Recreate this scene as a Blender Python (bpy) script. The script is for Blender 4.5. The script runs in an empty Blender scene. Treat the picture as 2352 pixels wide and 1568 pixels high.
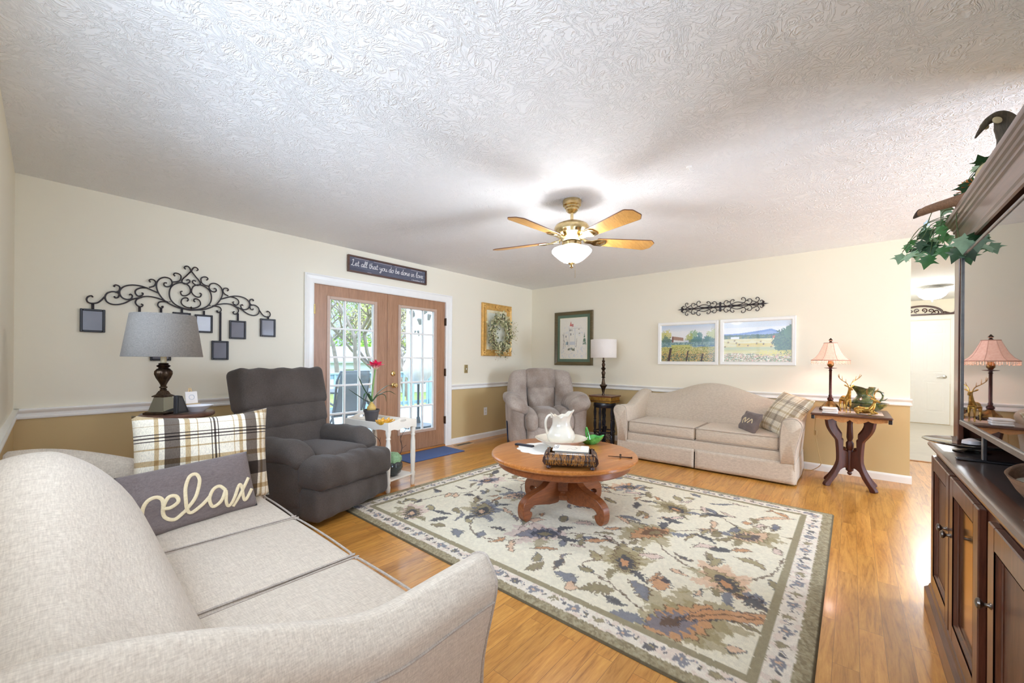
import bpy, bmesh, math, random
import numpy as np
from mathutils import Vector, Matrix
R = math.radians
sc = bpy.context.scene
COL = sc.collection

# ------------------------------------------------------------------ camera
YAW, ROLL, FPX, HORIZON = R(40.53), 0.0073, 913.4, 826.26
cam_d = bpy.data.cameras.new('camera')
cam_d.sensor_fit = 'HORIZONTAL'
cam_d.sensor_width = 36.0
cam_d.lens = FPX / 2352 * 36.0
cam_d.shift_y = (HORIZON - 784) / 2352
cam_d.clip_start = 0.02
cam_d.clip_end = 300
cam = bpy.data.objects.new('camera', cam_d)
COL.objects.link(cam)
_f = Vector((math.cos(YAW), math.sin(YAW), 0)); _r = Vector((math.sin(YAW), -math.cos(YAW), 0)); _u = Vector((0, 0, 1))
_r2 = _r * math.cos(ROLL) + _u * math.sin(ROLL); _u2 = _u * math.cos(ROLL) - _r * math.sin(ROLL)
_m = Matrix((_r2, _u2, -_f)).transposed().to_4x4()
_m.translation = Vector((0, 0, 1.2))
cam.matrix_world = _m
sc.camera = cam

# ------------------------------------------------------------------ world, sun, daylight, exposure
world = bpy.data.worlds.new('sky'); sc.world = world
world.use_nodes = True
nt = world.node_tree; nt.nodes.clear()
wo = nt.nodes.new('ShaderNodeOutputWorld'); bg = nt.nodes.new('ShaderNodeBackground')
tc = nt.nodes.new('ShaderNodeTexCoord'); sx = nt.nodes.new('ShaderNodeSeparateXYZ'); rp = nt.nodes.new('ShaderNodeValToRGB')
nt.links.new(tc.outputs['Generated'], sx.inputs[0]); nt.links.new(sx.outputs['Z'], rp.inputs[0])
SKY = 5.0                                                               # the high sky is brighter than the hazy horizon
cr_ = rp.color_ramp
cr_.elements[0].position = 0.0; cr_.elements[0].color = (0.80, 0.87, 0.95, 1)
cr_.elements[1].position = 1.0; cr_.elements[1].color = (0.80 * SKY, 0.90 * SKY, 1.0 * SKY, 1)
for p_, k_ in ((.15, 1.0), (.30, SKY)):
    e_ = cr_.elements.new(p_); e_.color = (0.86 * k_, 0.91 * k_, 0.96 * k_, 1)
nt.links.new(rp.outputs[0], bg.inputs[0]); nt.links.new(bg.outputs[0], wo.inputs[0])
bg.inputs[1].default_value = 0.36

def lamp(name, kind, energy, color, loc, aim=None, size=None, size_y=None, radius=None):
    d = bpy.data.lights.new(name, kind); d.energy = energy; d.color = color
    o = bpy.data.objects.new(name, d); COL.objects.link(o); o.location = loc
    if aim is not None:
        o.rotation_euler = Vector(aim).to_track_quat('-Z', 'Y').to_euler()
    if size: d.shape = 'RECTANGLE'; d.size = size; d.size_y = size_y or size
    if radius is not None: d.shadow_soft_size = radius
    return o
sun = lamp('sun', 'SUN', 0.55, (1.0, 0.95, 0.86), (6, -4, 12), aim=(-0.55, 0.25, -0.8)); sun.data.angle = R(1.0)
def portal(name, loc, aim, sx, sy):
    """marks an opening so that the renderer samples the sky through it (gives no light of its own)"""
    o = lamp(name, 'AREA', 1.0, (1, 1, 1), loc, aim=aim, size=sx, size_y=sy); o.data.cycles.is_portal = True; return o
portal('sky_portal_doors', (2.715, 4.46, 1.05), (0, -1, 0), 1.66, 1.70)
# area lamps added to boost daylight at unseen dining glazing, left and front windows
lamp('daylight_dining', 'AREA', 67, (0.88, 0.93, 1.0), (4.1, -3.66, 1.15), aim=(-1.05, 1, 0.42), size=1.6, size_y=1.8)
lamp('fill_side', 'AREA', 13.8, (0.90, 0.95, 1.0), (-0.19, 1.75, 1.62), aim=(1, 0.12, 0.0), size=2.3, size_y=.9)  # fill lamp in the window added to the left wall
lamp('fill_front', 'AREA', 6.5, (0.92, 0.96, 1.0), (0.43, -0.94, 1.53), aim=(0.02, 1, 0.1), size=.8, size_y=1.15)  # fill lamp in the added window behind the camera
sc.view_settings.view_transform = 'Standard'
sc.view_settings.look = 'None'
sc.view_settings.gamma = 1.0
sc.view_settings.use_curve_mapping = False
sc.view_settings.exposure = 1.79
sc.view_settings.use_white_balance = True                               # the camera's white balance, set for the warm rooms
sc.view_settings.white_balance_temperature = 5600
sc.view_settings.white_balance_tint = 10
cy = sc.cycles
cy.max_bounces = 9; cy.diffuse_bounces = 7; cy.glossy_bounces = 3; cy.transmission_bounces = 4; cy.transparent_max_bounces = 12
cy.caustics_reflective = False; cy.caustics_refractive = False
cy.sample_clamp_indirect = 4.0
cy.use_denoising = True

# ------------------------------------------------------------------ helpers: mesh building
def lin(c):
    return tuple(((x / 255) / 12.92 if x <= 10.3 else ((x / 255 + 0.055) / 1.055) ** 2.4) for x in c)

def catmull(pts, n=6, closed=False):
    P = [Vector(p) for p in pts]
    if len(P) < 3: return P
    out = []
    m = len(P)
    rng = range(m if closed else m - 1)
    for i in rng:
        if closed: p0, p1, p2, p3 = P[(i - 1) % m], P[i], P[(i + 1) % m], P[(i + 2) % m]
        else:
            p1, p2 = P[i], P[i + 1]
            p0 = P[i - 1] if i else p1 * 2 - p2
            p3 = P[i + 2] if i + 2 < m else p2 * 2 - p1
        for k in range(n):
            t = k / n
            out.append(0.5 * ((2 * p1) + (p2 - p0) * t + (2 * p0 - 5 * p1 + 4 * p2 - p3) * t * t + (3 * p1 - p0 - 3 * p2 + p3) * t ** 3))
    if not closed: out.append(P[-1])
    return out

class MB:
    def __init__(s): s.v = []; s.f = []
    def add(s, vs, fs, M=None):
        o = len(s.v)
        if M is not None: vs = [M @ Vector(v) for v in vs]
        s.v += [tuple(v) for v in vs]; s.f += [tuple(i + o for i in f) for f in fs]
        return s
    def box(s, x0, x1, y0, y1, z0, z1, bev=0.0, M=None):
        X, Y, Z = (min(x0, x1), max(x0, x1)), (min(y0, y1), max(y0, y1)), (min(z0, z1), max(z0, z1))
        b = min(bev, (X[1] - X[0]) * .49, (Y[1] - Y[0]) * .49, (Z[1] - Z[0]) * .49)
        if b <= 0:
            vs = [(X[i], Y[j], Z[k]) for i in (0, 1) for j in (0, 1) for k in (0, 1)]
            fs = [(0, 1, 3, 2), (4, 6, 7, 5), (0, 4, 5, 1), (2, 3, 7, 6), (0, 2, 6, 4), (1, 5, 7, 3)]
            return s.add(vs, fs, M)
        vs = []; ix = {}
        for i in (0, 1):
            for j in (0, 1):
                for k in (0, 1):
                    px, py, pz = X[i], Y[j], Z[k]
                    ax, ay, az = px + (b if i == 0 else -b), py + (b if j == 0 else -b), pz + (b if k == 0 else -b)
                    for a, p in enumerate(((px, ay, az), (ax, py, az), (ax, ay, pz))):
                        ix[i, j, k, a] = len(vs); vs.append(p)
        fs = []
        g = lambda i, j, k, a: ix[i, j, k, a]
        for t in (0, 1):
            fs.append([g(t, 0, 0, 0), g(t, 1, 0, 0), g(t, 1, 1, 0), g(t, 0, 1, 0)])
            fs.append([g(0, t, 0, 1), g(1, t, 0, 1), g(1, t, 1, 1), g(0, t, 1, 1)])
            fs.append([g(0, 0, t, 2), g(1, 0, t, 2), g(1, 1, t, 2), g(0, 1, t, 2)])
        for j in (0, 1):
            for k in (0, 1): fs.append([g(0, j, k, 1), g(1, j, k, 1), g(1, j, k, 2), g(0, j, k, 2)])
        for i in (0, 1):
            for k in (0, 1): fs.append([g(i, 0, k, 0), g(i, 1, k, 0), g(i, 1, k, 2), g(i, 0, k, 2)])
        for i in (0, 1):
            for j in (0, 1): fs.append([g(i, j, 0, 0), g(i, j, 1, 0), g(i, j, 1, 1), g(i, j, 0, 1)])
        for i in (0, 1):
            for j in (0, 1):
                for k in (0, 1): fs.append([g(i, j, k, 0), g(i, j, k, 1), g(i, j, k, 2)])
        return s.add(vs, fs, M)
    def bar(s, p0, p1, w, h, bev=0.0, up=(0, 0, 1)):
        p0, p1 = Vector(p0), Vector(p1); d = p1 - p0; L = d.length; d.normalize()
        up = Vector(up)
        if abs(d.dot(up)) > .98: up = Vector((1, 0, 0))
        x = d.cross(up).normalized(); z = x.cross(d).normalized()
        M = Matrix((x, d, z)).transposed().to_4x4(); M.translation = p0
        return s.box(-w / 2, w / 2, 0, L, -h / 2, h / 2, bev, M)
    def tube(s, pts, r, n=8, closed=False, sy=1.0, nrm=None):
        P = [Vector(p) for p in pts]; m = len(P)
        rr = r if isinstance(r, (list, tuple)) else [r] * m
        if len(rr) != m: rr = [rr[0] + (rr[-1] - rr[0]) * i / (m - 1) for i in range(m)]
        T = []
        for i in range(m):
            a = P[(i - 1) % m] if closed or i else P[i]; b = P[(i + 1) % m] if closed or i < m - 1 else P[i]
            t = b - a
            T.append(t.normalized() if t.length > 1e-9 else Vector((0, 0, 1)))
        if nrm is not None: N = Vector(nrm)
        else: N = T[0].orthogonal().normalized()
        vs = []; fs = []
        for i in range(m):
            N = (Vector(nrm) if nrm is not None else N)
            N = N - T[i] * N.dot(T[i])
            if N.length < 1e-6: N = T[i].orthogonal()
            N.normalize(); B = T[i].cross(N)
            for k in range(n):
                a = 2 * math.pi * k / n
                vs.append(P[i] + N * (math.cos(a) * rr[i] * sy) + B * (math.sin(a) * rr[i]))
        for i in range(m if closed else m - 1):
            j = (i + 1) % m
            for k in range(n):
                l = (k + 1) % n
                fs.append((i * n + k, i * n + l, j * n + l, j * n + k))
        if not closed:
            fs.append(tuple(range(n - 1, -1, -1))); fs.append(tuple((m - 1) * n + k for k in range(n)))
        return s.add(vs, fs)
    def lathe(s, prof, n=24, M=None, fn=None):
        vs = []; fs = []; rings = []
        for (r, z) in prof:
            if r < 1e-5: rings.append([len(vs)]); vs.append((0, 0, z))
            else:
                ring = []
                for k in range(n):
                    a = 2 * math.pi * k / n
                    q = fn(r, z, a) if fn else (r * math.cos(a), r * math.sin(a), z)
                    ring.append(len(vs)); vs.append(q)
                rings.append(ring)
        for A, B in zip(rings[:-1], rings[1:]):
            if len(A) == 1 and len(B) == 1: continue
            for k in range(n):
                l = (k + 1) % n
                if len(A) == 1: fs.append((A[0], B[l], B[k]))
                elif len(B) == 1: fs.append((A[k], A[l], B[0]))
                else: fs.append((A[k], A[l], B[l], B[k]))
        for e, ring in ((0, rings[0]), (1, rings[-1])):
            if len(ring) > 2 and not (prof[0] == prof[-1]): fs.append(tuple(ring if e else ring[::-1]))
        return s.add(vs, fs, M)
    def shell(s, prof, th, n=24, M=None, fn=None):
        """open vessel: outer profile bottom->rim, inner offset back down to centre"""
        inner = [(max(r - th, 0.0), z + (th if i == 0 else 0)) for i, (r, z) in enumerate(prof)][::-1]
        p = [(0, prof[0][1])] + list(prof) + inner + [(0, prof[0][1] + th)]
        return s.lathe(p, n, M, fn)
    def prism(s, poly, z0, z1, M=None):
        n = len(poly)
        vs = [(x, y, z0) for x, y in poly] + [(x, y, z1) for x, y in poly]
        fs = [tuple(range(n - 1, -1, -1)), tuple(range(n, 2 * n))] + [(i, (i + 1) % n, n + (i + 1) % n, n + i) for i in range(n)]
        return s.add(vs, fs, M)
    def loft(s, rings, cap=True, closed=True, M=None):
        n = len(rings[0]); vs = [p for r in rings for p in r]; fs = []
        for i in range(len(rings) - 1):
            for k in range(n if closed else n - 1):
                l = (k + 1) % n
                fs.append((i * n + k, i * n + l, (i + 1) * n + l, (i + 1) * n + k))
        if cap and closed:
            for o, rev in ((0, True), ((len(rings) - 1) * n, False)):
                c = len(vs); ring = [o + k for k in range(n)]
                vs.append(sum((Vector(vs[i]) for i in ring), Vector()) / n)
                for k in range(n):
                    l = (k + 1) % n
                    fs.append((ring[l], ring[k], c) if rev else (ring[k], ring[l], c))
        return s.add(vs, fs, M)
    def grid(s, fn, nu, nv, M=None):
        vs = [fn(i / nu, j / nv) for j in range(nv + 1) for i in range(nu + 1)]
        w = nu + 1
        fs = [(j * w + i, j * w + i + 1, (j + 1) * w + i + 1, (j + 1) * w + i) for j in range(nv) for i in range(nu)]
        return s.add(vs, fs, M)
    def rbox(s, c, size, r, cuts=(8, 8, 4), puff=(0, 0, 0), warp=None, M=None):
        """rounded soft box: c centre, size full extents, puff = extra bulge of the +-x/+-y/+-z faces"""
        hx, hy, hz = (d / 2 for d in size); r = min(r, hx * .98, hy * .98, hz * .98)
        def cs(h, n):
            n = max(n, 2)
            inner = [-(h - r) + 2 * (h - r) * i / n for i in range(n + 1)]
            e = [r * (1 - math.tan(R(45) * q)) for q in (2 / 3, 1 / 3)]
            return [-h, -h + r * .25, -h + r * .6] + inner + [h - r * .6, h - r * .25, h]
        ax = [cs(hx, cuts[0]), cs(hy, cuts[1]), cs(hz, cuts[2])]
        nx, ny, nz = (len(a) for a in ax); idx = {}; vs = []; fs = []
        def vid(i, j, k):
            if (i, j, k) in idx: return idx[i, j, k]
            p = Vector((ax[0][i], ax[1][j], ax[2][k]))
            q = Vector((max(-(hx - r), min(hx - r, p.x)), max(-(hy - r), min(hy - r, p.y)), max(-(hz - r), min(hz - r, p.z))))
            d = p - q
            if d.length > 1e-9: p = q + d.normalized() * r
            u, v, w = p.x / hx, p.y / hy, p.z / hz
            p.x += puff[0] * u * (1 - v * v) * (1 - w * w); p.y += puff[1] * v * (1 - u * u) * (1 - w * w); p.z += puff[2] * w * (1 - u * u) * (1 - v * v)
            if warp: p = Vector(warp(p, u, v, w))
            idx[i, j, k] = len(vs); vs.append(p + Vector(c)); return idx[i, j, k]
        for k in (0, nz - 1):
            for i in range(nx - 1):
                for j in range(ny - 1):
                    q = (vid(i, j, k), vid(i + 1, j, k), vid(i + 1, j + 1, k), vid(i, j + 1, k)); fs.append(q if k else q[::-1])
        for j in (0, ny - 1):
            for i in range(nx - 1):
                for k in range(nz - 1):
                    q = (vid(i, j, k), vid(i + 1, j, k), vid(i + 1, j, k + 1), vid(i, j, k + 1)); fs.append(q[::-1] if j else q)
        for i in (0, nx - 1):
            for j in range(ny - 1):
                for k in range(nz - 1):
                    q = (vid(i, j, k), vid(i, j + 1, k), vid(i, j + 1, k + 1), vid(i, j, k + 1)); fs.append(q if i else q[::-1])
        return s.add(vs, fs, M)
    def obj(s, name, material, parent=None, smooth=42, bevel=0, mods=(), label=None, fix=True):
        me = bpy.data.meshes.new(name); me.from_pydata(s.v, [], s.f); me.validate(verbose=False)
        if fix:
            bm = bmesh.new(); bm.from_mesh(me); bmesh.ops.recalc_face_normals(bm, faces=bm.faces); bm.to_mesh(me); bm.free()
        if smooth: me.shade_smooth(); me.set_sharp_from_angle(angle=R(smooth))
        for m in (material if isinstance(material, (list, tuple)) else [material]): me.materials.append(m)
        o = bpy.data.objects.new(name, me); COL.objects.link(o)
        if parent is not None: o.parent = parent
        if bevel:
            b = o.modifiers.new('bevel', 'BEVEL'); b.width = bevel; b.segments = 2; b.limit_method = 'ANGLE'; b.angle_limit = R(40)
        for kind, kw in mods:
            m = o.modifiers.new(kind.lower(), kind)
            for k, v in kw.items(): setattr(m, k, v)
        if label: o['label'] = label
        return o

def tag(o, label, cat, group=None, kind=None):
    if label: o['label'] = label
    if cat: o['category'] = cat
    if group: o['group'] = group
    if kind: o['kind'] = kind
    return o
def thing(name, label, cat, loc=(0, 0, 0), rz=0.0, group=None):
    o = bpy.data.objects.new(name, None); COL.objects.link(o); o.location = loc; o.rotation_euler = (0, 0, rz)
    o.empty_display_size = 0.05
    return tag(o, label, cat, group)
def struct(o, kind='structure'):
    o['kind'] = kind; return o
def dup(root, loc, rz=None, label=None):
    r = root.copy(); COL.objects.link(r); r.location = loc
    if rz is not None: r.rotation_euler = (0, 0, rz)
    if label: r['label'] = label
    for ch in list(root.children):
        c = ch.copy(); COL.objects.link(c); c.parent = r
        for g in list(ch.children):
            d = g.copy(); COL.objects.link(d); d.parent = c
    return r
def TR(x=0, y=0, z=0, rx=0, ry=0, rz=0):
    return Matrix.Translation((x, y, z)) @ Matrix.Rotation(rz, 4, 'Z') @ Matrix.Rotation(ry, 4, 'Y') @ Matrix.Rotation(rx, 4, 'X')
XZ = Matrix(((1, 0, 0, 0), (0, 0, -1, 0), (0, 1, 0, 0), (0, 0, 0, 1)))   # (x,y,z)->(x,-z,y): polygon in XZ, extruded towards -Y

# ------------------------------------------------------------------ helpers: materials
MATS = {}
class NB:
    def __init__(s, name):
        s.m = bpy.data.materials.new(name); s.m.use_nodes = True; s.t = s.m.node_tree; s.t.nodes.clear()
        s.out = s.n('ShaderNodeOutputMaterial'); s.p = s.n('ShaderNodeBsdfPrincipled'); s.l(s.p, 0, s.out, 0)
    def n(s, k, **kw):
        x = s.t.nodes.new(k)
        for a, b in kw.items(): setattr(x, a, b)
        return x
    def l(s, a, ao, b, bi): s.t.links.new(a.outputs[ao], b.inputs[bi])
    def coord(s, scale=(1, 1, 1), kind='Object', rot=(0, 0, 0), loc=(0, 0, 0)):
        c = s.n('ShaderNodeTexCoord'); m = s.n('ShaderNodeMapping')
        m.inputs['Scale'].default_value = scale; m.inputs['Rotation'].default_value = rot; m.inputs['Location'].default_value = loc
        s.l(c, kind, m, 0); return m
    def noise(s, co, scale, detail=3, rough=.55, dist=0.0, typ=None):
        x = s.n('ShaderNodeTexNoise')
        if typ: x.noise_type = typ
        x.inputs['Scale'].default_value = scale; x.inputs['Detail'].default_value = detail; x.inputs['Roughness'].default_value = rough; x.inputs['Distortion'].default_value = dist
        s.l(co, 0, x, 'Vector'); return x
    def ramp(s, src, so, stops, interp='LINEAR'):
        r = s.n('ShaderNodeValToRGB'); cr = r.color_ramp; cr.interpolation = interp
        while len(cr.elements) > 1: cr.elements.remove(cr.elements[-1])
        cr.elements[0].position = stops[0][0]; cr.elements[0].color = (*stops[0][1][:3], 1)
        for p, c in stops[1:]:
            e = cr.elements.new(p); e.color = (*c[:3], 1)
        s.l(src, so, r, 0); return r
    def mix(s, a, b, fac, mode='MIX'):
        """a,b: (node,out) or colour; fac: (node,out) or number"""
        x = s.n('ShaderNodeMix', data_type='RGBA', blend_type=mode)
        for sock, v in ((6, a), (7, b), (0, fac)):
            if isinstance(v, tuple) and len(v) == 2 and hasattr(v[0], 'outputs'): s.t.links.new(v[0].outputs[v[1]], x.inputs[sock])
            elif sock == 0: x.inputs[0].default_value = v
            else: x.inputs[sock].default_value = (*v[:3], 1)
        return x
    def bump(s, src, so, strength=.3, dist=.01):
        b = s.n('ShaderNodeBump'); b.inputs['Strength'].default_value = strength; b.inputs['Distance'].default_value = dist
        s.l(src, so, b, 'Height'); s.l(b, 0, s.p, 'Normal'); return b
    def base(s, node, out=0): s.l(node, out, s.p, 'Base Color')
    def set(s, **kw):
        mp = dict(color='Base Color', rough='Roughness', metal='Metallic', ior='IOR', spec='Specular IOR Level', coat='Coat Weight', coatr='Coat Roughness', sheen='Sheen Weight', trans='Transmission Weight', es='Emission Strength', ec='Emission Color', alpha='Alpha', sub='Subsurface Weight')
        for k, v in kw.items():
            i = s.p.inputs[mp[k]]
            i.default_value = (*v[:3], 1) if isinstance(v, tuple) else v
        return s

def plain(name, rgb, rough=.5, metal=0.0, vary=.06, scale=14, bump=0.0, bscale=120, coat=0.0, spec=.5, emit=None, sheen=0.0):
    if name in MATS: return MATS[name]
    b = NB(name); b.set(rough=rough, metal=metal, coat=coat, spec=spec, sheen=sheen)
    c = lin(rgb); co = b.coord()
    nz = b.noise(co, scale, 4)
    r = b.ramp(nz, 0, [(.25, tuple(max(x * (1 - vary), 0) for x in c)), (.75, tuple(min(x * (1 + vary), 1) for x in c))])
    b.base(r)
    if bump:
        n2 = b.noise(co, bscale, 3); b.bump(n2, 0, bump, .004)
    if emit: b.set(ec=lin(emit[0]), es=emit[1])
    MATS[name] = b.m; return b.m

def fabric(name, rgb, rgb2, scale=260, bump=.35, vary=.5, blotch=None, sheen=.15, rough=.9, weave=True):
    if name in MATS: return MATS[name]
    b = NB(name); b.set(rough=rough, sheen=sheen, spec=.2)
    c1, c2 = lin(rgb), lin(rgb2)
    co = b.coord((1, 1, 1))
    if weave:
        ca = b.coord((1, .12, 1)); cb = b.coord((.12, 1, .35))
        na = b.noise(ca, scale, 2, .6); nb = b.noise(cb, scale, 2, .6)
        ad = b.n('ShaderNodeMath', operation='ADD'); b.l(na, 0, ad, 0); b.l(nb, 0, ad, 1)
        ha = b.n('ShaderNodeMath', operation='MULTIPLY'); b.l(ad, 0, ha, 0); ha.inputs[1].default_value = .5
    else:
        ha = b.noise(co, scale, 3, .7)
    r = b.ramp(ha, 0, [(.5 - vary * .3, c2), (.5 + vary * .3, c1)])
    src = (r, 0)
    if blotch:
        nb2 = b.noise(co, blotch[1], 2, .5); rr = b.ramp(nb2, 0, [(.4, (1, 1, 1)), (.65, lin(blotch[0]))])
        mx = b.mix(src, (rr, 0), 1.0, 'MULTIPLY'); src = (mx, 2)
    b.t.links.new(src[0].outputs[src[1]], b.p.inputs['Base Color'])
    b.bump(ha, 0, bump, .0025)
    MATS[name] = b.m; return b.m

def wood(name, dark, light, axis='X', scale=1.0, rough=.35, coat=.2, bump=.08, mid=None):
    if name in MATS: return MATS[name]
    b = NB(name); b.set(rough=rough, coat=coat, coatr=.15)
    st = {'X': (.9, 14, 14), 'Y': (14, .9, 14), 'Z': (14, 14, .9)}[axis]
    co = b.coord(tuple(s_ * scale for s_ in st))
    n1 = b.noise(co, 2.2, 6, .62, .7); n2 = b.noise(co, 14, 3, .7, .2)
    mx = b.mix((n1, 0), (n2, 0), .35)
    d, l = lin(dark), lin(light); mm = lin(mid) if mid else tuple((a + c) / 2 for a, c in zip(d, l))
    r = b.ramp(mx, 2, [(.3, d), (.5, mm), (.68, l)]); b.base(r)
    b.bump(n2, 0, bump, .002)
    MATS[name] = b.m; return b.m

def metal(name, rgb, rough=.25, bump=0.0, bscale=60, rgb2=None):
    if name in MATS: return MATS[name]
    b = NB(name); b.set(rough=rough, metal=1.0); co = b.coord()
    nz = b.noise(co, 30, 3); c = lin(rgb); c2 = lin(rgb2) if rgb2 else tuple(x * .8 for x in c)
    b.base(b.ramp(nz, 0, [(.35, c2), (.65, c)]))
    if bump: b.bump(b.noise(co, bscale, 3), 0, bump, .004)
    MATS[name] = b.m; return b.m

def glassy(name, rgb=(255, 255, 255), refl=.12, rough=.02, tint=.95):
    """thin clear pane: mostly see-through with a mirror share"""
    if name in MATS: return MATS[name]
    b = NB(name); b.t.nodes.remove(b.p)
    tr = b.n('ShaderNodeBsdfTransparent'); gl = b.n('ShaderNodeBsdfGlossy'); mx = b.n('ShaderNodeMixShader'); fr = b.n('ShaderNodeFresnel')
    tr.inputs[0].default_value = (*[x * tint for x in lin(rgb)], 1); gl.inputs['Roughness'].default_value = rough
    fr.inputs[0].default_value = 1.45
    ml = b.n('ShaderNodeMath', operation='MULTIPLY_ADD'); b.l(fr, 0, ml, 0); ml.inputs[1].default_value = .8; ml.inputs[2].default_value = refl * .3
    b.l(ml, 0, mx, 0); b.l(tr, 0, mx, 1); b.l(gl, 0, mx, 2); b.l(mx, 0, b.out, 0)
    MATS[name] = b.m; return b.m

def attr_mat(name, rough=.8, noise=.12, nscale=180, bump=.2, bdist=.003, coat=0.0):
    if name in MATS: return MATS[name]
    b = NB(name); b.set(rough=rough, spec=.25 if not coat else .5, coat=coat)
    a = b.n('ShaderNodeAttribute', attribute_name='Col'); co = b.coord(); nz = b.noise(co, nscale, 3, .7)
    r = b.ramp(nz, 0, [(.3, (1 - noise * 2,) * 3), (.7, (1 + noise,) * 3)])
    mx = b.mix((a, 0), (r, 0), 1.0, 'MULTIPLY'); b.l(mx, 2, b.p, 'Base Color')
    if bump: b.bump(nz, 0, bump, bdist)
    MATS[name] = b.m; return b.m

# ------------------------------------------------------------------ helpers: painting on a grid of vertices
def vnoise(shape, cells, seed):
    """smooth value noise 0..1 on an array of shape (ny,nx), cells=(cy,cx)"""
    rg = np.random.RandomState(seed); g = rg.rand(cells[0] + 2, cells[1] + 2)
    y = np.linspace(0, cells[0], shape[0]); x = np.linspace(0, cells[1], shape[1])
    yi = np.floor(y).astype(int); xi = np.floor(x).astype(int); fy = (y - yi)[:, None]; fx = (x - xi)[None, :]
    fy = fy * fy * (3 - 2 * fy); fx = fx * fx * (3 - 2 * fx)
    a = g[yi][:, xi]; b = g[yi][:, xi + 1]; c = g[yi + 1][:, xi]; d = g[yi + 1][:, xi + 1]
    return (a * (1 - fx) + b * fx) * (1 - fy) + (c * (1 - fx) + d * fx) * fy
def fbm(shape, cells, seed, octv=3):
    s_ = 0; a = 1; t = 0
    for k in range(octv):
        s_ = s_ + a * vnoise(shape, (cells[0] * 2 ** k, cells[1] * 2 ** k), seed + k); t += a; a *= .55
    return s_ / t
class Paint:
    def __init__(s, X, Y, base):
        s.X, s.Y = X, Y; s.c = np.empty(X.shape + (3,)); s.c[:] = lin(base)
    def put(s, mask, rgb, a=1.0):
        m = np.clip(mask * a, 0, 1)[..., None] if mask.dtype != bool else mask[..., None] * a
        s.c = s.c * (1 - m) + np.array(lin(rgb)) * m
def painted_panel(name, w, h, nx, ny, fn, material, parent, y=0.0):
    """upright picture surface facing -Y, colours from fn(U,V) (0..1, V up)"""
    U, V = np.meshgrid(np.linspace(0, 1, nx), np.linspace(0, 1, ny)); c = fn(U, V)
    vs = np.stack([(U - .5) * w, np.full(U.shape, y), (V - .5) * h], -1).reshape(-1, 3)
    i = np.arange(nx * ny).reshape(ny, nx)
    fs = np.stack([i[:-1, :-1], i[:-1, 1:], i[1:, 1:], i[1:, :-1]], -1).reshape(-1, 4)
    me = bpy.data.meshes.new(name); me.from_pydata(vs.tolist(), [], fs.tolist())
    at = me.color_attributes.new('Col', 'FLOAT_COLOR', 'POINT')
    at.data.foreach_set('color', np.concatenate([np.clip(c, 0, 1).reshape(-1, 3), np.ones((nx * ny, 1))], 1).astype(np.float32).ravel())
    me.materials.append(material); o = bpy.data.objects.new(name, me); COL.objects.link(o); o.parent = parent
    return o
# ------------------------------------------------------------------ the room shell
XB, YA, XL, YD, CE = 5.564, 4.306, -0.146, -0.90, 2.44
def two_tone(name, up, low, zc):
    b = NB(name); b.set(rough=.6, spec=.3)
    c = b.n('ShaderNodeTexCoord'); s = b.n('ShaderNodeSeparateXYZ'); b.l(c, 'Object', s, 0)
    m = b.n('ShaderNodeMath', operation='GREATER_THAN'); b.l(s, 'Z', m, 0); m.inputs[1].default_value = zc
    mx = b.mix(lin(low), lin(up), (m, 0)); b.l(mx, 2, b.p, 'Base Color')
    n = b.noise(b.coord(), 160, 3); b.bump(n, 0, .08, .002)
    return b.m
M_wall = two_tone('wall_paint', (241, 235, 216), (207, 184, 134), .80)
M_white = plain('white_trim', (246, 245, 240), .35, vary=.015)
def ceiling_mat():
    b = NB('stomped_ceiling'); b.set(rough=.85, spec=.2, color=lin((247, 247, 246)))
    co = b.coord(); w = b.noise(co, 5, 2, .5)
    wv = b.n('ShaderNodeMix', data_type='RGBA', blend_type='LINEAR_LIGHT'); wv.inputs[0].default_value = .16
    b.l(co, 0, wv, 6); b.l(w, 'Color', wv, 7)
    def ridge(scale, dist):
        n = b.n('ShaderNodeTexNoise'); n.inputs['Scale'].default_value = scale; n.inputs['Detail'].default_value = 2.5; n.inputs['Distortion'].default_value = dist; n.inputs['Roughness'].default_value = .6
        b.l(wv, 2, n, 'Vector')
        return b.ramp(n, 0, [(.46, (0, 0, 0)), (.50, (1, 1, 1)), (.56, (.12, .12, .12))])
    r1 = ridge(11, 1.8); r2 = ridge(20, 1.3)
    mx = b.mix((r1, 0), (r2, 0), .45, 'MIX')
    b.bump(mx, 2, .55, .013)
    return b.m
M_ceil = ceiling_mat()
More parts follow.
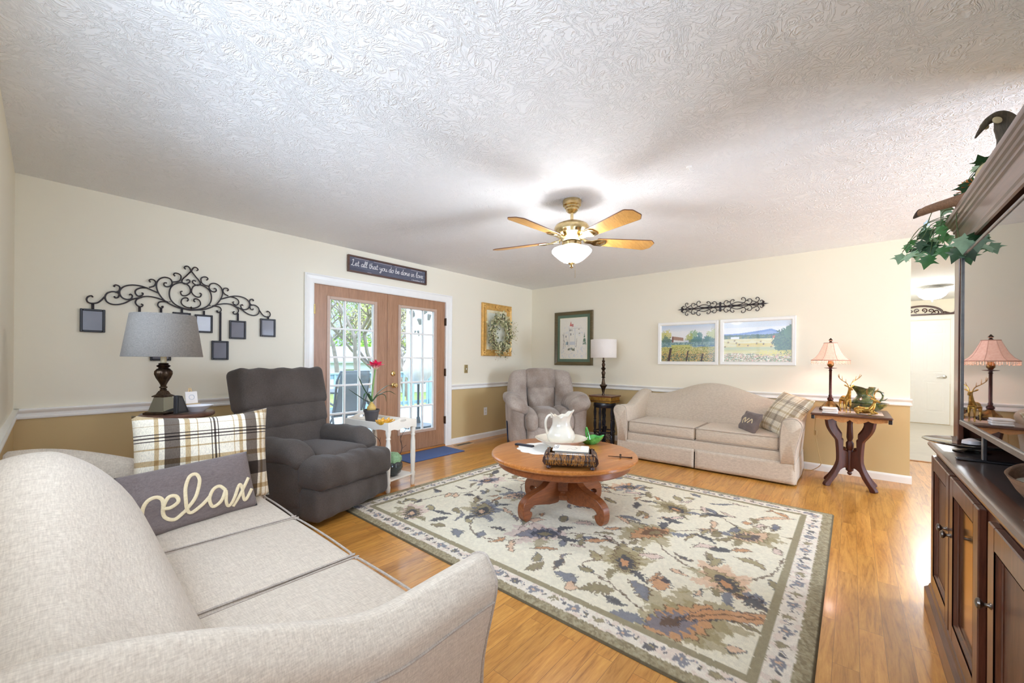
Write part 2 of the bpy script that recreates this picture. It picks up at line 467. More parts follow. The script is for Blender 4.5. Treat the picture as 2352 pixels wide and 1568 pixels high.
def floor_mat():
    b = NB('oak_plank_floor'); b.set(rough=.28, coat=.25, coatr=.10)
    co = b.coord(loc=(.37, .03, 0))
    br = b.n('ShaderNodeTexBrick', offset=.37, offset_frequency=2, squash=1.0)
    b.l(co, 0, br, 'Vector')
    for k, v in (('Scale', 1.0), ('Mortar Size', .0009), ('Mortar Smooth', .2), ('Bias', 0.0), ('Brick Width', .92), ('Row Height', .083)): br.inputs[k].default_value = v
    br.inputs['Color1'].default_value = (0, 0, 0, 1); br.inputs['Color2'].default_value = (1, 1, 1, 1); br.inputs['Mortar'].default_value = (.5, .5, .5, 1)
    # every plank shifts the grain
    of = b.n('ShaderNodeVectorMath', operation='MULTIPLY_ADD'); b.l(br, 'Color', of, 0); of.inputs[1].default_value = (7, 3, 11); b.l(co, 0, of, 2)
    mp = b.n('ShaderNodeMapping'); mp.inputs['Scale'].default_value = (1.1, 11, 1); b.l(of, 0, mp, 0)
    g1 = b.noise(mp, 2.0, 5, .6, 1.6); g2 = b.noise(mp, 16, 3, .65)
    gm = b.mix((g1, 0), (g2, 0), .3)
    gr = b.ramp(gm, 2, [(.3, lin((152, 100, 36))), (.48, lin((200, 143, 62))), (.7, lin((224, 170, 84)))])
    pt = b.ramp(br, 'Color', [(0, (.80, .74, .66)), (.35, (.98, .97, .95)), (.7, (1.06, 1.02, .95)), (1, (.93, .82, .76))])
    mx = b.mix((gr, 0), (pt, 0), 1.0, 'MULTIPLY')
    m2 = b.mix((mx, 2), lin((140, 96, 46)), (br, 'Fac')); b.l(m2, 2, b.p, 'Base Color')
    b.bump(g2, 0, .05, .002)
    return b.m
M_floor = floor_mat()

def wall(name, boxes, mat=None):
    m = MB()
    for q in boxes: m.box(*q)
    return struct(m.obj(name, mat or M_wall, smooth=0))
T = .12
DX0, DX1, DZ = 1.81, 3.62, 2.01                                        # door opening
wall('wall_back', [(XL - T, DX0, YA, YA + T, 0, CE), (DX1, XB + T, YA, YA + T, 0, CE), (DX0, DX1, YA, YA + T, DZ, CE)])
wall('wall_right', [(XB, XB + T, -.44, YA, 0, CE)])
WY0, WY1, WZ0, WZ1 = .55, 2.95, 1.15, 2.10                                # unseen window added in the left wall to brighten the room
wall('wall_left', [(XL - T, XL, YD - T, WY0, 0, CE), (XL - T, XL, WY1, YA, 0, CE), (XL - T, XL, WY0, WY1, 0, WZ0), (XL - T, XL, WY0, WY1, WZ1, CE)])
FX0, FX1, FZ0, FZ1 = 0.0, .86, .92, 2.15                              # unseen window added in the front wall for fill, behind the camera
wall('wall_front', [(XL, FX0, YD - T, YD, 0, CE), (FX1, 2.95, YD - T, YD, 0, CE), (FX0, FX1, YD - T, YD, 0, FZ0), (FX0, FX1, YD - T, YD, FZ1, CE)])
HX, HY = 11.3, -3.6
wall('wall_hall_north', [(XB + T, HX, -.42, -.30, 0, CE)])
wall('wall_hall_east', [(HX, HX + T, HY - T, -.58, 0, CE), (HX, HX + T, -.58, -.30, 0, CE)])
wall('wall_hall_south', [(2.95, 3.3, HY - T, HY, 0, CE), (8.0, HX, HY - T, HY, 0, CE), (3.3, 8.0, HY - T, HY, 0, .25), (3.3, 8.0, HY - T, HY, 2.15, CE)])
wall('wall_hall_west', [(2.95 - T, 2.95, HY - T, YD - T, 0, CE)])
m = MB().box(XL - T, HX + T, HY - T, YA + T, -.12, 0); struct(m.obj('floor', M_floor, smooth=0))
m = MB().box(XL - T, HX + T, HY - T, YA + T, CE, CE + .12); struct(m.obj('ceiling', M_ceil, smooth=0))

# unseen windows added to let in daylight, with modelled frames and panes
M_pane = glassy('clear_pane', (250, 253, 255), .05)
def window(name, axis, c, a0, a1, z0, z1, nv, nh):
    f = MB(); g = MB()
    def bx(mb, u0, u1, w0, w1, d0, d1):
        mb.box(c + d0, c + d1, u0, u1, w0, w1) if axis == 'X' else mb.box(u0, u1, c + d0, c + d1, w0, w1)
    for u0, u1, w0, w1 in ((a0, a0 + .06, z0, z1), (a1 - .06, a1, z0, z1), (a0 + .06, a1 - .06, z0, z0 + .06), (a0 + .06, a1 - .06, z1 - .06, z1)): bx(f, u0, u1, w0, w1, -.07, -.01)
    for k in range(1, nv): u = a0 + (a1 - a0) * k / nv; bx(f, u - .015, u + .015, z0 + .06, z1 - .06, -.05, -.02)
    for k in range(1, nh): z = z0 + (z1 - z0) * k / nh; bx(f, a0 + .06, a1 - .06, z - .012, z + .012, -.048, -.022)
    w = struct(f.obj(name, M_white, smooth=0))
    bx(g, a0 + .05, a1 - .05, z0 + .05, z1 - .05, -.037, -.033); g.obj('pane', M_pane, w, smooth=0)
window('added_window_left', 'X', XL, WY0, WY1, WZ0, WZ1, 2, 2)
window('added_window_front', 'Y', YD, FX0, FX1, FZ0, FZ1, 1, 2)
window('window_2', 'Y', HY, 3.3, 8.0, .25, 2.15, 5, 1)

# trim: chair rails, baseboards, door casing
def rail_profile(n, x0, x1, along, face, sgn):
    """chair rail: stepped moulding z .769-.842 running along X or Y; sgn = direction it sticks out"""
    m = MB()
    prof = [(0, .769), (.010, .769), (.016, .775), (.016, .786), (.009, .792), (.009, .808), (.014, .815), (.022, .823), (.026, .833), (.024, .842), (0, .842)]
    rings = []
    for a in (x0, x1):
        rings.append([(a, face + sgn * d, z) if along == 'X' else (face + sgn * d, a, z) for d, z in prof])
    m.loft(rings); return struct(m.obj(n, M_white, smooth=0))
def base_profile(n, x0, x1, along, face, sgn, h=.078):
    m = MB(); prof = [(0, 0), (.016, 0), (.016, h - .02), (.012, h - .008), (.006, h), (0, h)]
    m.loft([[(a, face + sgn * d, z) if along == 'X' else (face + sgn * d, a, z) for d, z in prof] for a in (x0, x1)])
    return struct(m.obj(n, M_white, smooth=0))
CX0, CX1, CZ = 1.724, 3.708, 2.09
rail_profile('trim_1', XL, CX0, 'X', YA, -1); rail_profile('trim_2', CX1, XB, 'X', YA, -1)
rail_profile('trim_3', -.455, YA, 'Y', XB, -1); rail_profile('trim_4', YD, YA, 'Y', XL, 1)
base_profile('baseboard_back', XL, CX0, 'X', YA, -1); base_profile('baseboard_back_right', CX1, XB, 'X', YA, -1)
base_profile('baseboard_right', -.455, YA, 'Y', XB, -1); base_profile('baseboard_left', YD, YA, 'Y', XL, 1)
m = MB()
def casing(m, axis_map, x0, x1, z1, wd, inner):
    prof = [(0, 0), (0, .022), (.012, .024), (.02, .018), (.05, .014), (wd - .014, .016), (wd, .010), (wd, 0)]
    # mitred: path left-bottom, left-top, right-top, right-bottom (offset inward by d)
    rings = []
    for (cx, cz, dx, dz) in ((x0, 0, 1, 0), (x0, z1, 1, -1), (x1, z1, -1, -1), (x1, 0, -1, 0)):
        rings.append([axis_map(cx + dx * d, h, cz + dz * d) for d, h in prof])
    m.loft(rings)
casing(m, lambda x, h, z: (x, YA - h, z), CX0, CX1, CZ, .098, None)
struct(m.obj('trim_5', M_white, smooth=0))
m = MB().box(DX0, DX0 + .012, YA, YA + T, 0, DZ).box(DX1 - .012, DX1, YA, YA + T, 0, DZ).box(DX0 + .012, DX1 - .012, YA, YA + T, DZ - .012, DZ)
struct(m.obj('trim_6', M_white, smooth=0))
M_sill = wood('sill_oak', (150, 96, 40), (206, 146, 76), 'X', 1, .3)
m = MB().box(DX0 + .012, DX1 - .012, YA - .015, YA + T, .0005, .022, .004); struct(m.obj('trim_7', M_sill, smooth=0))

# french door leaves
M_door = wood('door_oak', (146, 105, 74), (186, 143, 108), 'Z', 1.0, .4, .15, .06)
M_brass = metal('polished_brass', (232, 205, 140), .18)
M_dark_hinge = metal('dark_hinge', (92, 78, 66), .35)
M_dglass = glassy('door_glass', (252, 254, 255), .04)
def door_leaf(name, x0, x1, lx0, lx1, hinge_x):
    z0, z1, lz0, lz1 = .025, 1.994, .25, 1.868
    m = MB(); y0, y1 = YA + .012, YA + .056
    m.box(x0, lx0, y0, y1, z0, z1, .003).box(lx1, x1, y0, y1, z0, z1, .003).box(lx0, lx1, y0 + .0005, y1, z0, lz0).box(lx0, lx1, y0 + .0005, y1, lz1, z1)
    d = struct(m.obj(name, M_door, smooth=0))
    f = MB()
    for a in (0, 1):                                                   # wooden lip round the glass
        pass
    w = .022
    f.box(lx0 - .012, lx0 + w, y0 - .010, y1 + .006, lz0 - .012, lz1 + .012, .004).box(lx1 - w, lx1 + .012, y0 - .010, y1 + .006, lz0 - .012, lz1 + .012, .004)
    f.box(lx0 + w, lx1 - w, y0 - .0095, y1 + .006, lz0 - .012, lz0 + w, .004).box(lx0 + w, lx1 - w, y0 - .0095, y1 + .006, lz1 - w, lz1 + .012, .004)
    f.obj('lite_moulding', plain('lite_moulding_paint', (196, 170, 150), .4), d, smooth=0)
    g = MB(); iw = (lx1 - lx0 - 2 * w); ih = (lz1 - lz0 - 2 * w)
    for k in (1, 2): x = lx0 + w + iw * k / 3; g.box(x - .011, x + .011, y0 + .004, y1 - .004, lz0 + w, lz1 - w, .004)
    for k in range(1, 5): z = lz0 + w + ih * k / 5; g.box(lx0 + w, lx1 - w, y0 + .005, y1 - .005, z - .011, z + .011, .004)
    g.box(lx0 + w, lx0 + w + .012, y0 + .006, y1 - .006, lz0 + w, lz1 - w).box(lx1 - w - .012, lx1 - w, y0 + .006, y1 - .006, lz0 + w, lz1 - w)
    g.obj('muntin_grid', M_white, d, smooth=0)
    p = MB().box(lx0 + .01, lx1 - .01, (y0 + y1) / 2 - .002, (y0 + y1) / 2 + .002, lz0 + .01, lz1 - .01); p.obj('pane', M_dglass, d, smooth=0)
    for z in (.36, 1.02, 1.72):
        h = MB().box(hinge_x - .010, hinge_x + .010, YA - .012, YA + .03, z - .05, z + .05, .002)
        h.tube([(hinge_x, YA - .014, z - .052), (hinge_x, YA - .014, z + .052)], .007, 8); h.obj('hinge', M_brass if hinge_x < 2.5 else M_dark_hinge, d)
    return d
d1 = door_leaf('door_1', 1.826, 2.709, 1.975, 2.548, 1.826); d2 = door_leaf('door_2', 2.714, 3.604, 2.866, 3.446, 3.604)
m = MB().box(2.700, 2.722, YA + .004, YA + .012, .03, 1.99, .003); struct(m.obj('trim_8', M_door, smooth=0))
kn = [(0, .0), (.030, .0), (.031, .006), (.018, .010), (.012, .018), (.012, .034), (.020, .040), (.028, .050), (.029, .060), (.022, .068), (0, .070)]
m = MB().lathe(kn, 20, TR(2.790, YA + .012, .875, rx=R(90))); m.obj('knob', M_brass, d2)
m = MB().lathe([(0, 0), (.030, 0), (.032, .006), (.026, .014), (.012, .016), (.010, .020), (0, .020)], 20, TR(2.785, YA + .012, 1.020, rx=R(90))); m.box(2.781, 2.789, YA - .02, YA - .004, 1.008, 1.032, .002); m.obj('deadbolt', M_brass, d2)

# hall: white six panel door, casing, rails
M_doorw = plain('door_white', (244, 244, 242), .35, vary=.01)
hy0, hy1 = -1.435, -.62
m = MB()
m.box(HX - .006, HX + .03, hy0, hy1, .012, 2.03)
hd = m.obj('door_3', M_doorw, smooth=0); struct(hd)
p = MB()
for (a0, a1) in ((-.355, -.05), (.05, .355)):
    for (z0, z1) in ((.22, .86), (.98, 1.66), (1.74, 1.95)):
        c = (hy0 + hy1) / 2
        p.box(HX - .013, HX - .006, c + a0, c + a0 + .02, z0, z1).box(HX - .013, HX - .006, c + a1 - .02, c + a1, z0, z1).box(HX - .013, HX - .006, c + a0 + .02, c + a1 - .02, z0, z0 + .02).box(HX - .013, HX - .006, c + a0 + .02, c + a1 - .02, z1 - .02, z1)
        p.box(HX - .011, HX - .006, c + a0 + .05, c + a1 - .05, z0 + .05, z1 - .05, .004)
p.obj('panel_moulding', M_doorw, hd, smooth=0)
m = MB().lathe([(0, 0), (.03, 0), (.03, .008), (.012, .014), (.012, .045), (0, .046)], 16, TR(HX - .006, hy0 + .07, .93, ry=R(-90))).tube([(HX - .05, hy0 + .07, .93), (HX - .052, hy0 + .12, .93), (HX - .05, hy0 + .18, .922)], .009, 8)
m.obj('door_handle', metal('satin_nickel', (200, 196, 188), .3), hd)
m = MB(); casing(m, lambda y, h, z: (HX - h, y, z), hy0 - .09, hy1 + .09, 2.13, .085, None); struct(m.obj('trim_9', M_white, smooth=0))
m = MB(); rings = []
rail_profile('trim_10', HY, hy0 - .09, 'Y', HX, -1); base_profile('baseboard_hall', HY, hy0 - .09, 'Y', HX, -1, .10)
m = MB().box(6.9, 6.96, HY, -.42, .0005, .006, .002); struct(m.obj('trim_11', M_sill, smooth=0))
M_vinyl = plain('hall_vinyl', (196, 190, 176), .3, vary=.08, scale=5)
m = MB().box(6.96, HX, HY, -.42, .0005, .004); struct(m.obj('floor_hall', M_vinyl, smooth=0))
# ------------------------------------------------------------------ upholstery
M_linen = fabric('oatmeal_linen', (224, 212, 193), (180, 166, 148), 300, .35, .75)
M_pipe = fabric('linen_piping', (192, 180, 166), (160, 148, 136), 300, .2, .5)
M_dark = plain('dark_fabric_underside', (60, 52, 48), .9)
def smooth01(t): t = max(0, min(1, t)); return t * t * (3 - 2 * t)

def sofa(name, label, loc, rz, L, ncush, ti, D=.87, bk=.72):
    """camelback sofa. local: front -Y, width X. ti = inner half width; L = full width at the arm tops"""
    s = thing(name, label, 'sofa', loc, rz, None)
    hx = L / 2; F = -D / 2; B = D / 2
    # base: front rail under the cushions and inner frame
    b = MB().rbox((0, .0, .255), (2 * ti + .02, D - .03, .13), .02, (14, 6, 2)); b.obj('front_rail', M_linen, s)
    # skirt panels with kick pleats
    ox = hx - .055
    def skirt(x0, x1, y0, y1, nm='skirt_panel'):
        m = MB(); n = 26
        dx, dy = x1 - x0, y1 - y0; ln = math.hypot(dx, dy); nx, ny = dy / ln, -dx / ln
        def fn(u, v):
            fl = .010 * (1 - v) + .004 * math.sin(u * 9 + x0 * 3) * (1 - v)
            return (x0 + dx * u + nx * fl, y0 + dy * u + ny * fl, .018 + .205 * v)
        m.grid(fn, n, 6)
        return m.obj(nm, M_linen, s, mods=[('SOLIDIFY', dict(thickness=.008, offset=-1))], fix=False)
    f0 = F + .005
    skirt(-ox, -.006, f0, f0); skirt(.006, ox, f0, f0); skirt(ox, ox, f0 + .012, B - .03); skirt(-ox, -ox, B - .03, f0 + .012)
    for sx in (-1, 1):                                                    # pleat at each front corner
        m = MB().tube([(sx * (ox - .004), f0 + .006, .02), (sx * (ox - .006), f0 + .006, .22)], .011, 8); m.obj('corner_pleat', M_linen, s)
    MB().box(-ox + .03, ox - .03, f0 + .05, B - .06, .03, .2).obj('deck', M_dark, s, smooth=0)
    for sx in (-1, 1):
        for yy in (F + .07, B - .08): MB().lathe([(.016, 0), (.022, .05)], 12, TR(sx * (ox - .07), yy, 0)).obj('foot', M_dark, s)
    # back: lofted along X
    def ztop(u):
        return .765 + .165 * (0.5 + 0.5 * math.cos(math.pi * min(1, abs(u) / .78))) ** .9
    m = MB(); rings = []
    n = 36
    for i in range(n + 1):
        u = -1 + 2 * i / n; x = u * (ti + .10); zt = ztop(u)
        e = .035 * smooth01((abs(u) - .86) / .14)
        ring = []
        k_ = bk; dz_ = zt - .93
        pts = [(B - .02, .20), (B - .40 * k_ + e, .20), (B - .405 * k_ + e, .40), (B - .40 * k_ + e, .50), (B - .372 * k_ + e, .60 + dz_ * .3), (B - .315 * k_ + e, .75 + dz_ * .7), (B - .248 * k_, .848 + dz_), (B - .19 * k_, .900 + dz_), (B - .14 * k_, .925 + dz_), (B - .07 * k_, .922 + dz_), (B - .02, .895 + dz_), (B - .004, .83 + dz_), (B, zt - .25), (B, .4)]
        rings.append([(x, y, z) for y, z in catmull([(p[0], p[1], 0) for p in pts], 3, True) for (y, z) in [(y, z)]] if False else [(x, q[0], q[1]) for q in catmull([(a, c, 0) for a, c in pts], 3, True)])
    m.loft(rings); m.obj('backrest', M_linen, s, smooth=60)
    # arms: lofted along Y, swooping up towards the back, flaring outwards
    for sx in (-1, 1):
        m = MB(); rings = []; pipe_o = []; NS = 30
        for i in range(NS + 1):
            t = i / NS; y = F + .004 + t * (D - .035)
            h = .650 + .160 * smooth01((t - .30) / .66) - .012 * math.exp(-((t - .33) / .18) ** 2)
            fl = .055 * (1 - .45 * t)
            wtop = hx - ti
            r = .0 if 0 < i < NS else 0
            pts = [(ti + .012, .205), (ti + .004, .36), (ti + .010, h - .14), (ti + .020, h - .060), (ti + .036, h - .018), (ti + wtop * .52 + .012, h), (hx - .030, h - .016), (hx - .004, h - .060), (hx - .010, h - .12), (hx - fl * .75 - .012, h - .30), (hx - .060, .215)]
            ring = catmull([(a, c, 0) for a, c in pts], 3)
            ring = [(sx * q.x, y, q.y) for q in ring]
            if i in (0, NS):                                              # soft front / back edge
                cx = sx * (ti + hx) / 2
                k = .93 if i == 0 else .9
                inset = [(cx + (p[0] - cx) * k, p[1] - (.012 if i == 0 else -.012), .43 + (p[2] - .43) * .965) for p in ring]
                if i == 0: rings.append(inset); rings.append(ring)
                else: rings.append(ring); rings.append(inset)
            else: rings.append(ring)
        m.loft(rings, closed=True); m.obj('armrest', M_linen, s, smooth=60)
        pp = [rings[1][k] for k in range(len(rings[1]))]
        MB().tube([Vector(p) + Vector((0, -.002, 0)) for p in pp], .0045, 6).obj('arm_piping', M_pipe, s)
        # welt along the outer side below the arm roll
        k = 24
        MB().tube([Vector(r[k]) + Vector((sx * .001, 0, 0)) for r in rings[1:-1]], .0042, 6).obj('side_piping', M_pipe, s)
    # seat cushions
    cw = 2 * ti / ncush
    yb = B - .385 * bk + .02; fo = .045 if D > .9 else .015
    for k in range(ncush):
        cx = -ti + cw * (k + .5); w = cw - .006; dp = yb - (F + fo)
        m = MB().rbox((cx, (yb + F + fo) / 2, .388), (w, dp, .135), .030, (12, 12, 2), puff=(.002, .006, .018)); c = m.obj('seat_cushion', M_linen, s, smooth=60)
        for zz in (.452, .328):
            pts = [(cx - w / 2 + .012, yb - .02, zz), (cx - w / 2 + .006, F + fo + .038, zz), (cx - w / 2 + .018, F + fo + .010, zz), (cx - w / 2 + .05, F + fo + .001, zz), (cx, F + fo - .004, zz), (cx + w / 2 - .05, F + fo + .001, zz), (cx + w / 2 - .018, F + fo + .010, zz), (cx + w / 2 - .006, F + fo + .038, zz), (cx + w / 2 - .012, yb - .02, zz)]
            MB().tube(catmull(pts, 4), .0042, 6).obj('cushion_piping', M_pipe, c)
    return s
sofa('sofa', 'long oatmeal linen camelback sofa in the foreground, under plaid and relax pillows', (.339, 1.71, 0), R(90), 1.94, 3, .835, .945, 1.0)
sofa('sofa', 'oatmeal linen camelback sofa with two seat cushions below the landscape paintings', (5.108, 1.325, 0), R(-90), 1.94, 2, .785)

# pillows --------------------------------------------------------------
def pillow_fn(w, h, t, pinch=.06, seed=0, slump=0.0):
    ph = [random.Random(seed + i).uniform(0, 6.28) for i in range(6)]
    def fn(u, v, side):
        a, b = u * 2 - 1, v * 2 - 1
        k = max(0.0, (1 - a * a) * (1 - b * b)) ** .42
        px = a * w / 2 * (1 - pinch * (1 - b * b) ** 1 * 1.0 * abs(a) ** 3 * .9); pz = b * h / 2 * (1 - pinch * (1 - a * a) * abs(b) ** 3 * .9)
        wr = .006 * math.sin(a * 5 + ph[0] + b * 2) * (1 - k) + .005 * math.sin(b * 7 + ph[1] + 3 * a) * k + .004 * math.sin(9 * a * b + ph[2])
        y = side * (t / 2 * k + wr * k ** .3)
        if slump: pz -= slump * (1 - a * a) * max(b, 0) ** 2
        return Vector((px, y, pz + h / 2))
    return fn
def pillow(name, label, w, h, t, material, M, seed=1, group=None, pinch=.06, slump=0.0):
    p = thing(name, label, 'pillow'); p.matrix_world = M
    fn = pillow_fn(w, h, t, pinch, seed, slump); n = 30
    m = MB()
    m.grid(lambda u, v: fn(u, v, -1), n, n); m.grid(lambda u, v: fn(u, v, 1), n, n)
    o = m.obj('cover', material, p, smooth=70)
    bm = bmesh.new(); bm.from_mesh(o.data); bmesh.ops.remove_doubles(bm, verts=bm.verts, dist=.0006); bmesh.ops.recalc_face_normals(bm, faces=bm.faces); bm.to_mesh(o.data); bm.free()
    o.data.shade_smooth()
    return p, fn
def plaid_mat(name, dim):
    b = NB(name); b.set(rough=.9, spec=.2, sheen=.1); c = b.n('ShaderNodeTexCoord'); s = b.n('ShaderNodeSeparateXYZ'); b.l(c, 'Object', s, 0)
    def stripes(axis, per, lo, st):
        m = b.n('ShaderNodeMath', operation='SUBTRACT'); b.l(s, axis, m, 0); m.inputs[1].default_value = lo
        d = b.n('ShaderNodeMath', operation='DIVIDE'); b.l(m, 0, d, 0); d.inputs[1].default_value = per
        f = b.n('ShaderNodeMath', operation='FRACT'); b.l(d, 0, f, 0)
        W = (1, 1, 1); stops = [(0, W)]
        for a, e, col in st: stops += [(a, lin(col)), (e, W)]
        return b.ramp(f, 0, stops, 'CONSTANT')
    G, T, K = ((118, 110, 108), (208, 190, 160), (92, 84, 86)) if not dim else ((206, 200, 194), (230, 222, 206), (150, 144, 142))
    st = [(.06, .085, T), (.13, .16, T), (.20, .34, G), (.385, .42, T), (.455, .463, T), (.66, .675, K), (.69, .705, K), (.72, .735, K), (.90, .93, T)]
    st = [(.065, .08, T), (.10, .155, G), (.175, .195, T), (.22, .224, T), (.275, .28, K), (.289, .294, K), (.303, .308, K), (.37, .374, T), (.392, .41, T), (.425, .475, G), (.487, .50, T), (.512, .516, T)]
    rx = stripes('X', 1.0, -.265, st); rz = stripes('Z', .60, 0.0, [(.08, .12, T), (.21, .32, G), (.38, .42, T), (.50, .508, T), (.56, .57, K), (.585, .595, K), (.61, .62, K), (.68, .686, T), (.74, .77, T)])
    mx = b.mix((rx, 0), (rz, 0), 1.0, 'MULTIPLY')
    nz = b.noise(b.coord((1, 1, .2)), 420, 2, .7); nr = b.ramp(nz, 0, [(.35, (.78, .78, .78)), (.6, (1.04, 1.04, 1.04))])
    m2 = b.mix((mx, 2), (nr, 0), 1.0, 'MULTIPLY'); m3 = b.mix((m2, 2), lin((243, 234, 212)), 1.0, 'MULTIPLY'); b.l(m3, 2, b.p, 'Base Color')
    b.bump(nz, 0, .25, .002); return b.m
M_plaid = plaid_mat('cream_grey_plaid', 0); M_plaid_pale = plaid_mat('pale_cream_plaid', 1)
M_grey_linen = fabric('taupe_grey_linen', (138, 126, 122), (104, 94, 92), 380, .3, .8)
M_letter = fabric('cream_applique', (240, 226, 188), (222, 204, 164), 400, .1, .5)
def base_M(x, y, z, rz, tilt, roll=0): return Matrix.Translation((x, y, z)) @ Matrix.Rotation(rz, 4, 'Z') @ Matrix.Rotation(tilt, 4, 'X') @ Matrix.Rotation(roll, 4, 'Y')
# local frame of a pillow: front faces -Y, width X, up Z; sofa pillows lean back
pillow('throw_pillow', 'large cream and grey plaid pillow leaning behind the relax pillow', .55, .47, .17, M_plaid, base_M(.515, 2.42, .464, R(-3), R(-11), R(1)), 3, None, .05, .02)
rp_, rfn = pillow('throw_pillow', 'grey oblong pillow with the cream word relax on the foreground sofa', .50, .275, .12, M_grey_linen, base_M(.44, 2.215, .458, R(8), R(-20), R(-2)), 9, None, .015)
def stroke(fn, pts, r, n=5, lift=.002, dens=5):
    q = catmull([(x, y, 0) for x, y in pts], dens); P = [fn(p.x, p.y, -1) + Vector((0, -lift - .006 * max(0, abs(p.x - .5) * 2 - .6), 0)) for p in q]
    return P
TLq, TRq, BRq, BLq = np.array((680, 455.)), np.array((1335, 330.)), np.array((1390, 590.)), np.array((750, 765.))
def q2uv(x, y):
    u, v = .5, .5
    for _ in range(12):
        p = (TLq * (1 - u) + TRq * u) * v + (BLq * (1 - u) + BRq * u) * (1 - v); e = np.array((x, y)) - p
        du = (TRq - TLq) * v + (BRq - BLq) * (1 - v); dv = (TLq * (1 - u) + TRq * u) - (BLq * (1 - u) + BRq * u)
        d = np.linalg.solve(np.stack([du, dv], 1), e); u += d[0]; v += d[1]
    u = .5 + (u - .5) * .94
    return min(.97, max(.02, u)), min(.97, max(.02, v))
relax = [[(752, 598), (772, 618), (790, 652), (791, 605), (808, 574), (842, 560), (870, 572), (880, 612)],
         [(880, 612), (915, 607), (945, 582), (932, 557), (898, 562), (879, 605), (893, 648), (940, 660), (985, 625)],
         [(985, 625), (1030, 560), (1051, 490), (1032, 455), (996, 470), (979, 530), (985, 598), (1012, 632), (1060, 602), (1100, 562)],
         [(1192, 528), (1160, 510), (1122, 528), (1100, 572), (1124, 605), (1166, 580), (1192, 528), (1195, 575), (1212, 598), (1234, 584), (1268, 512)],
         [(1268, 512), (1282, 498), (1294, 512), (1304, 552), (1322, 566), (1364, 512)], [(1340, 462), (1300, 520), (1246, 600)]]
m = MB()
for st in relax: m.tube(stroke(rfn, [q2uv(*p) for p in st], .009), .0072, 8, sy=.4, nrm=(0, 1, 0))
m.obj('lettering', M_letter, rp_, smooth=80)
# the far sofa's two pillows lean into its right corner
pillow('throw_pillow', 'cream plaid pillow wedged in the right corner of the far sofa', .48, .48, .16, M_plaid_pale, base_M(4.99, .66, .452, R(-137), R(-34), R(8)), 12, None, .05)
sp, sfn = pillow('throw_pillow', 'small grey pillow with cream lettering beside the plaid one on the far sofa', .32, .23, .10, M_grey_linen, base_M(4.86, .86, .448, R(-143), R(-24), R(0)), 15, None, .05)
m = MB()
for st in ([(.30, .35), (.42, .62), (.52, .42), (.60, .64)], [(.66, .40), (.74, .62), (.84, .45)]): m.tube(stroke(sfn, st, .008), .008, 6, sy=.35, nrm=(0, 1, 0))
m.obj('lettering', M_letter, sp, smooth=80)

# recliners ------------------------------------------------------------
M_char = fabric('charcoal_chenille', (108, 99, 92), (66, 60, 56), 240, .5, .9, ((222, 218, 216), 3.0), .12, weave=False)
M_taupe = fabric('taupe_suede', (186, 174, 162), (164, 152, 141), 60, .12, .7, ((214, 208, 204), 4.0), .35, weave=False)
M_seam = plain('dark_seam_thread', (58, 53, 51), .9)  # dark thread colour
def wr(a, f, ph): return a * math.sin(f + ph)
r1 = thing('recliner', 'dark charcoal recliner armchair standing in front of the french doors', 'armchair', (1.432, 3.335, 0), R(20.4))
MB().rbox((0, .08, .19), (.78, .70, .30), .05, (8, 8, 4)).obj('base', M_char, r1, smooth=70)
MB().rbox((0, -.02, .40), (.50, .66, .17), .06, (8, 8, 3), puff=(0, 0, .03)).obj('seat', M_char, r1, smooth=70)
def chaise(p, u, v, w):
    p = Vector(p); p.z += -.055 * (u * .5) + .010 * math.sin(u * 7) * max(w, 0) + .006 * math.sin(u * 23) * (1 - v * .2) * .5; p.y -= .008 * math.sin(u * 11 + w * 2) * .6
    return p
MB().rbox((0, -.345, .355), (.80, .25, .215), .062, (26, 4, 4), puff=(.006, .008, .008), warp=chaise).obj('footrest_pad', M_char, r1, smooth=70)
def lower(p, u, v, w):
    p = Vector(p); p.y -= .010 * math.sin(u * 5 + 1) * .5 + .006 * math.sin(u * 17 + w); p.z -= .03 * u * max(w, 0); return p
MB().rbox((0, -.335, .155), (.79, .21, .225), .06, (20, 3, 4), puff=(.004, .02, 0), warp=lower).obj('footrest_panel', M_char, r1, smooth=70)
for sx in (-1, 1):
    MB().rbox((sx * .335, .03, .30), (.145, .60, .36), .055, (3, 8, 5)).obj('arm_panel', M_char, r1, smooth=70)
    def armw(p, u, v, w):
        p = Vector(p); p.z -= .05 * smooth01((-v - .55) / .45); p.z += .012 * math.sin(v * 9 + sx) * max(w, 0) * .35; return p
    MB().rbox((sx * .335, .015, .515), (.205, .60, .155), .075, (4, 14, 3), puff=(.006, .01, .014), warp=armw).obj('armrest', M_char, r1, smooth=70)
# back: three horizontal pillows in a leaning frame
tilt = R(-13)
bk = Matrix.Translation((0, .24, .42)) @ Matrix.Rotation(tilt, 4, 'X')
def bwarp(p, u, v, w):
    p = Vector(p); p.y += -.006 * math.sin(u * 19) * w * .5; p.z += .006 * math.sin(u * 13 + 2) * max(w, 0) + .012 * abs(u) ** 4 * max(w, 0); return p
MB().rbox((0, .105, .33), (.72, .09, .70), .045, (8, 3, 8), M=bk).obj('back_frame', M_char, r1, smooth=70)
for z0, z1, th, wd in ((-.02, .245, .165, .72), (.205, .415, .175, .76), (.375, .705, .20, .80)):
    MB().rbox((0, .02, (z0 + z1) / 2), (wd, th, z1 - z0), .05, (16, 3, 5), puff=(0, .016, .004), warp=bwarp, M=bk).obj('back_cushion', M_char, r1, smooth=70)
m = MB().box(.434, .44, -.23, -.225, .30, .34); 
m = MB().tube([(.425, -.22, .38), (.432, -.26, .40)], .006, 6); m.obj('release_lever', plain('lever_plastic', (40, 38, 40), .4), r1)

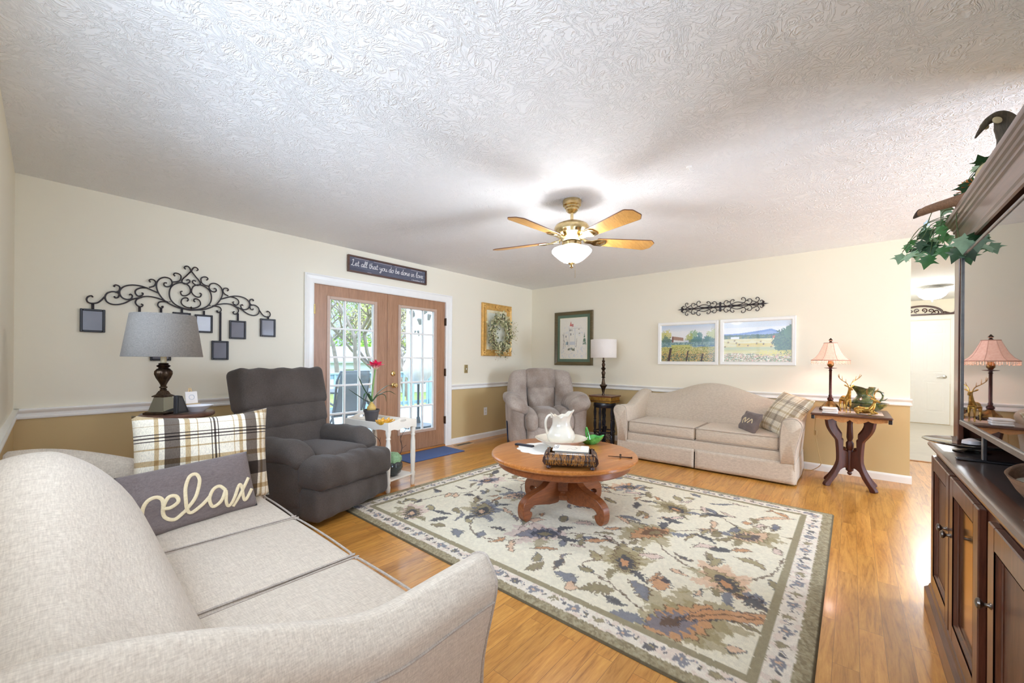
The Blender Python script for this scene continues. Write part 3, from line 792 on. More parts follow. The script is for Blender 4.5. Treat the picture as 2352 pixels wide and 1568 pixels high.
fm = Vector((4.345, 3.035, 0)); ang = math.atan2(.74, .67) - R(90)            # facing (-.67,-.74)
r2 = thing('recliner', 'taupe suede recliner with puffy arms in the far corner', 'armchair', (fm.x + .67 * .45, fm.y + .74 * .45, 0), ang)
MB().rbox((0, .02, .20), (.92, .78, .34), .06, (8, 8, 4)).obj('base', M_taupe, r2, smooth=70)
for sx in (-1, 1):
    def apw(p, u, v, w):
        p = Vector(p); p.x += sx * .02 * w; p.y += .02 * math.sin(w * 3) * (v < 0); return p
    MB().rbox((sx * .415, -.06, .31), (.20, .72, .58), .07, (4, 8, 6), puff=(.012, .03, 0), warp=apw).obj('arm_panel', M_taupe, r2, smooth=70)
    def arw(p, u, v, w):
        p = Vector(p); o = sx * u
        p.z += .045 * o - .060 * smooth01((-v - .4) / .6) + .007 * math.sin(v * 26) * (1 - abs(u) * .3) * (v < .5); p.x += .006 * math.sin(v * 21) ; return p
    MB().rbox((sx * .43, -.10, .625), (.285, .66, .17), .083, (6, 26, 4), puff=(.01, .02, .02), warp=arw).obj('armrest', M_taupe, r2, smooth=70)
def stw(p, u, v, w):
    p = Vector(p); p.z -= .05 * smooth01((-v - .3) / .7); return p
MB().rbox((0, -.12, .42), (.34, .68, .20), .07, (8, 10, 3), puff=(0, .02, .02), warp=stw).obj('seat', M_taupe, r2, smooth=70)
for sx in (-1, 1):
    MB().rbox((sx * .245, -.13, .41), (.17, .70, .235), .075, (4, 10, 4), puff=(.01, .02, .02), warp=stw).obj('seat_side', M_taupe, r2, smooth=70)
MB().rbox((0, -.40, .19), (.62, .10, .24), .04, (12, 2, 4), puff=(0, .02, 0)).obj('footrest_panel', M_taupe, r2, smooth=70)
bk = Matrix.Translation((0, .17, .44)) @ Matrix.Rotation(R(-12), 4, 'X')
MB().rbox((0, .13, .28), (.76, .10, .70), .05, (8, 3, 8), M=bk).obj('back_frame', M_taupe, r2, smooth=70)
def hd_(p, u, v, w):
    p = Vector(p); p.x *= 1 + .10 * (w * .5 + .5); p.z += -.012 * abs(u) ** 3 * max(w, 0); p.y += .007 * math.sin(u * 15) * (1 - w * w); return p
MB().rbox((0, .025, .485), (.43, .21, .32), .06, (12, 3, 6), puff=(0, .035, .01), warp=hd_, M=bk).obj('head_cushion', M_taupe, r2, smooth=70)
def lm_(p, u, v, w):
    p = Vector(p); p.x *= 1 + .07 * w; p.y += .008 * math.sin(u * 9 + w * 4) ; return p
MB().rbox((0, .02, .185), (.39, .20, .38), .06, (12, 3, 8), puff=(0, .04, 0), warp=lm_, M=bk).obj('lumbar_cushion', M_taupe, r2, smooth=70)
for sx in (-1, 1):
    def wg(p, u, v, w):
        p = Vector(p); q = (w + 1) / 2; p.x += sx * (.015 - .015 * q * q + .035 * math.sin(q * 3.1)); p.z -= (.022 + .016 * sx * u) * max(w, 0); p.y -= .03 * (sx * u) * .5; return p
    MB().rbox((sx * .305, .03, .29), (.275, .22, .70), .07, (6, 4, 10), puff=(.01, .03, .01), warp=wg, M=bk).obj('back_wing', M_taupe, r2, smooth=70)
MB().tube(catmull([(-.535, -.05, .34), (-.545, -.20, .22), (-.54, -.26, .06)], 5), .012, 6, sy=.4).obj('pull_strap', plain('navy_strap', (44, 56, 82), .7), r2)
# ------------------------------------------------------------------ rug
def rug():
    x0, x1, y0, y1 = 1.535, 4.01, .10, 3.12
    st = .0065; nx, ny = int((x1 - x0) / st), int((y1 - y0) / st)
    X, Y = np.meshgrid(np.linspace(x0, x1, nx), np.linspace(y0, y1, ny)); sh = X.shape
    wx = (fbm(sh, (150, 120), 3, 2) - .5) * .030; wy = (fbm(sh, (150, 120), 8, 2) - .5) * .030
    jag = fbm(sh, (260, 210), 21, 2) - .5
    PX, PY = X + wx, Y + wy
    p = Paint(PX, PY, (238, 231, 206))
    OL, OL2, NV, SL, RU, PE, PK, BR, CR = (146, 134, 100), (170, 156, 116), (82, 82, 90), (126, 128, 138), (206, 156, 112), (226, 192, 158), (226, 204, 188), (112, 90, 72), (238, 231, 206)
    ed = np.minimum(np.minimum(X - x0, x1 - X), np.minimum(Y - y0, y1 - Y))
    field = ed > .20
    rg = random.Random(4); low = fbm(sh, (26, 21), 33, 2)
    def local(cx, cy, a):
        dx, dy = PX - cx, PY - cy; c, s = math.cos(a), math.sin(a); return dx * c + dy * s, -dx * s + dy * c
    def leaf(cx, cy, a, L, W, fill, line=NV, bend=0.0, saw=0.0, vein=None, al=.9):
        u, v = local(cx, cy, a); t = u / L + .5; v = v - bend * L * (4 * (t - .5) ** 2 - 1) * .5
        w = W * np.sin(np.pi * np.clip(t, 0, 1)) ** .75 * (1.15 - .5 * np.clip(t, 0, 1))
        if saw: w = w * (1 + saw * np.sin(t * 40))
        ins = (t > 0) & (t < 1)
        d = np.where(ins, w - np.abs(v), -1) + jag * .016
        m = (d > 0) & field
        lw = .009 if line is not None else -1
        if line is not None: p.put(m & (d < lw), line, .8)
        p.put(m & (d >= lw), fill, al)
        if vein: p.put(m & (np.abs(v + jag * .01) < .006), vein, .8)
    def blob(cx, cy, a, L, W, fill, lobes, amp, al=.9, hole=0.0, line=None):
        u, v = local(cx, cy, a); r = np.hypot(u / L, v / W); th = np.arctan2(v / W, u / L)
        lim = (1 + amp * np.abs(np.sin(th * lobes / 2 + cx)) - amp * .5 - .25 * np.cos(th) * .4) * (.62 + .76 * low)
        d = lim - r + jag * .55
        m = (d > 0) & field & (r > hole)
        if line is not None: p.put(m & (d < .10), line, .8); m = m & (d >= .10)
        p.put(m, fill, al)
    def palm(cx, cy, a, s, c1, c2, c3, c4):
        """big serrated blossom built of overlapping leaves, pointing along a"""
        ca, sa = math.cos(a), math.sin(a); at = lambda u, v: (cx + u * ca - v * sa, cy + u * sa + v * ca)
        for k, (u, v, da, L, W) in enumerate(((-.02, .10, 1.05, .20, .050), (-.02, -.10, -1.05, .20, .050), (.07, .085, .55, .22, .045), (.07, -.085, -.55, .22, .045))):
            leaf(*at(u * s, v * s), a + da, L * s, W * s, c1 if k % 2 else rg.choice([c1, OL2, c2]), None, .2 * (-1) ** k, .3, None, .75)
        leaf(*at(.03 * s, 0), a, .40 * s, .105 * s, c1, None, .1, .28, None, .8)
        leaf(*at(.01 * s, .008), a + .1, .30 * s, .080 * s, c2, BR, .12, .22, None, .85)
        leaf(*at(-.02 * s, 0), a - .1, .19 * s, .055 * s, c3, None, .1, .3, None, .85)
        leaf(*at(-.03 * s, 0), a, .09 * s, .024 * s, c4, None, 0, .2, None, .9)
        for k in (-1, 1):
            leaf(*at(-.17 * s, .06 * s * k), a + 2.6 * k, .15 * s, .030 * s, rg.choice([NV, SL, OL]), None, .3 * k, .25); leaf(*at(.27 * s, .07 * s * k), a + .5 * k, .13 * s, .024 * s, rg.choice([RU, NV, OL]), BR, -.3 * k, .15)
    def vine(pts, col=BR, w=.006):
        for q in zip(pts[:-1], pts[1:]):
            (ax, ay), (bx, by) = q; dx, dy = bx - ax, by - ay; l2 = dx * dx + dy * dy + 1e-9
            t = np.clip(((PX - ax) * dx + (PY - ay) * dy) / l2, 0, 1); d = np.hypot(PX - ax - dx * t, PY - ay - dy * t)
            p.put((d + jag * .006 < w) & field, col, .75)
    def cv(pts, **k): vine([(q.x, q.y) for q in catmull([(a, b, 0) for a, b in pts], 6)], **k)
    cv([(2.72, 1.05), (2.95, .85), (3.1, .55), (3.4, .45)]); cv([(2.72, 1.05), (2.5, .85), (2.39, .55), (2.6, .35), (2.9, .3)]); cv([(2.24, 1.03), (2.05, 1.2), (1.95, .95), (1.85, .75)])
    cv([(2.2, 1.6), (2.4, 1.4), (2.45, 1.2), (2.25, 1.05)]); cv([(2.25, 2.22), (2.0, 2.1), (1.9, 1.9), (2.0, 1.7), (2.2, 1.6)]); cv([(2.25, 2.22), (2.5, 2.3), (2.7, 2.2), (3.0, 2.4), (3.3, 2.2)])
    cv([(3.3, 1.08), (3.45, 1.3), (3.3, 1.6), (3.5, 1.9), (3.3, 2.2)]); cv([(3.29, 1.08), (3.44, .85), (3.3, .7), (3.12, .52)]); cv([(1.83, 2.62), (2.0, 2.75), (2.3, 2.72), (2.5, 2.6), (2.8, 2.72)])
    cv([(2.1, .7), (2.27, .55), (2.39, .52)], col=OL2)
    palm(2.717, 1.051, 2.6, 1.15, OL2, RU, BR, OL); palm(1.90, .60, -.5, 1.45, OL2, RU, SL, BR); palm(2.244, 1.03, .5, 1.0, OL2, OL, NV, RU)
    palm(2.20, 1.62, 2.3, 1.1, PK, SL, NV, OL); palm(2.25, 2.22, .6, 1.0, SL, OL2, NV, PE); palm(1.85, 2.60, 1.0, .9, PK, OL, NV, PE); palm(2.69, 2.21, 2.0, .8, SL, PE, NV, OL)
    palm(3.29, 1.085, 1.2, .9, OL2, OL, NV, RU); palm(3.12, .52, -.7, 1.0, OL2, PE, NV, OL); palm(2.386, .525, .8, 1.0, PE, OL2, NV, RU); palm(3.30, 2.22, .9, .9, SL, PE, NV, OL); palm(2.85, 2.72, -.3, .85, PK, SL, NV, RU)
    palm(3.55, 1.60, 2.2, .8, PE, SL, NV, OL); palm(2.95, 1.75, 1.4, .8, SL, PK, NV, OL)
    leaf(2.00, .41, 2.20, .50, .052, RU, NV, .32, 0, BR); leaf(3.56, .44, 2.36, .34, .030, PE, BR, .2, 0); leaf(1.996, .85, .9, .20, .05, SL, BR, .35, .2); leaf(2.144, .77, .2, .16, .055, RU, NV, 0, .2); leaf(2.19, .76, .1, .07, .026, NV)
    leaf(1.832, 1.19, 1.3, .17, .05, SL, NV, .4, .2); leaf(1.80, 1.12, .6, .10, .04, PE, BR); leaf(1.857, 1.0, 2.2, .20, .055, OL, BR, .2, .3); leaf(2.36, 1.33, 1.9, .14, .03, SL, NV, .2); leaf(2.195, 1.43, .6, .11, .035, SL, NV)
    leaf(2.27, .37, 1.2, .16, .055, NV, BR, .1, .3); leaf(2.51, .29, .7, .15, .05, OL, NV, .1, .2); leaf(2.55, 1.48, 2.2, .16, .04, PK, NV, .2, .2); leaf(1.83, 2.07, 1.1, .15, .04, SL, NV, .2, .2); leaf(1.93, 1.92, .4, .12, .035, SL, NV)
    leaf(1.82, 2.25, 2.0, .13, .035, OL, BR, .3); leaf(2.84, .52, 2.3, .14, .03, RU, BR, .2); leaf(2.95, .66, 2.4, .18, .026, OL, BR, -.2); leaf(3.44, .85, .8, .13, .03, SL, NV, .2); leaf(2.29, 2.70, .5, .14, .03, PE, BR, .2); leaf(2.55, 2.52, 1.0, .13, .03, SL, NV, .2)
    for _ in range(190):
        x, y = rg.uniform(1.78, 3.78), rg.uniform(.34, 2.90); j = int((y - y0) / st); i = int((x - x0) / st)
        if abs(p.c[j, i] - np.array(lin(CR))).sum() < .02:
            leaf(x, y, rg.uniform(0, 6.3), rg.uniform(.08, .20), rg.uniform(.016, .040), rg.choice([SL, NV, OL, RU, PE, OL2, PK]), rg.choice([NV, BR]), rg.uniform(-.35, .35), rg.choice([0, .2]))
    # borders
    e = ed + jag * .008
    p.put((e > .158) & (e < .198), OL, .85)
    band = (e > .066) & (e <= .158); p.put(band, (241, 232, 214)); p.put(band & (fbm(sh, (90, 75), 40, 2) > .60), PK, .5)
    def flower(cx, cy, r, c, c2):
        u, v = PX - cx, PY - cy; rr = np.hypot(u, v); th = np.arctan2(v, u); lim = r * (1 + .18 * np.sin(th * 6)) + jag * .02
        p.put((rr < lim) & (rr > r * .34), c, .85); p.put(rr < r * .34, c2, .9)
    def along(n, fixed, horiz, lo, hi):
        k = 0; x = lo
        while x < hi:
            big = k % 4 == 0
            pos = (x, fixed) if horiz else (fixed, x)
            off = rg.uniform(-.012, .012)
            pos = (pos[0], pos[1] + (0 if big else off)) if horiz else (pos[0] + (0 if big else off), pos[1])
            if big: flower(*pos, .030, SL, PE)
            elif k % 4 == 2: flower(*pos, .023, rg.choice([OL, NV]), OL2)
            else: flower(pos[0], pos[1], .011, NV, OL); flower(pos[0] + (.024 if horiz else .014), pos[1] + (.014 if horiz else .024), .009, SL, PK)
            x += .062; k += 1
    along(0, y0 + .112, True, x0 + .1, x1 - .1); along(0, y1 - .112, True, x0 + .1, x1 - .1); along(0, x0 + .112, False, y0 + .16, y1 - .12); along(0, x1 - .112, False, y0 + .16, y1 - .12)
    ob = e <= .066; p.put(ob, (168, 156, 124)); p.put(ob & (fbm(sh, (300, 240), 50, 2) > .56), (190, 180, 150), .55); p.put(ob & (fbm(sh, (280, 220), 60, 2) < .42), (122, 110, 84), .5)
    p.put(ed < .012, (96, 84, 62), .9)
    spk = (fbm(sh, (220, 180), 70, 2) - .5)[..., None] * .22; p.c = np.clip(p.c * (1 + spk), 0, 1)
    Zt = .0105 + (vnoise(sh, (150, 120), 90) - .5) * .0022; Zt[ed < .02] = .0085; Zt[ed < .004] = .001
    vs = np.stack([X, Y, Zt], -1).reshape(-1, 3); i = np.arange(nx * ny).reshape(ny, nx)
    fs = np.stack([i[:-1, :-1], i[:-1, 1:], i[1:, 1:], i[1:, :-1]], -1).reshape(-1, 4)
    me = bpy.data.meshes.new('area_rug'); me.vertices.add(len(vs)); me.vertices.foreach_set('co', vs.astype(np.float32).ravel())
    me.loops.add(fs.size); me.loops.foreach_set('vertex_index', fs.astype(np.int32).ravel()); me.polygons.add(len(fs))
    me.polygons.foreach_set('loop_start', np.arange(0, fs.size, 4, dtype=np.int32)); me.polygons.foreach_set('loop_total', np.full(len(fs), 4, dtype=np.int32)); me.update(calc_edges=True)
    at = me.color_attributes.new('Col', 'FLOAT_COLOR', 'POINT'); at.data.foreach_set('color', np.concatenate([p.c.reshape(-1, 3), np.ones((nx * ny, 1))], 1).astype(np.float32).ravel())
    me.shade_smooth(); me.materials.append(attr_mat('rug_wool', .95, .10, 420, .5, .004)); o = bpy.data.objects.new('area_rug', me); COL.objects.link(o)
    tag(o, 'large cream floral area rug with an olive border under the round coffee table', 'rug')
rug()

# ------------------------------------------------------------------ coffee table
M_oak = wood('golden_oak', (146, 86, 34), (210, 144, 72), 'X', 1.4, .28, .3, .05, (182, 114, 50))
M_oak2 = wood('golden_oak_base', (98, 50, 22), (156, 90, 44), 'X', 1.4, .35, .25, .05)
t = thing('coffee_table', 'round oak pedestal coffee table on the floral rug', 'coffee table', (2.70, 1.76, .0132), R(-11.5))
MB().lathe([(0, .415), (.545, .415), (.566, .420), (.575, .430), (.575, .444), (.568, .453), (.555, .456), (0, .456)], 72).obj('tabletop', M_oak, t, smooth=30)
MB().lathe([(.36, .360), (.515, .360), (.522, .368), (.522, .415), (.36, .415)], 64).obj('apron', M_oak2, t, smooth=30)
oct_ = lambda r, z, a: (r * math.cos(a + R(22.5)), r * math.sin(a + R(22.5)), z)
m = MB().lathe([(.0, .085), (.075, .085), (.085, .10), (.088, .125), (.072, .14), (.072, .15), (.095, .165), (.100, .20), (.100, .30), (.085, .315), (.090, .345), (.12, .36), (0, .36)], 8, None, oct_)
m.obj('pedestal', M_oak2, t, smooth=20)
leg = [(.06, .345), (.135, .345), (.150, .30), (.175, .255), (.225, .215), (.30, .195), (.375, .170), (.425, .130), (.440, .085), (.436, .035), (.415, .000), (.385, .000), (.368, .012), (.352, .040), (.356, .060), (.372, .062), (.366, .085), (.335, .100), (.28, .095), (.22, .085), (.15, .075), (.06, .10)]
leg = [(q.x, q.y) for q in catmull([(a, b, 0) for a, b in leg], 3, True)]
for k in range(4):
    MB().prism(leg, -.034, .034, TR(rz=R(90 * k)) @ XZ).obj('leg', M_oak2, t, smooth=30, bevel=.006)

# ------------------------------------------------------------------ white tray table by the doors
M_chalk = plain('chalk_white_paint', (238, 230, 216), .6, vary=.05, scale=9)
M_worn = plain('worn_edge_brown', (120, 92, 70), .7)
tt = thing('tray_table', 'distressed white tray table with turned legs beside the charcoal recliner', 'side table', (2.09, 3.435, 0), R(10))
a, b_ = .165, .285
zt = .585
def apron_poly(half, top_fn, n=24, low=.0, amp=.014, waves=3, handle=False):
    top = [(half * (2 * i / n - 1), top_fn(2 * i / n - 1)) for i in range(n + 1)]
    bot = [(half * (1 - 2 * i / n), low + amp * abs(math.sin(math.pi * waves * i / n))) for i in range(n + 1)]
    return bot + top
MB().box(-a + .01, a - .01, -b_ + .01, b_ - .01, zt + .001, zt + .014).obj('tray_floor', M_chalk, tt, smooth=0)
for sx in (-1, 1):   # long sides
    MB().prism(apron_poly(b_ + .01, lambda u: .075 + .006 * u * u), -.007, .007, TR(sx * a, 0, zt - .035, rz=R(90)) @ XZ).obj('tray_side', M_chalk, tt, smooth=0, bevel=.003)
for sy in (-1, 1):   # short sides rise to a handle, slotted: built as two halves round the slot
    top = lambda u: .080 + .036 * math.exp(-(u / .5) ** 2)
    n = 24; pol = apron_poly(a + .01, top, 24, 0, .014, 3)
    m = MB()
    ring_o = [(x, z) for x, z in pol]
    cx, cz, rx_, rz_ = 0, .083, .042, .011
    # strip between outer outline and slot
    for s_ in (-1, 1):
        vs = []; fs = []
        N = len(ring_o)
        inn = []
        for (x, z) in ring_o:
            th = math.atan2((z - cz) / .05, (x - cx) / .12); inn.append((cx + rx_ * math.cos(th), cz + rz_ * math.sin(th)))
        break
    vs = [(x, -.007, z) for x, z in ring_o] + [(x, -.007, z) for x, z in inn] + [(x, .007, z) for x, z in ring_o] + [(x, .007, z) for x, z in inn]
    fs = []
    for i in range(N):
        j = (i + 1) % N
        fs += [(i, j, N + j, N + i), (2 * N + i, 3 * N + i, 3 * N + j, 2 * N + j), (i, 2 * N + i, 2 * N + j, j), (N + i, N + j, 3 * N + j, 3 * N + i)]
    m.add(vs, fs, TR(0, sy * b_, zt - .035)); m.obj('tray_end', M_chalk, tt, smooth=0)
leg_p = [(.014, 0), (.020, .01), (.022, .05), (.017, .075), (.023, .09), (.023, .12), (.017, .135), (.019, .16), (.024, .28), (.022, .42), (.016, .47), (.022, .482), (.016, .495), (.020, .51), (.024, .535), (.024, .565)]
for sx in (-1, 1):
    for sy in (-1, 1): MB().lathe(leg_p, 16, TR(sx * (a - .012), sy * (b_ - .018), 0)).obj('leg', M_chalk, tt)
MB().box(-a + .002, a - .002, -b_ + .004, b_ - .004, .098, .112, .004).obj('shelf', M_chalk, tt, smooth=0)

# ------------------------------------------------------------------ carved side table by the right wall
M_wal = wood('carved_walnut', (46, 17, 7), (94, 42, 20), 'Z', 1.3, .45, 0, .06)
M_walt = wood('walnut_top', (60, 36, 26), (110, 74, 56), 'X', 1.2, .3, .2, .04)
M_peach = wood('pale_apron', (168, 112, 58), (214, 158, 94), 'Y', 1.2, .4, .2, .04)
e = thing('side_table', 'carved dark walnut parlour table with splayed legs against the right wall', 'side table', (5.07, .012, 0), R(-90))
MB().box(-.285, .285, -.355, .355, .700, .722, .007).obj('tabletop', M_walt, e, smooth=0)
ap = [(-.25, .70)] + [(-.25 + .5 * i / 40, .676 - .022 * (abs(math.sin(math.pi * 4 * i / 40)) ** .8) * (1.0 + .5 * math.cos(math.pi * (i / 20 - 1)))) for i in range(41)] + [(.25, .70)]
for y in (-.31, .31): MB().prism(ap, -.008, .008, TR(0, y, 0) @ XZ).obj('apron', M_peach, e, smooth=0)
ap2 = [(x * 1.24, z) for x, z in ap]
for x in (-.245, .245): MB().prism(ap2, -.008, .008, TR(x, 0, 0, rz=R(90)) @ XZ).obj('apron', M_peach, e, smooth=0)
for sx in (-1, 1):
    for sy in (-1, 1): MB().box(sx * .255, sx * .28, sy * .325, sy * .35, .665, .70, .003).obj('corner_drop', plain('ebony', (30, 26, 26), .4), e, smooth=0)
lp = [(.075, .66), (.21, .68), (.215, .62), (.200, .56), (.165, .50), (.130, .455), (.120, .42), (.112, .30), (.118, .22), (.150, .14), (.195, .07), (.225, .035), (.235, .012), (.225, .0), (.190, .0), (.180, .02), (.165, .045), (.125, .10), (.095, .16), (.050, .185), (.028, .18), (.028, .33), (.055, .345), (.072, .37), (.070, .44), (.085, .455), (.085, .50), (.120, .545), (.140, .60), (.120, .64)]
lp = [(q.x, q.y) for q in catmull([(a_, b2, 0) for a_, b2 in lp], 2, True)]
for k, an in enumerate((35, 145, 215, 325)):
    MB().prism(lp, -.021, .021, TR(rz=R(an)) @ XZ).obj('leg', M_wal, e, smooth=30, bevel=.004)
MB().lathe([(0, .105), (.012, .11), (.020, .125), (.014, .14), (.030, .155), (.030, .33), (.022, .35), (.030, .37), (.030, .42), (.018, .44), (.026, .47), (.021, .60), (.026, .63), (.034, .645), (.03, .70), (0, .70)], 18).obj('centre_column', M_wal, e)
for k, an in enumerate((35, 145, 215, 325)):
    m = MB().lathe([(0, 0), (.022, .004), (.026, .014), (.016, .024), (0, .026)], 12, TR(rz=R(an)) @ TR(.062, 0, .345)); m.obj('rosette', M_wal, e)

# ------------------------------------------------------------------ black spindle stand with a gilt drawer box top
M_black = plain('black_lacquer', (34, 34, 44), .3, vary=.1, coat=.3)
M_gilt = metal('gilt_panel', (222, 180, 92), .38, .1, 40, (196, 150, 68))
s_ = thing('lamp_stand', 'black spindle stand with a gilt panelled top between recliner and sofa', 'stand', (5.20, 2.69, 0), R(-90))
MB().box(-.175, .175, -.155, .155, .685, .705, .004).obj('top', wood('stand_top_brown', (80, 46, 28), (122, 76, 48), 'X', 1, .3), s_, smooth=0)
MB().box(-.16, .16, -.14, .14, .605, .685, .002).obj('gilt_box', M_gilt, s_, smooth=0)
MB().box(-.163, .163, -.143, .143, .627, .634).obj('moulding', plain('stand_brown', (86, 54, 34), .4), s_, smooth=0)
MB().lathe([(0, .535), (.150, .535), (.158, .55), (.158, .59), (.150, .605), (0, .605)], 32).obj('ring_apron', M_black, s_)
sp_prof = [(.014, .0), (.018, .02), (.018, .14), (.012, .15), (.020, .16), (.020, .20), (.013, .21), (.019, .25), (.021, .30), (.013, .35), (.022, .36), (.013, .37), (.018, .42), (.021, .46), (.014, .52), (.018, .54)]
for k in range(5):
    an = R(-90 + 72 * k); M = TR(.138 * math.cos(an), .138 * math.sin(an), 0); MB().lathe(sp_prof, 12, M).obj('spindle', M_black, s_)
MB().lathe([(.135, .185), (.150, .185), (.150, .20), (.135, .20), (.135, .185)], 32).obj('lower_ring', M_black, s_)
MB().lathe([(0, .0), (.016, .0), (.016, .16), (.034, .26), (.012, .27), (.018, .33), (.012, .36), (.018, .42), (.012, .45), (.018, .5), (.012, .54), (0, .54)], 14).obj('centre_spindle', M_black, s_)
def curl(c, r, a0, turns, n=26, shrink=.2):
    return [(c[0] + r * (1 - (1 - shrink) * i / n) * math.cos(a0 + turns * 2 * math.pi * i / n), c[1] + r * (1 - (1 - shrink) * i / n) * math.sin(a0 + turns * 2 * math.pi * i / n)) for i in range(n + 1)]
for k in range(5):
    an = R(-90 + 72 * k + 36); rr = .115
    m = MB()
    for (cx, cz, a0, tu) in ((-.028, .135, -1.57, 1.3), (.028, .135, -1.57, -1.3), (-.028, .06, 1.57, -1.3), (.028, .06, 1.57, 1.3)):
        q = curl((cx, cz), .028, a0, tu); m.tube([TR(rz=an) @ Vector((rr, x, z)) for x, z in q], .0035, 5)
    m.tube([TR(rz=an) @ Vector((rr, x, z)) for x, z in ((-.056, .02), (-.056, .185))], .0035, 5).tube([TR(rz=an) @ Vector((rr, x, z)) for x, z in ((.056, .02), (.056, .185))], .0035, 5)
    m.obj('scroll_panel', M_black, s_)

# ------------------------------------------------------------------ entertainment console, hutch and their doors
M_mah = wood('mahogany', (54, 28, 20), (112, 66, 46), 'Z', 1.2, .3, .35, .05)
M_mahx = wood('mahogany_long', (58, 36, 28), (120, 84, 66), 'X', 1.2, .3, .35, .05)
M_slate = plain('dark_console_top', (78, 70, 68), .28, vary=.12, scale=50, coat=.3)
M_pewter = metal('pewter_knob', (120, 112, 104), .3)
M_mirror = NB('smoked_mirror'); M_mirror.set(color=lin((190, 160, 120)), metal=1.0, rough=.12); M_mirror = M_mirror.m
c = thing('media_console', 'dark mahogany media console with panelled doors at the right edge', 'cabinet', (0, 0, 0))
cx0, cx1, fy, byk = .95, 2.82, -.315, -.86
MB().box(cx0, cx1, byk, fy, .10, .775, .003).obj('body', M_mah, c, smooth=0)
def mould_run(name, prof, x0, x1, y, mat, parent, ret=True):
    """moulding with profile (out,z) along the front and round the x1 end"""
    m = MB(); rings = []
    rings.append([(x0, y + o, z) for o, z in prof]); rings.append([(x1 + o, y + o, z) for o, z in prof]); rings.append([(x1 + o, byk, z) for o, z in prof])
    m.loft(rings); return m.obj(name, mat, parent, smooth=25)
mould_run('plinth', [(-.02, .0), (.035, .0), (.035, .085), (.022, .10), (.018, .115), (.006, .125), (-.02, .125)], cx0, cx1, fy, M_mahx, c)
mould_run('top_moulding', [(-.03, .770), (.004, .770), (.008, .778), (.014, .780), (.018, .790), (.026, .794), (.028, .803), (.022, .812), (.010, .816), (-.03, .816)], cx0, cx1, fy, M_mahx, c)
MB().box(cx0, cx1 - .005, byk, fy - .001, .775, .8155).obj('top', M_slate, c, smooth=0)
M_bead = wood('bead_panel', (60, 34, 24), (124, 84, 60), 'Z', 2.0, .4, .1, .12)
def cab_door(x0, x1, kind, knob_x):
    z0, z1, st = .135, .755, .065
    y0, y1 = fy, fy + .020
    m = MB().box(x0, x0 + st, y0, y1, z0, z1, .003).box(x1 - st, x1, y0, y1, z0, z1, .003).box(x0 + st, x1 - st, y0, y1, z0, z0 + st, .003).box(x0 + st, x1 - st, y0, y1, z1 - st, z1, .003)
    d = m.obj('door', M_mah, c, smooth=0)
    q = MB(); w = .016
    a0, a1, b0, b1 = x0 + st, x1 - st, z0 + st, z1 - st
    prof = [(0, 0), (0, -.003), (.005, -.004), (.010, -.012), (.016, -.014), (.016, -.018), (0, -.018)]
    rings = []
    for px, pz, dx, dz in ((a0, b0, 1, 1), (a0, b1, 1, -1), (a1, b1, -1, -1), (a1, b0, -1, 1), (a0, b0, 1, 1)): rings.append([(px + dx * o, y1 + h, pz + dz * o) for o, h in prof])
    q.loft(rings, cap=False); q.obj('bead_moulding', M_mah, d, smooth=0)
    MB().box(a0 + .001, a1 - .001, y0 + .001, y0 + .004, b0 + .001, b1 - .001).obj('glass_panel' if kind == 'glass' else 'panel', M_mirror if kind == 'glass' else M_bead, d, smooth=0)
    MB().lathe([(0, 0), (.010, .0), (.0055, .005), (.0055, .013), (.011, .017), (.0155, .022), (.0135, .027), (.006, .030), (0, .0305)], 16, TR(knob_x, y1, .53, rx=R(-90))).obj('knob', M_pewter, d)
cab_door(2.335, 2.785, 'wood', 2.368); cab_door(1.85, 2.315, 'glass', 2.282); cab_door(1.27, 1.735, 'wood', 1.695); cab_door(.985, 1.16, 'wood', 1.13)

h = thing('media_hutch', 'dark mahogany hutch with a stepped cornice framing the television', 'cabinet', (0, 0, .8168))
hx0, hx1, hf = .95, 2.815, -.375
dz = -.8168
MB().box(hx1 - .022, hx1, byk, hf, 0, 1.86 + dz, .002).obj('side_panel', M_mah, h, smooth=0); MB().box(hx0, hx0 + .022, byk, hf, 0, 1.86 + dz, .002).obj('side_panel', M_mah, h, smooth=0)
MB().box(hx0 + .022, hx1 - .022, byk, byk + .012, 0, 1.86 + dz).obj('back_panel', M_mah, h, smooth=0)
MB().box(hx1 - .10, hx1, hf - .015, hf + .005, 0, 1.72 + dz, .003).obj('stile', M_mah, h, smooth=0); MB().box(hx0, hx0 + .10, hf - .015, hf + .005, 0, 1.72 + dz, .003).obj('stile', M_mah, h, smooth=0)
MB().box(hx0, hx1, hf - .02, hf + .004, 1.72 + dz, 1.84 + dz, .003).obj('frieze', M_mahx, h, smooth=0)
MB().box(hx0 + .06, hx1 - .06, byk + .02, hf - .03, 1.74 + dz, 1.762 + dz).obj('shelf', M_mah, h, smooth=0)
pr = [(.0, 1.712), (.006, 1.716), (.006, 1.730), (.010, 1.738), (.010, 1.752), (.003, 1.762), (.004, 1.812), (.010, 1.818), (.010, 1.830), (.016, 1.836), (.018, 1.846), (.024, 1.852), (.026, 1.862), (.031, 1.868), (.033, 1.876), (.033, 1.886), (-.04, 1.886), (-.04, 1.712)]
m = MB(); rings = [[(hx0, hf + o, z + dz) for o, z in pr], [(hx1 + o, hf + o, z + dz) for o, z in pr], [(hx1 + o, byk, z + dz) for o, z in pr]]
m.loft(rings); m.obj('cornice', M_mahx, h, smooth=25)
MB().box(hx0, hx1 - .06, byk, hf - .04, 1.868 + dz, 1.884 + dz).obj('top', M_mahx, h, smooth=0)
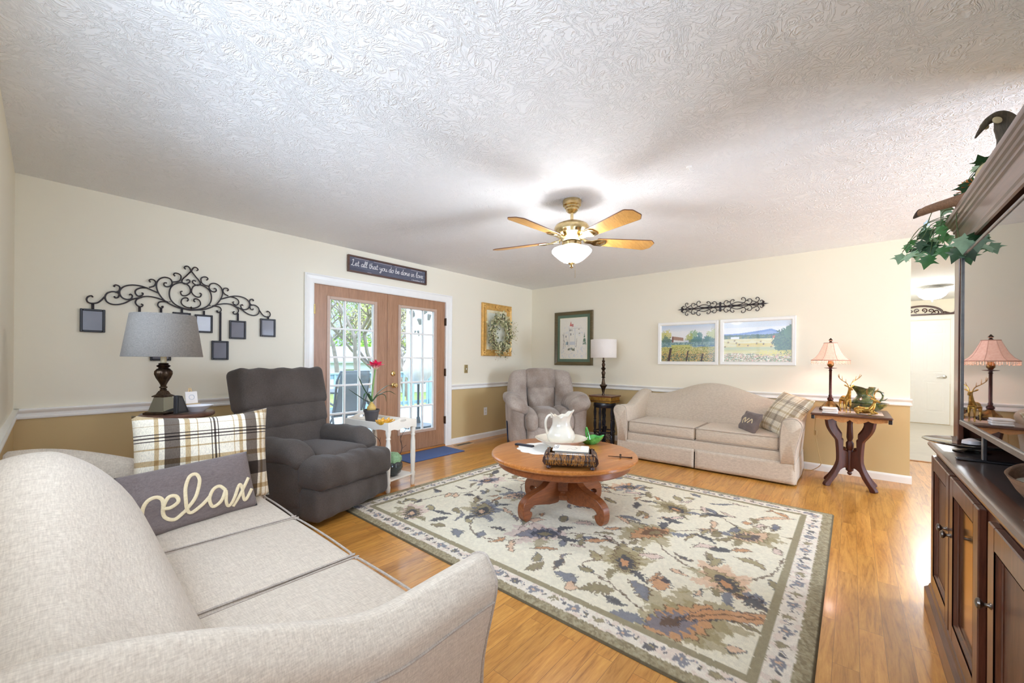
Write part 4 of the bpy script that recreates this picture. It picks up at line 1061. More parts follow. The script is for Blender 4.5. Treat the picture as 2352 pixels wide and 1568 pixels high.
# ------------------------------------------------------------------ ceiling fan
M_gold = metal('antique_polished_brass', (226, 206, 158), .16, 0, 40, (206, 182, 128))
M_blade = wood('fan_blade_oak', (190, 134, 58), (236, 186, 102), 'X', 1.6, .4, .2, .03)
M_blade_edge = plain('blade_edge', (110, 70, 44), .5)
f = thing('ceiling_fan', 'brass ceiling fan with five light wood blades and a white glass bowl light', 'ceiling fan', (2.645, 1.66, 2.44))
MB().lathe([(0, 0), (.070, 0), (.074, -.012), (.070, -.028), (.070, -.04), (.056, -.046), (.056, -.058), (.046, -.064), (.046, -.078), (.032, -.092), (.016, -.098), (0, -.098)], 32).obj('canopy', M_gold, f)
MB().lathe([(0, -.09), (.012, -.09), (.012, -.16), (.022, -.162), (.022, -.175), (0, -.175)], 16).obj('downrod', M_gold, f)
MB().lathe([(0, -.165), (.04, -.168), (.09, -.178), (.125, -.195), (.136, -.215), (.136, -.25), (.128, -.262), (.128, -.268), (.118, -.275), (.10, -.283), (.085, -.305), (.07, -.32), (0, -.32)], 40).obj('motor_housing', M_gold, f)
MB().lathe([(0, -.315), (.062, -.318), (.075, -.33), (.075, -.352), (.06, -.362), (.05, -.37), (.055, -.385), (0, -.385)], 32).obj('light_fitter', M_gold, f)
b = NB('frosted_glass_lit'); b.set(rough=.35, color=(.9, .9, .88), ec=lin((255, 244, 224)), es=1.6); M_bowl = b.m
_t = b.n('ShaderNodeBsdfTransparent'); _x = b.n('ShaderNodeMixShader'); _x.inputs[0].default_value = .45; b.l(_t, 0, _x, 1); b.l(b.p, 0, _x, 2); b.l(_x, 0, b.out, 0)
MB().lathe([(.055, -.378), (.145, -.380), (.152, -.388), (.150, -.402), (.138, -.418), (.118, -.436), (.095, -.456), (.066, -.474), (.032, -.484), (0, -.486)], 40, None, lambda r, z, a: (r * (1 + .015 * math.cos(12 * a)) * math.cos(a), r * (1 + .015 * math.cos(12 * a)) * math.sin(a), z)).obj('glass_bowl', M_bowl, f, smooth=60)
MB().lathe([(0, -.478), (.028, -.480), (.026, -.49), (.012, -.497), (.009, -.506), (.014, -.513), (.009, -.523), (0, -.527)], 18).obj('finial', M_gold, f)
MB().tube([(-.03, -.05, -.372), (-.03, -.051, -.52), (-.03, -.05, -.612)], .0012, 5).obj('pull_chain', M_gold, f)
for k in range(5):
    an = R(-39 + 72 * k); Mx = TR(rz=an) @ TR(0, 0, -.308, rx=R(-12))
    out = [(.20, -.046), (.21, -.050), (.625, -.076), (.638, -.072), (.672, -.040), (.675, -.030), (.675, .030), (.672, .040), (.638, .072), (.625, .076), (.21, .050), (.20, .046)]
    q = MB().prism(out, -.003, .003, Mx).obj('blade', M_blade, f, smooth=20)
    MB().tube([Mx @ Vector((x, y, 0)) for x, y in out], .0034, 6, True).obj('blade_edge', M_blade_edge, q)
    ir = MB().prism([(.10, -.016), (.16, -.022), (.20, -.045), (.255, -.046), (.275, -.02), (.275, .02), (.255, .046), (.20, .045), (.16, .022), (.10, .016)], -.010, -.004, Mx)
    ir.lathe([(0, -.016), (.026, -.014), (.036, -.010), (.036, -.004)], 14, Mx @ TR(.235, 0, 0)); ir.bar((.095 * math.cos(an), .095 * math.sin(an), -.30), (.17 * math.cos(an), .17 * math.sin(an), -.314), .03, .012, .004)
    ir.obj('blade_iron', M_gold, f)
lamp('fan_bulb', 'POINT', 15, (1.0, .95, .87), (2.645, 1.66, 2.00), radius=.10)

m = MB().lathe([(0, 0), (.018, 0), (.016, -.006), (.005, -.009), (.004, -.014), (0, -.014)], 14, TR(2.66, .797, 2.44)); q = catmull([(2.66, .797, 2.428), (2.675, .79, 2.415), (2.69, .775, 2.42), (2.692, .765, 2.43)], 5); m.tube(q, .0035, 6)
tag(m.obj('ceiling_hook', M_white), 'small white plant hook screwed into the textured ceiling', 'hook')

# hall ceiling light and carved header
hl = thing('ceiling_light', 'white glass bowl ceiling light in the hall', 'ceiling light', (9.3, -.98, 2.44))
b = NB('hall_glass_lit'); b.set(rough=.4, color=(.92, .92, .92), ec=lin((255, 250, 240)), es=1.6)
MB().lathe([(.19, -.075), (.185, -.10), (.15, -.16), (.10, -.20), (.04, -.21), (0, -.21)], 28).obj('glass_bowl', b.m, hl)
MB().lathe([(0, 0), (.07, 0), (.08, -.02), (.20, -.055), (.205, -.075), (.19, -.08)], 28).obj('rim_pan', plain('pale_nickel_pan', (214, 212, 208), .3), hl)
MB().lathe([(0, -.205), (.015, -.21), (.010, -.23), (.006, -.25), (0, -.255)], 10).obj('finial', MATS['pale_nickel_pan'], hl)
lamp('hall_bulb', 'POINT', 16, (1.0, .95, .86), (9.3, -.98, 2.12), radius=.12)
M_ped = wood('dark_carved_wood', (48, 26, 22), (92, 56, 46), 'Y', 1.3, .4, .2)
hc = thing('door_pediment', 'dark carved wood pediment standing on the hall door casing', 'wall decor', (HX - .012, -1.03, 2.14), R(-90))
m = MB().box(-.5, .5, -.012, .012, .0, .03, .004)
arch = [(.30 * math.cos(R(a)), .03 + .155 * math.sin(R(a))) for a in range(0, 181, 9)]
m.tube([(x, 0, z) for x, z in arch], .018, 6)
for sx in (-1, 1):
    m.tube([(sx * x, 0, z) for x, z in ((.29, .05), (.335, .05), (.40, .02), (.455, .03), (.475, .08))], .015, 6); m.box(sx * .455, sx * .50, -.012, .012, .03, .095, .004)
    for (cx, cz, a0, tu) in ((.05, .10, -1.5, 1.2), (.14, .085, -1.5, 1.2), (.21, .06, -1.5, 1.0)):
        m.tube([(sx * x, 0, z) for x, z in curl((cx, cz), .045, a0, tu)], .009, 5)
m.obj('carving', M_ped, hc, smooth=40)

# ------------------------------------------------------------------ table lamps
M_bronze = metal('dark_bronze', (92, 76, 60), .38, .25, 60, (58, 46, 40))
M_shade_g = fabric('grey_linen_shade', (150, 143, 134), (118, 112, 106), 420, .15, .6)
et = thing('end_table', 'small dark end table between the foreground sofa and the charcoal recliner', 'side table', (.515, 3.08, 0))
MB().lathe([(0, .844), (.17, .844), (.178, .852), (.178, .864), (.17, .872), (0, .872)], 40).obj('tabletop', M_walt, et)
MB().lathe([(0, .0), (.03, .02), (.045, .20), (.03, .35), (.05, .7), (.07, .844), (0, .844)], 16).obj('pedestal', M_mah, et)
for k in range(3): MB().tube([TR(rz=R(90 + 120 * k)) @ Vector(p) for p in ((.02, 0, .14), (.12, 0, .10), (.22, 0, .02), (.25, 0, .014))], [.022, .02, .016, .014], 8).obj('leg', M_mah, et)
l1 = thing('table_lamp', 'bronze table lamp with a grey linen drum shade behind the foreground sofa', 'lamp', (.445, 3.07, .872), R(38))
MB().lathe([(.182, .585), (.148, .838)], 48, None).obj('lamp_shade', M_shade_g, l1, mods=[('SOLIDIFY', dict(thickness=.003))], fix=False) if False else None
m = MB().lathe([(.182, .331), (.184, .333), (.149, .575), (.147, .577), (.145, .575), (.180, .333), (.182, .331)], 48); m.obj('lamp_shade', M_shade_g, l1, smooth=60)
sq = lambda r, z, a: (r * math.cos(a + R(45)) * 1.2, r * math.sin(a + R(45)) * 1.2, z)
MB().lathe([(0, 0), (.074, 0), (.074, .008), (.064, .014), (0, .014)], 4, None, sq).obj('plinth', M_bronze, l1, smooth=10)
M_smoke = NB('smoky_mirror_glass'); M_smoke.set(color=lin((150, 150, 140)), metal=.9, rough=.07); M_smoke = M_smoke.m
MB().lathe([(0, .014), (.056, .014), (.034, .098), (0, .098)], 4, None, sq).obj('glass_pyramid', M_smoke, l1, smooth=10)
MB().lathe([(0, .098), (.043, .098), (.043, .103), (.028, .112), (.018, .132), (0, .132)], 4, None, sq).obj('collar', M_bronze, l1, smooth=10)
ribs = lambda r, z, a: (r * (1 + (.06 * math.cos(10 * a) if .285 < z < .40 else 0)) * math.cos(a), r * (1 + (.06 * math.cos(10 * a) if .285 < z < .40 else 0)) * math.sin(a), z)
MB().lathe([(0, .205), (.022, .205), (.024, .220), (.018, .228), (.026, .236), (.026, .244), (.018, .250), (.020, .262), (.030, .285), (.046, .32), (.056, .352), (.055, .375), (.040, .395), (.030, .402), (.040, .412), (.046, .420), (.030, .432), (.034, .440), (.018, .446), (0, .446)], 40, TR(0, 0, -.0155) @ Matrix.Diagonal((.72, .72, .70, 1)), ribs).obj('turned_body', M_bronze, l1)
MB().lathe([(0, .28), (.014, .28), (.014, .383), (0, .383)], 14).obj('candle_sleeve', plain('ivory_sleeve', (238, 226, 190), .45), l1)
pq = thing('plaque', 'black wedge shaped plaque leaning beside the grey drum lamp', 'decor', (.505, 2.965, .872), R(38))
MB().prism([(-.034, 0), (.048, 0), (.014, .100), (-.022, .106)], -.012, .012, TR(0, 0, .004, rx=R(-6)) @ XZ).obj('panel', plain('satin_black', (30, 30, 34), .35), pq, smooth=0, bevel=.003)
MB().prism([(-.024, .012), (.028, .012), (.006, .088), (-.014, .092)], .0105, .014, TR(0, 0, .004, rx=R(-6)) @ XZ).obj('face_inlay', plain('grey_inlay', (58, 58, 60), .4), pq, smooth=0)
es = thing('mini_easel', 'tiny gold easel holding a white tile behind the plaid pillow', 'easel', (.595, 3.16, .872), R(20))
M_gw = plain('pale_gold_wood', (226, 196, 142), .4)
m = MB().bar((-.03, .0, 0), (-.004, .02, .135), .006, .006).bar((.03, .0, 0), (.004, .02, .135), .006, .006).bar((0, .06, 0), (0, .022, .12), .005, .005).box(-.042, .042, -.012, .004, .03, .038)
m.obj('stand', M_gw, es, smooth=0)
MB().box(-.034, .034, -.004, 0, 0, .075, .001, TR(0, .000, .039, rx=R(-9))).obj('tile', plain('white_tile', (244, 238, 232), .3), es, smooth=0)
MB().tube([TR(0, -.0045, .039, rx=R(-9)) @ Vector((.015 * math.cos(a / 3), -.0005, .04 + .015 * math.sin(a / 3))) for a in range(19)], .0012, 5, True).obj('tile_emblem', plain('pale_blue_print', (190, 196, 206), .5), es)
m = MB().shell([(.035, 0), (.04, .006), (.075, .03), (.082, .036)], .004, 28, TR(.60, 3.045, .872))
tag(m.obj('dish', plain('white_porcelain', (244, 242, 246), .15, vary=.01, coat=.4)), 'small white porcelain dish behind the plaid pillow, below the tiny easel', 'dish')

l2 = thing('table_lamp', 'slim bronze candlestick lamp with a white drum shade on the black stand', 'lamp', (5.20, 2.715, .705))
M_shw = fabric('white_drum_shade', (240, 234, 228), (222, 214, 206), 420, .1, .5)
m = MB().lathe([(.180, .535), (.182, .537), (.182, .793), (.180, .795), (.178, .793), (.178, .537), (.180, .535)], 48); m.obj('lamp_shade', M_shw, l2, smooth=60)
MB().lathe([(0, 0), (.022, 0), (.014, .03), (.026, .09), (.045, .125), (.052, .14), (.05, .15), (.03, .155), (.022, .19), (.016, .245), (.030, .255), (.018, .265), (.024, .30), (.030, .32), (.016, .35), (.030, .375), (.034, .385), (.016, .40), (.022, .425), (.026, .44), (.014, .465), (.024, .49), (.012, .50), (.010, .56), (0, .56)], 20).obj('candlestick', M_bronze, l2)
m = MB().lathe([(.007, .555), (.007, .775)], 8)
for k in range(3): m.tube([(0, 0, .775), (.178 * math.cos(R(120 * k)), .178 * math.sin(R(120 * k)), .783)], .002, 5)
m.obj('shade_spider', M_brass, l2)

l3 = thing('table_lamp', 'lit table lamp with a pink fringed bell shade on the carved side table', 'lamp', (5.16, .165, .722))
b = NB('pink_lit_shade'); b.set(rough=.8, ec=lin((255, 196, 160)), es=.16); co = b.coord(); nz = b.noise(co, 60, 2)
b.base(b.ramp(nz, 0, [(.3, lin((228, 172, 152))), (.7, lin((240, 192, 172)))])); M_pink = b.m
oct8 = lambda r, z, a: (r * (1 - .03 * math.cos(8 * a)) * math.cos(a), r * (1 - .03 * math.cos(8 * a)) * math.sin(a), z)
pr = [(.158, .498), (.152, .503), (.125, .525), (.098, .565), (.078, .61), (.060, .655), (.054, .672)]
m = MB().lathe(pr + [(r - .003, z) for r, z in pr[::-1]] + [pr[0]], 48, None, oct8); m.obj('lamp_shade', M_pink, l3, smooth=60)
M_rib = plain('shade_rib', (196, 150, 130), .7)
m = MB()
for k in range(8):
    an = R(45 * k + 22.5); m.tube([(r * 1.03 * math.cos(an), r * 1.03 * math.sin(an), z) for r, z in pr], .0016, 5)
m.tube([oct8(.158, .498, a * .131) for a in range(48)], .004, 5, True); m.tube([oct8(.054, .672, a * .131) for a in range(48)], .004, 5, True); m.obj('shade_trim', M_rib, l3)
fr = MB()
for k in range(64):
    a = 2 * math.pi * k / 64; x, y, _ = oct8(.157, 0, a); dz = .026 + .008 * (k % 2); fr.tube([(x, y, .497), (x, y, .497 - dz)], .0014, 4); fr.lathe([(0, -.005), (.004, 0), (0, .005)], 6, TR(x, y, .497 - dz))
o = fr.obj('bead_fringe', plain('amber_beads', (240, 200, 170), .2), l3); o['kind'] = 'stuff'
MB().lathe([(0, .665), (.012, .668), (.014, .68), (.008, .69), (.018, .70), (.006, .718), (0, .725)], 14).obj('finial', M_bronze, l3)
m = MB().box(-.075, .075, -.075, .075, .008, .022, .004)
for sx in (-1, 1):
    for sy in (-1, 1): m.box(sx * .06, sx * .085, sy * .06, sy * .085, 0, .02, .004)
m.obj('plinth', M_bronze, l3, smooth=0)
M_antg = metal('antique_gold', (170, 130, 74), .4, .25, 70, (110, 78, 46))
MB().lathe([(0, .022), (.062, .022), (.064, .032), (.05, .055), (.03, .075), (.02, .09), (0, .09)], 24, None, lambda r, z, a: (r * (1 + .08 * math.cos(8 * a)) * math.cos(a), r * (1 + .08 * math.cos(8 * a)) * math.sin(a), z)).obj('leaf_base', M_antg, l3)
MB().lathe([(0, .085), (.016, .087), (.026, .10), (.024, .115), (.014, .125), (.016, .14), (.0115, .15), (.0115, .39), (.016, .395), (.0115, .402), (.012, .412), (.05, .418), (.05, .421), (.012, .425), (0, .425)], 20).obj('column', metal('oil_bronze', (96, 62, 56), .35, 0, 40, (70, 46, 44)), l3)
MB().lathe([(0, .423), (.012, .425), (.026, .445), (.027, .465), (.018, .485), (.02, .492), (0, .492)], 20).obj('candle_cup', M_antg, l3)
lamp('side_lamp_bulb', 'POINT', 1.3, (1.0, .84, .70), (5.16, .165, 1.30), radius=.03)
cd = catmull([(5.30, .28, .70), (5.33, .29, .66), (5.34, .295, .45), (5.345, .26, .2), (5.40, .25, .10), (5.48, .33, .012), (5.47, .40, .008)], 6)
m = MB().tube(cd, .0035, 6); m.box(5.33, 5.35, .28, .305, .42, .47, .004)
q = m.obj('cord', plain('gold_cord', (206, 178, 120), .5), l3, label='thin gold cord with inline switch'); q.location = (-5.16, -.165, -.722)

# ------------------------------------------------------------------ wall decor on the back wall
M_iron = plain('wrought_iron', (44, 36, 38), .45, spec=.4)
ART_A = [
[(0.76, 1.946), (0.75, 1.957), (0.76, 1.972), (0.777, 1.972), (0.789, 1.954), (0.795, 1.936)],
[(0.795, 1.936), (0.768, 1.897), (0.741, 1.861), (0.735, 1.837), (0.753, 1.821), (0.778, 1.832), (0.788, 1.85), (0.777, 1.862), (0.764, 1.853)],
[(0.739, 1.758), (0.727, 1.75), (0.735, 1.725), (0.761, 1.723), (0.787, 1.746), (0.793, 1.775), (0.779, 1.811), (0.742, 1.829), (0.706, 1.821), (0.67, 1.79), (0.655, 1.742), (0.66, 1.688), (0.685, 1.649), (0.721, 1.625), (0.758, 1.613), (0.796, 1.610)],
[(0.639, 1.811), (0.625, 1.811), (0.62, 1.794), (0.635, 1.781), (0.66, 1.79), (0.672, 1.818), (0.66, 1.848), (0.628, 1.857), (0.597, 1.841), (0.577, 1.808), (0.575, 1.763), (0.591, 1.715), (0.622, 1.669), (0.664, 1.638), (0.707, 1.619), (0.743, 1.611), (.796, 1.604)],
[(0.691, 1.876), (0.681, 1.889), (0.691, 1.902), (0.713, 1.9), (0.729, 1.883), (0.724, 1.849), (0.702, 1.832), (0.674, 1.826)],
[(0.769, 1.677), (0.778, 1.688), (0.772, 1.703), (0.754, 1.704), (0.736, 1.688), (0.732, 1.659), (0.747, 1.637), (0.773, 1.624), (0.796, 1.624)],
[(0.539, 1.802), (0.53, 1.814), (0.54, 1.826), (0.56, 1.823), (0.57, 1.803), (0.56, 1.776), (0.53, 1.759)],
[(0.415, 1.684), (0.424, 1.692), (0.433, 1.677), (0.424, 1.655), (0.402, 1.648), (0.374, 1.661), (0.361, 1.694), (0.368, 1.725), (0.395, 1.752), (0.436, 1.765), (0.481, 1.764), (0.52, 1.752), (0.554, 1.737), (0.587, 1.722)],
[(0.485, 1.71), (0.494, 1.707), (0.488, 1.691), (0.465, 1.683), (0.449, 1.706), (0.455, 1.731), (0.481, 1.749), (0.52, 1.755)],
[(0.337, 1.737), (0.33, 1.742), (0.34, 1.752), (0.357, 1.746), (0.363, 1.728), (0.356, 1.706), (0.338, 1.695)],
[(0.332, 1.665), (0.338, 1.653), (0.353, 1.659), (0.359, 1.681), (0.347, 1.696), (0.32, 1.698), (0.293, 1.681), (0.283, 1.65), (0.293, 1.618), (0.32, 1.602), (0.356, 1.604), (0.393, 1.621), (0.43, 1.651), (0.469, 1.669), (0.514, 1.686), (0.561, 1.685), (0.608, 1.672), (0.65, 1.654)],
[(0.22, 1.642), (0.212, 1.652), (0.195, 1.643), (0.188, 1.622), (0.196, 1.602), (0.218, 1.597), (0.244, 1.605), (0.264, 1.627), (0.281, 1.654)],
[(0.482, 1.622), (0.493, 1.616), (0.488, 1.603), (0.472, 1.601), (0.456, 1.615), (0.451, 1.636), (0.462, 1.659), (0.488, 1.675)],
[(0.605, 1.613), (0.615, 1.617), (0.612, 1.605), (0.595, 1.605), (0.583, 1.624), (0.591, 1.648), (0.619, 1.657), (0.65, 1.654)]]
m = MB(); yw = YA - .018
for cvs in ART_A:
    for mir in (0, 1):
        pts = catmull([((1.593 - x if mir else x), yw, z) for x, z in cvs], 5); m.tube(pts, .0052, 6)
m.lathe([(0, -.012), (.010, 0), (0, .012)], 10, TR(.797, yw - .006, 1.625))
for x, z in ((.66, 1.66), (.93, 1.66), (.797, 1.93)): m.bar((x, yw, z), (x, YA, z), .006, .006)
tag(m.obj('wall_scrollwork', M_iron), 'wide black wrought iron scroll with hanging picture frames on the back wall', 'wall decor')
M_frame = plain('black_frame', (36, 34, 38), .4); M_rb = plain('black_ribbon', (46, 42, 46), .8)
M_grey_photo = plain('grey_backing_under_glass', (112, 108, 114), .3, vary=.12, scale=4, coat=.12); M_white_photo = plain('white_card_under_glass', (232, 238, 248), .2, vary=.04, scale=6, coat=.1)
FR = [(.220, 1.597, 1.555, 1.383, .131, 'grey', 'leftmost small black frame hung from the iron scroll'), (.475, 1.601, 1.42, 1.255, .11, 'grey', 'small black frame hanging behind the grey lamp shade, only its ribbon showing'), (.604, 1.605, 1.34, 1.173, .13, 'grey', 'small black frame on a long ribbon peeking below the grey lamp shade'),
      (.737, 1.606, 1.579, 1.40, .121, 'white', 'small black frame with a white card, mostly behind the lamp shade'), (.887, 1.606, 1.573, 1.417, .127, 'white', 'small black frame with a white card, just right of the lamp shade'),
      (1.006, 1.606, 1.351, 1.182, .127, 'grey', 'small black frame hung lowest on a long ribbon'), (1.139, 1.608, 1.542, 1.374, .131, 'grey', 'small black frame hung second from the right on the iron scroll'), (1.388, 1.603, 1.579, 1.406, .133, 'grey', 'rightmost small black frame hung from the iron scroll')]
for x, zr, z1, z0, w, kd, lb in FR:
    t = thing('photo_frame', lb, 'picture frame', (x, YA, 0), 0, 'small frames hung from the iron scroll')
    fw_ = .015; m = MB(); y0, y1 = -.020, -.004
    m.box(-w / 2, -w / 2 + fw_, y0, y1, z0, z1, .003).box(w / 2 - fw_, w / 2, y0, y1, z0, z1, .003).box(-w / 2 + fw_, w / 2 - fw_, y0, y1, z0, z0 + fw_, .003).box(-w / 2 + fw_, w / 2 - fw_, y0, y1, z1 - fw_, z1, .003)
    m.obj('frame', M_frame, t, smooth=0)
    MB().box(-w / 2 + fw_ - .002, w / 2 - fw_ + .002, -.012, -.006, z0 + fw_ - .002, z1 - fw_ + .002).obj('photo', M_white_photo if kd == 'white' else M_grey_photo, t, smooth=0)
    MB().box(-.008, .008, -.0145, -.0125, z1 - .004, zr + .002).obj('ribbon', M_rb, t, smooth=0)

# sign over the doors
M_sign = wood('weathered_slate_board', (64, 66, 80), (118, 120, 136), 'X', 1.2, .7, 0, .15); M_signf = wood('sign_frame', (66, 44, 36), (110, 78, 62), 'X', 1.5, .5, .1)
sg = thing('wall_sign', 'long slate wooden sign with white script lettering above the french doors', 'sign', (2.718, YA, 2.273))
w, hh = 1.078, .190
m = MB(); fw_ = .018
m.box(-w / 2, w / 2, -.032, -.002, hh / 2 - fw_, hh / 2, .002).box(-w / 2, w / 2, -.032, -.002, -hh / 2, -hh / 2 + fw_, .002).box(-w / 2, -w / 2 + fw_, -.032, -.002, -hh / 2 + fw_, hh / 2 - fw_, .002).box(w / 2 - fw_, w / 2, -.032, -.002, -hh / 2 + fw_, hh / 2 - fw_, .002)
m.obj('frame', M_signf, sg, smooth=0)
MB().box(-w / 2 + fw_, w / 2 - fw_, -.018, -.004, -hh / 2 + fw_, hh / 2 - fw_).obj('board', M_sign, sg, smooth=0)
GL = {'L': (1.15, [[(.1, 1.7), (.3, 2.0), (.55, 1.95), (.45, 1.3), (.3, .5), (.15, .08), (-.05, .1), (.1, .25), (.4, .08), (.8, -.05), (1.05, .2)]]),
 'e': (.85, [[(.05, .4), (.5, .5), (.72, .8), (.5, 1.0), (.2, .8), (.12, .35), (.4, 0), (.9, .3)]]),
 't': (.7, [[(.32, 1.75), (.25, .9), (.25, .25), (.42, 0), (.72, .25)], [(.0, 1.15), (.62, 1.2)]]),
 'a': (1.05, [[(.75, .85), (.45, 1.0), (.12, .65), (.15, .12), (.45, .05), (.75, .6), (.8, .95), (.78, .25), (.9, 0), (1.12, .25)]]),
 'l': (.6, [[(.05, .3), (.45, 1.3), (.48, 1.9), (.28, 1.95), (.18, 1.2), (.18, .3), (.35, 0), (.62, .25)]]),
 'h': (1.0, [[(.25, 1.95), (.15, 1.0), (.12, .0)], [(.13, .45), (.4, .95), (.65, .85), (.65, .25), (.8, 0), (1.02, .25)]]),
 'y': (1.0, [[(.1, 1.0), (.12, .4), (.35, .2), (.7, .6)], [(.78, 1.0), (.75, .2), (.6, -.7), (.3, -.9), (.2, -.6), (.6, -.15), (1.05, .2)]]),
 'o': (.95, [[(.55, 1.0), (.15, .75), (.12, .25), (.42, 0), (.78, .3), (.75, .8), (.5, 1.0), (.95, .85)]]),
 'u': (1.05, [[(.12, 1.0), (.12, .3), (.35, 0), (.68, .35), (.75, 1.0)], [(.75, 1.0), (.74, .25), (.88, 0), (1.1, .25)]]),
 'd': (1.05, [[(.72, .85), (.42, 1.0), (.12, .65), (.15, .12), (.45, .05), (.72, .5)], [(.85, 1.95), (.78, 1.0), (.76, .25), (.9, 0), (1.1, .25)]]),
 'b': (.9, [[(.25, 1.95), (.15, 1.0), (.12, .2), (.4, 0), (.75, .3), (.7, .85), (.4, .95), (.15, .6)]]),
 'n': (1.0, [[(.12, 1.0), (.1, .0)], [(.12, .5), (.4, .95), (.62, .85), (.64, .25), (.78, 0), (1.0, .25)]]),
 'i': (.5, [[(.15, 1.0), (.12, .25), (.26, 0), (.5, .25)], [(.2, 1.42), (.22, 1.46)]]),
 'v': (.85, [[(.05, 1.0), (.35, .05), (.65, .95), (.9, .9)]]), '.': (.35, [[(.12, .03), (.15, .06)]]), ' ': (.62, [])}
def script(m, text, x0, x1, z0, y, r, up=.5):
    tot = sum(GL[c][0] for c in text); s_ = (x1 - x0) / tot; x = x0; hs = up
    for c in text:
        for st in GL[c][1]: m.tube([(x + p.x * s_ + p.y * .12 * s_, y, z0 + p.y * hs) for p in catmull([(a, b2, 0) for a, b2 in st], 4)], r, 6, sy=.35, nrm=(0, 1, 0))
        x += GL[c][0] * s_
m = MB(); script(m, 'Let all that you do be done in love.', -.495, .495, -.018, -.0185, .0033, .034)
m.obj('lettering', plain('white_script_paint', (240, 238, 236), .6), sg, smooth=80)
def text_mesh(name, txt, size, M, material, parent, shear=0.0, align='CENTER'):
    cu = bpy.data.curves.new(name, 'FONT'); cu.body = txt; cu.size = size; cu.shear = shear; cu.align_x = align; cu.extrude = .0006; cu.resolution_u = 3
    o = bpy.data.objects.new(name, cu); COL.objects.link(o); bpy.context.view_layer.update()
    me = bpy.data.meshes.new_from_object(o.evaluated_get(bpy.context.evaluated_depsgraph_get())); bpy.data.objects.remove(o)
    me.transform(M); me.materials.clear(); me.materials.append(material); o2 = bpy.data.objects.new(name, me); COL.objects.link(o2); o2.parent = parent; return o2
text_mesh('verse_lettering', '1 Corinthians 16:14', .024, TR(.40, -.0185, -.067) @ Matrix.Rotation(R(90), 4, 'X'), MATS['white_script_paint'], sg, .3)
m = MB()
for (a, b2, z) in ((-.46, -.28, .068), (-.22, .02, .067), (.06, .22, .068), (.30, .47, .066), (-.30, -.25, -.070)): m.box(a, b2, -.0186, -.0178, z - .0018, z + .0018)
m.obj('worn_streaks', plain('chipped_paint', (206, 190, 190), .7), sg, smooth=0)

# gilt frame with a wreath
gf = thing('picture_frame', 'ornate gold frame around a pale panel right of the french doors', 'picture frame', (4.642, YA, 1.667))
def frame_loft(m, w, h, prof):
    rings = []
    for px, pz, dx, dz in ((-w / 2, -h / 2, 1, 1), (-w / 2, h / 2, 1, -1), (w / 2, h / 2, -1, -1), (w / 2, -h / 2, -1, 1), (-w / 2, -h / 2, 1, 1)): rings.append([(px + dx * o, -d, pz + dz * o) for o, d in prof])
    m.loft(rings, cap=False)
M_giltf = plain('gilt_frame', (222, 176, 96), .38, .35, vary=.22, scale=26, bump=.4, bscale=60)
m = MB(); frame_loft(m, .675, .815, [(0, .002), (0, .035), (.010, .042), (.022, .036), (.035, .026), (.06, .022), (.085, .030), (.095, .026), (.10, .014), (.10, .004), (0, .002)]); m.obj('frame', M_giltf, gf, smooth=35)
m = MB()
for px, pz in ((-.29, -.36), (.29, -.36), (-.29, .36), (.29, .36), (0, .365), (0, -.365)):
    for k in range(5): a = k * 1.26; m.lathe([(0, -.012), (.016, -.004), (.018, .004), (0, .014)], 8, TR(px + .028 * math.cos(a), -.034, pz + .020 * math.sin(a), rx=R(90)))
o = m.obj('corner_ornament', M_giltf, gf); 
MB().box(-.245, .245, -.010, -.004, -.315, .315).obj('panel', plain('pale_sage_panel', (226, 228, 212), .5, vary=.06), gf, smooth=0)
m = MB(); frame_loft(m, .49, .63, [(0, .0105), (0, .014), (.05, .013), (.05, .0105), (0, .0105)]); m.obj('mat_border', plain('cream_mat', (236, 226, 190), .5), gf, smooth=0)
wr_ = thing('wreath', 'pale green leafy wreath with dry sprigs hung on the gold frame', 'wreath', (4.64, YA - .105, 1.60))
rg = random.Random(11)
m = MB(); q = []
for k in range(36): a = 2 * math.pi * k / 36; q.append((.20 * math.cos(a), -.01 + .01 * math.sin(5 * a), .245 * math.sin(a)))
m.tube(q, .014, 6, True); m.obj('twig_ring', plain('wreath_twig', (120, 104, 80), .8), wr_)
def leaf_quads(m, c, n, L, W, spread, rg, flat=.5):
    for _ in range(n):
        d = Vector((rg.gauss(0, 1), rg.gauss(0, flat), rg.gauss(0, 1))).normalized(); s_ = d.cross(Vector((rg.gauss(0, 1), rg.gauss(0, 1), rg.gauss(0, 1)))).normalized(); p0 = Vector(c) + Vector((rg.gauss(0, spread), rg.gauss(0, spread * .5), rg.gauss(0, spread)))
        l = L * rg.uniform(.6, 1.3); w = W * rg.uniform(.7, 1.2); m.add([p0, p0 + d * l * .5 + s_ * w, p0 + d * l, p0 + d * l * .5 - s_ * w], [(0, 1, 2, 3)])
for nm, rgb, cnt in (('pale_leaves', (206, 204, 158), 560), ('dark_leaves', (104, 112, 76), 260), ('cream_buds', (232, 226, 190), 220)):
    m = MB()
    for _ in range(cnt):
        a = rg.uniform(0, 6.283); rr = rg.gauss(1, .17); leaf_quads(m, (.20 * rr * math.cos(a), rg.uniform(-.04, .02), .245 * rr * math.sin(a)), 1, .050 if nm != 'cream_buds' else .032, .014, .022, rg, .5)
    o = m.obj(nm, plain('wreath_' + nm, rgb, .7, vary=.2), wr_, smooth=0, fix=False); o['kind'] = 'stuff'
m = MB()
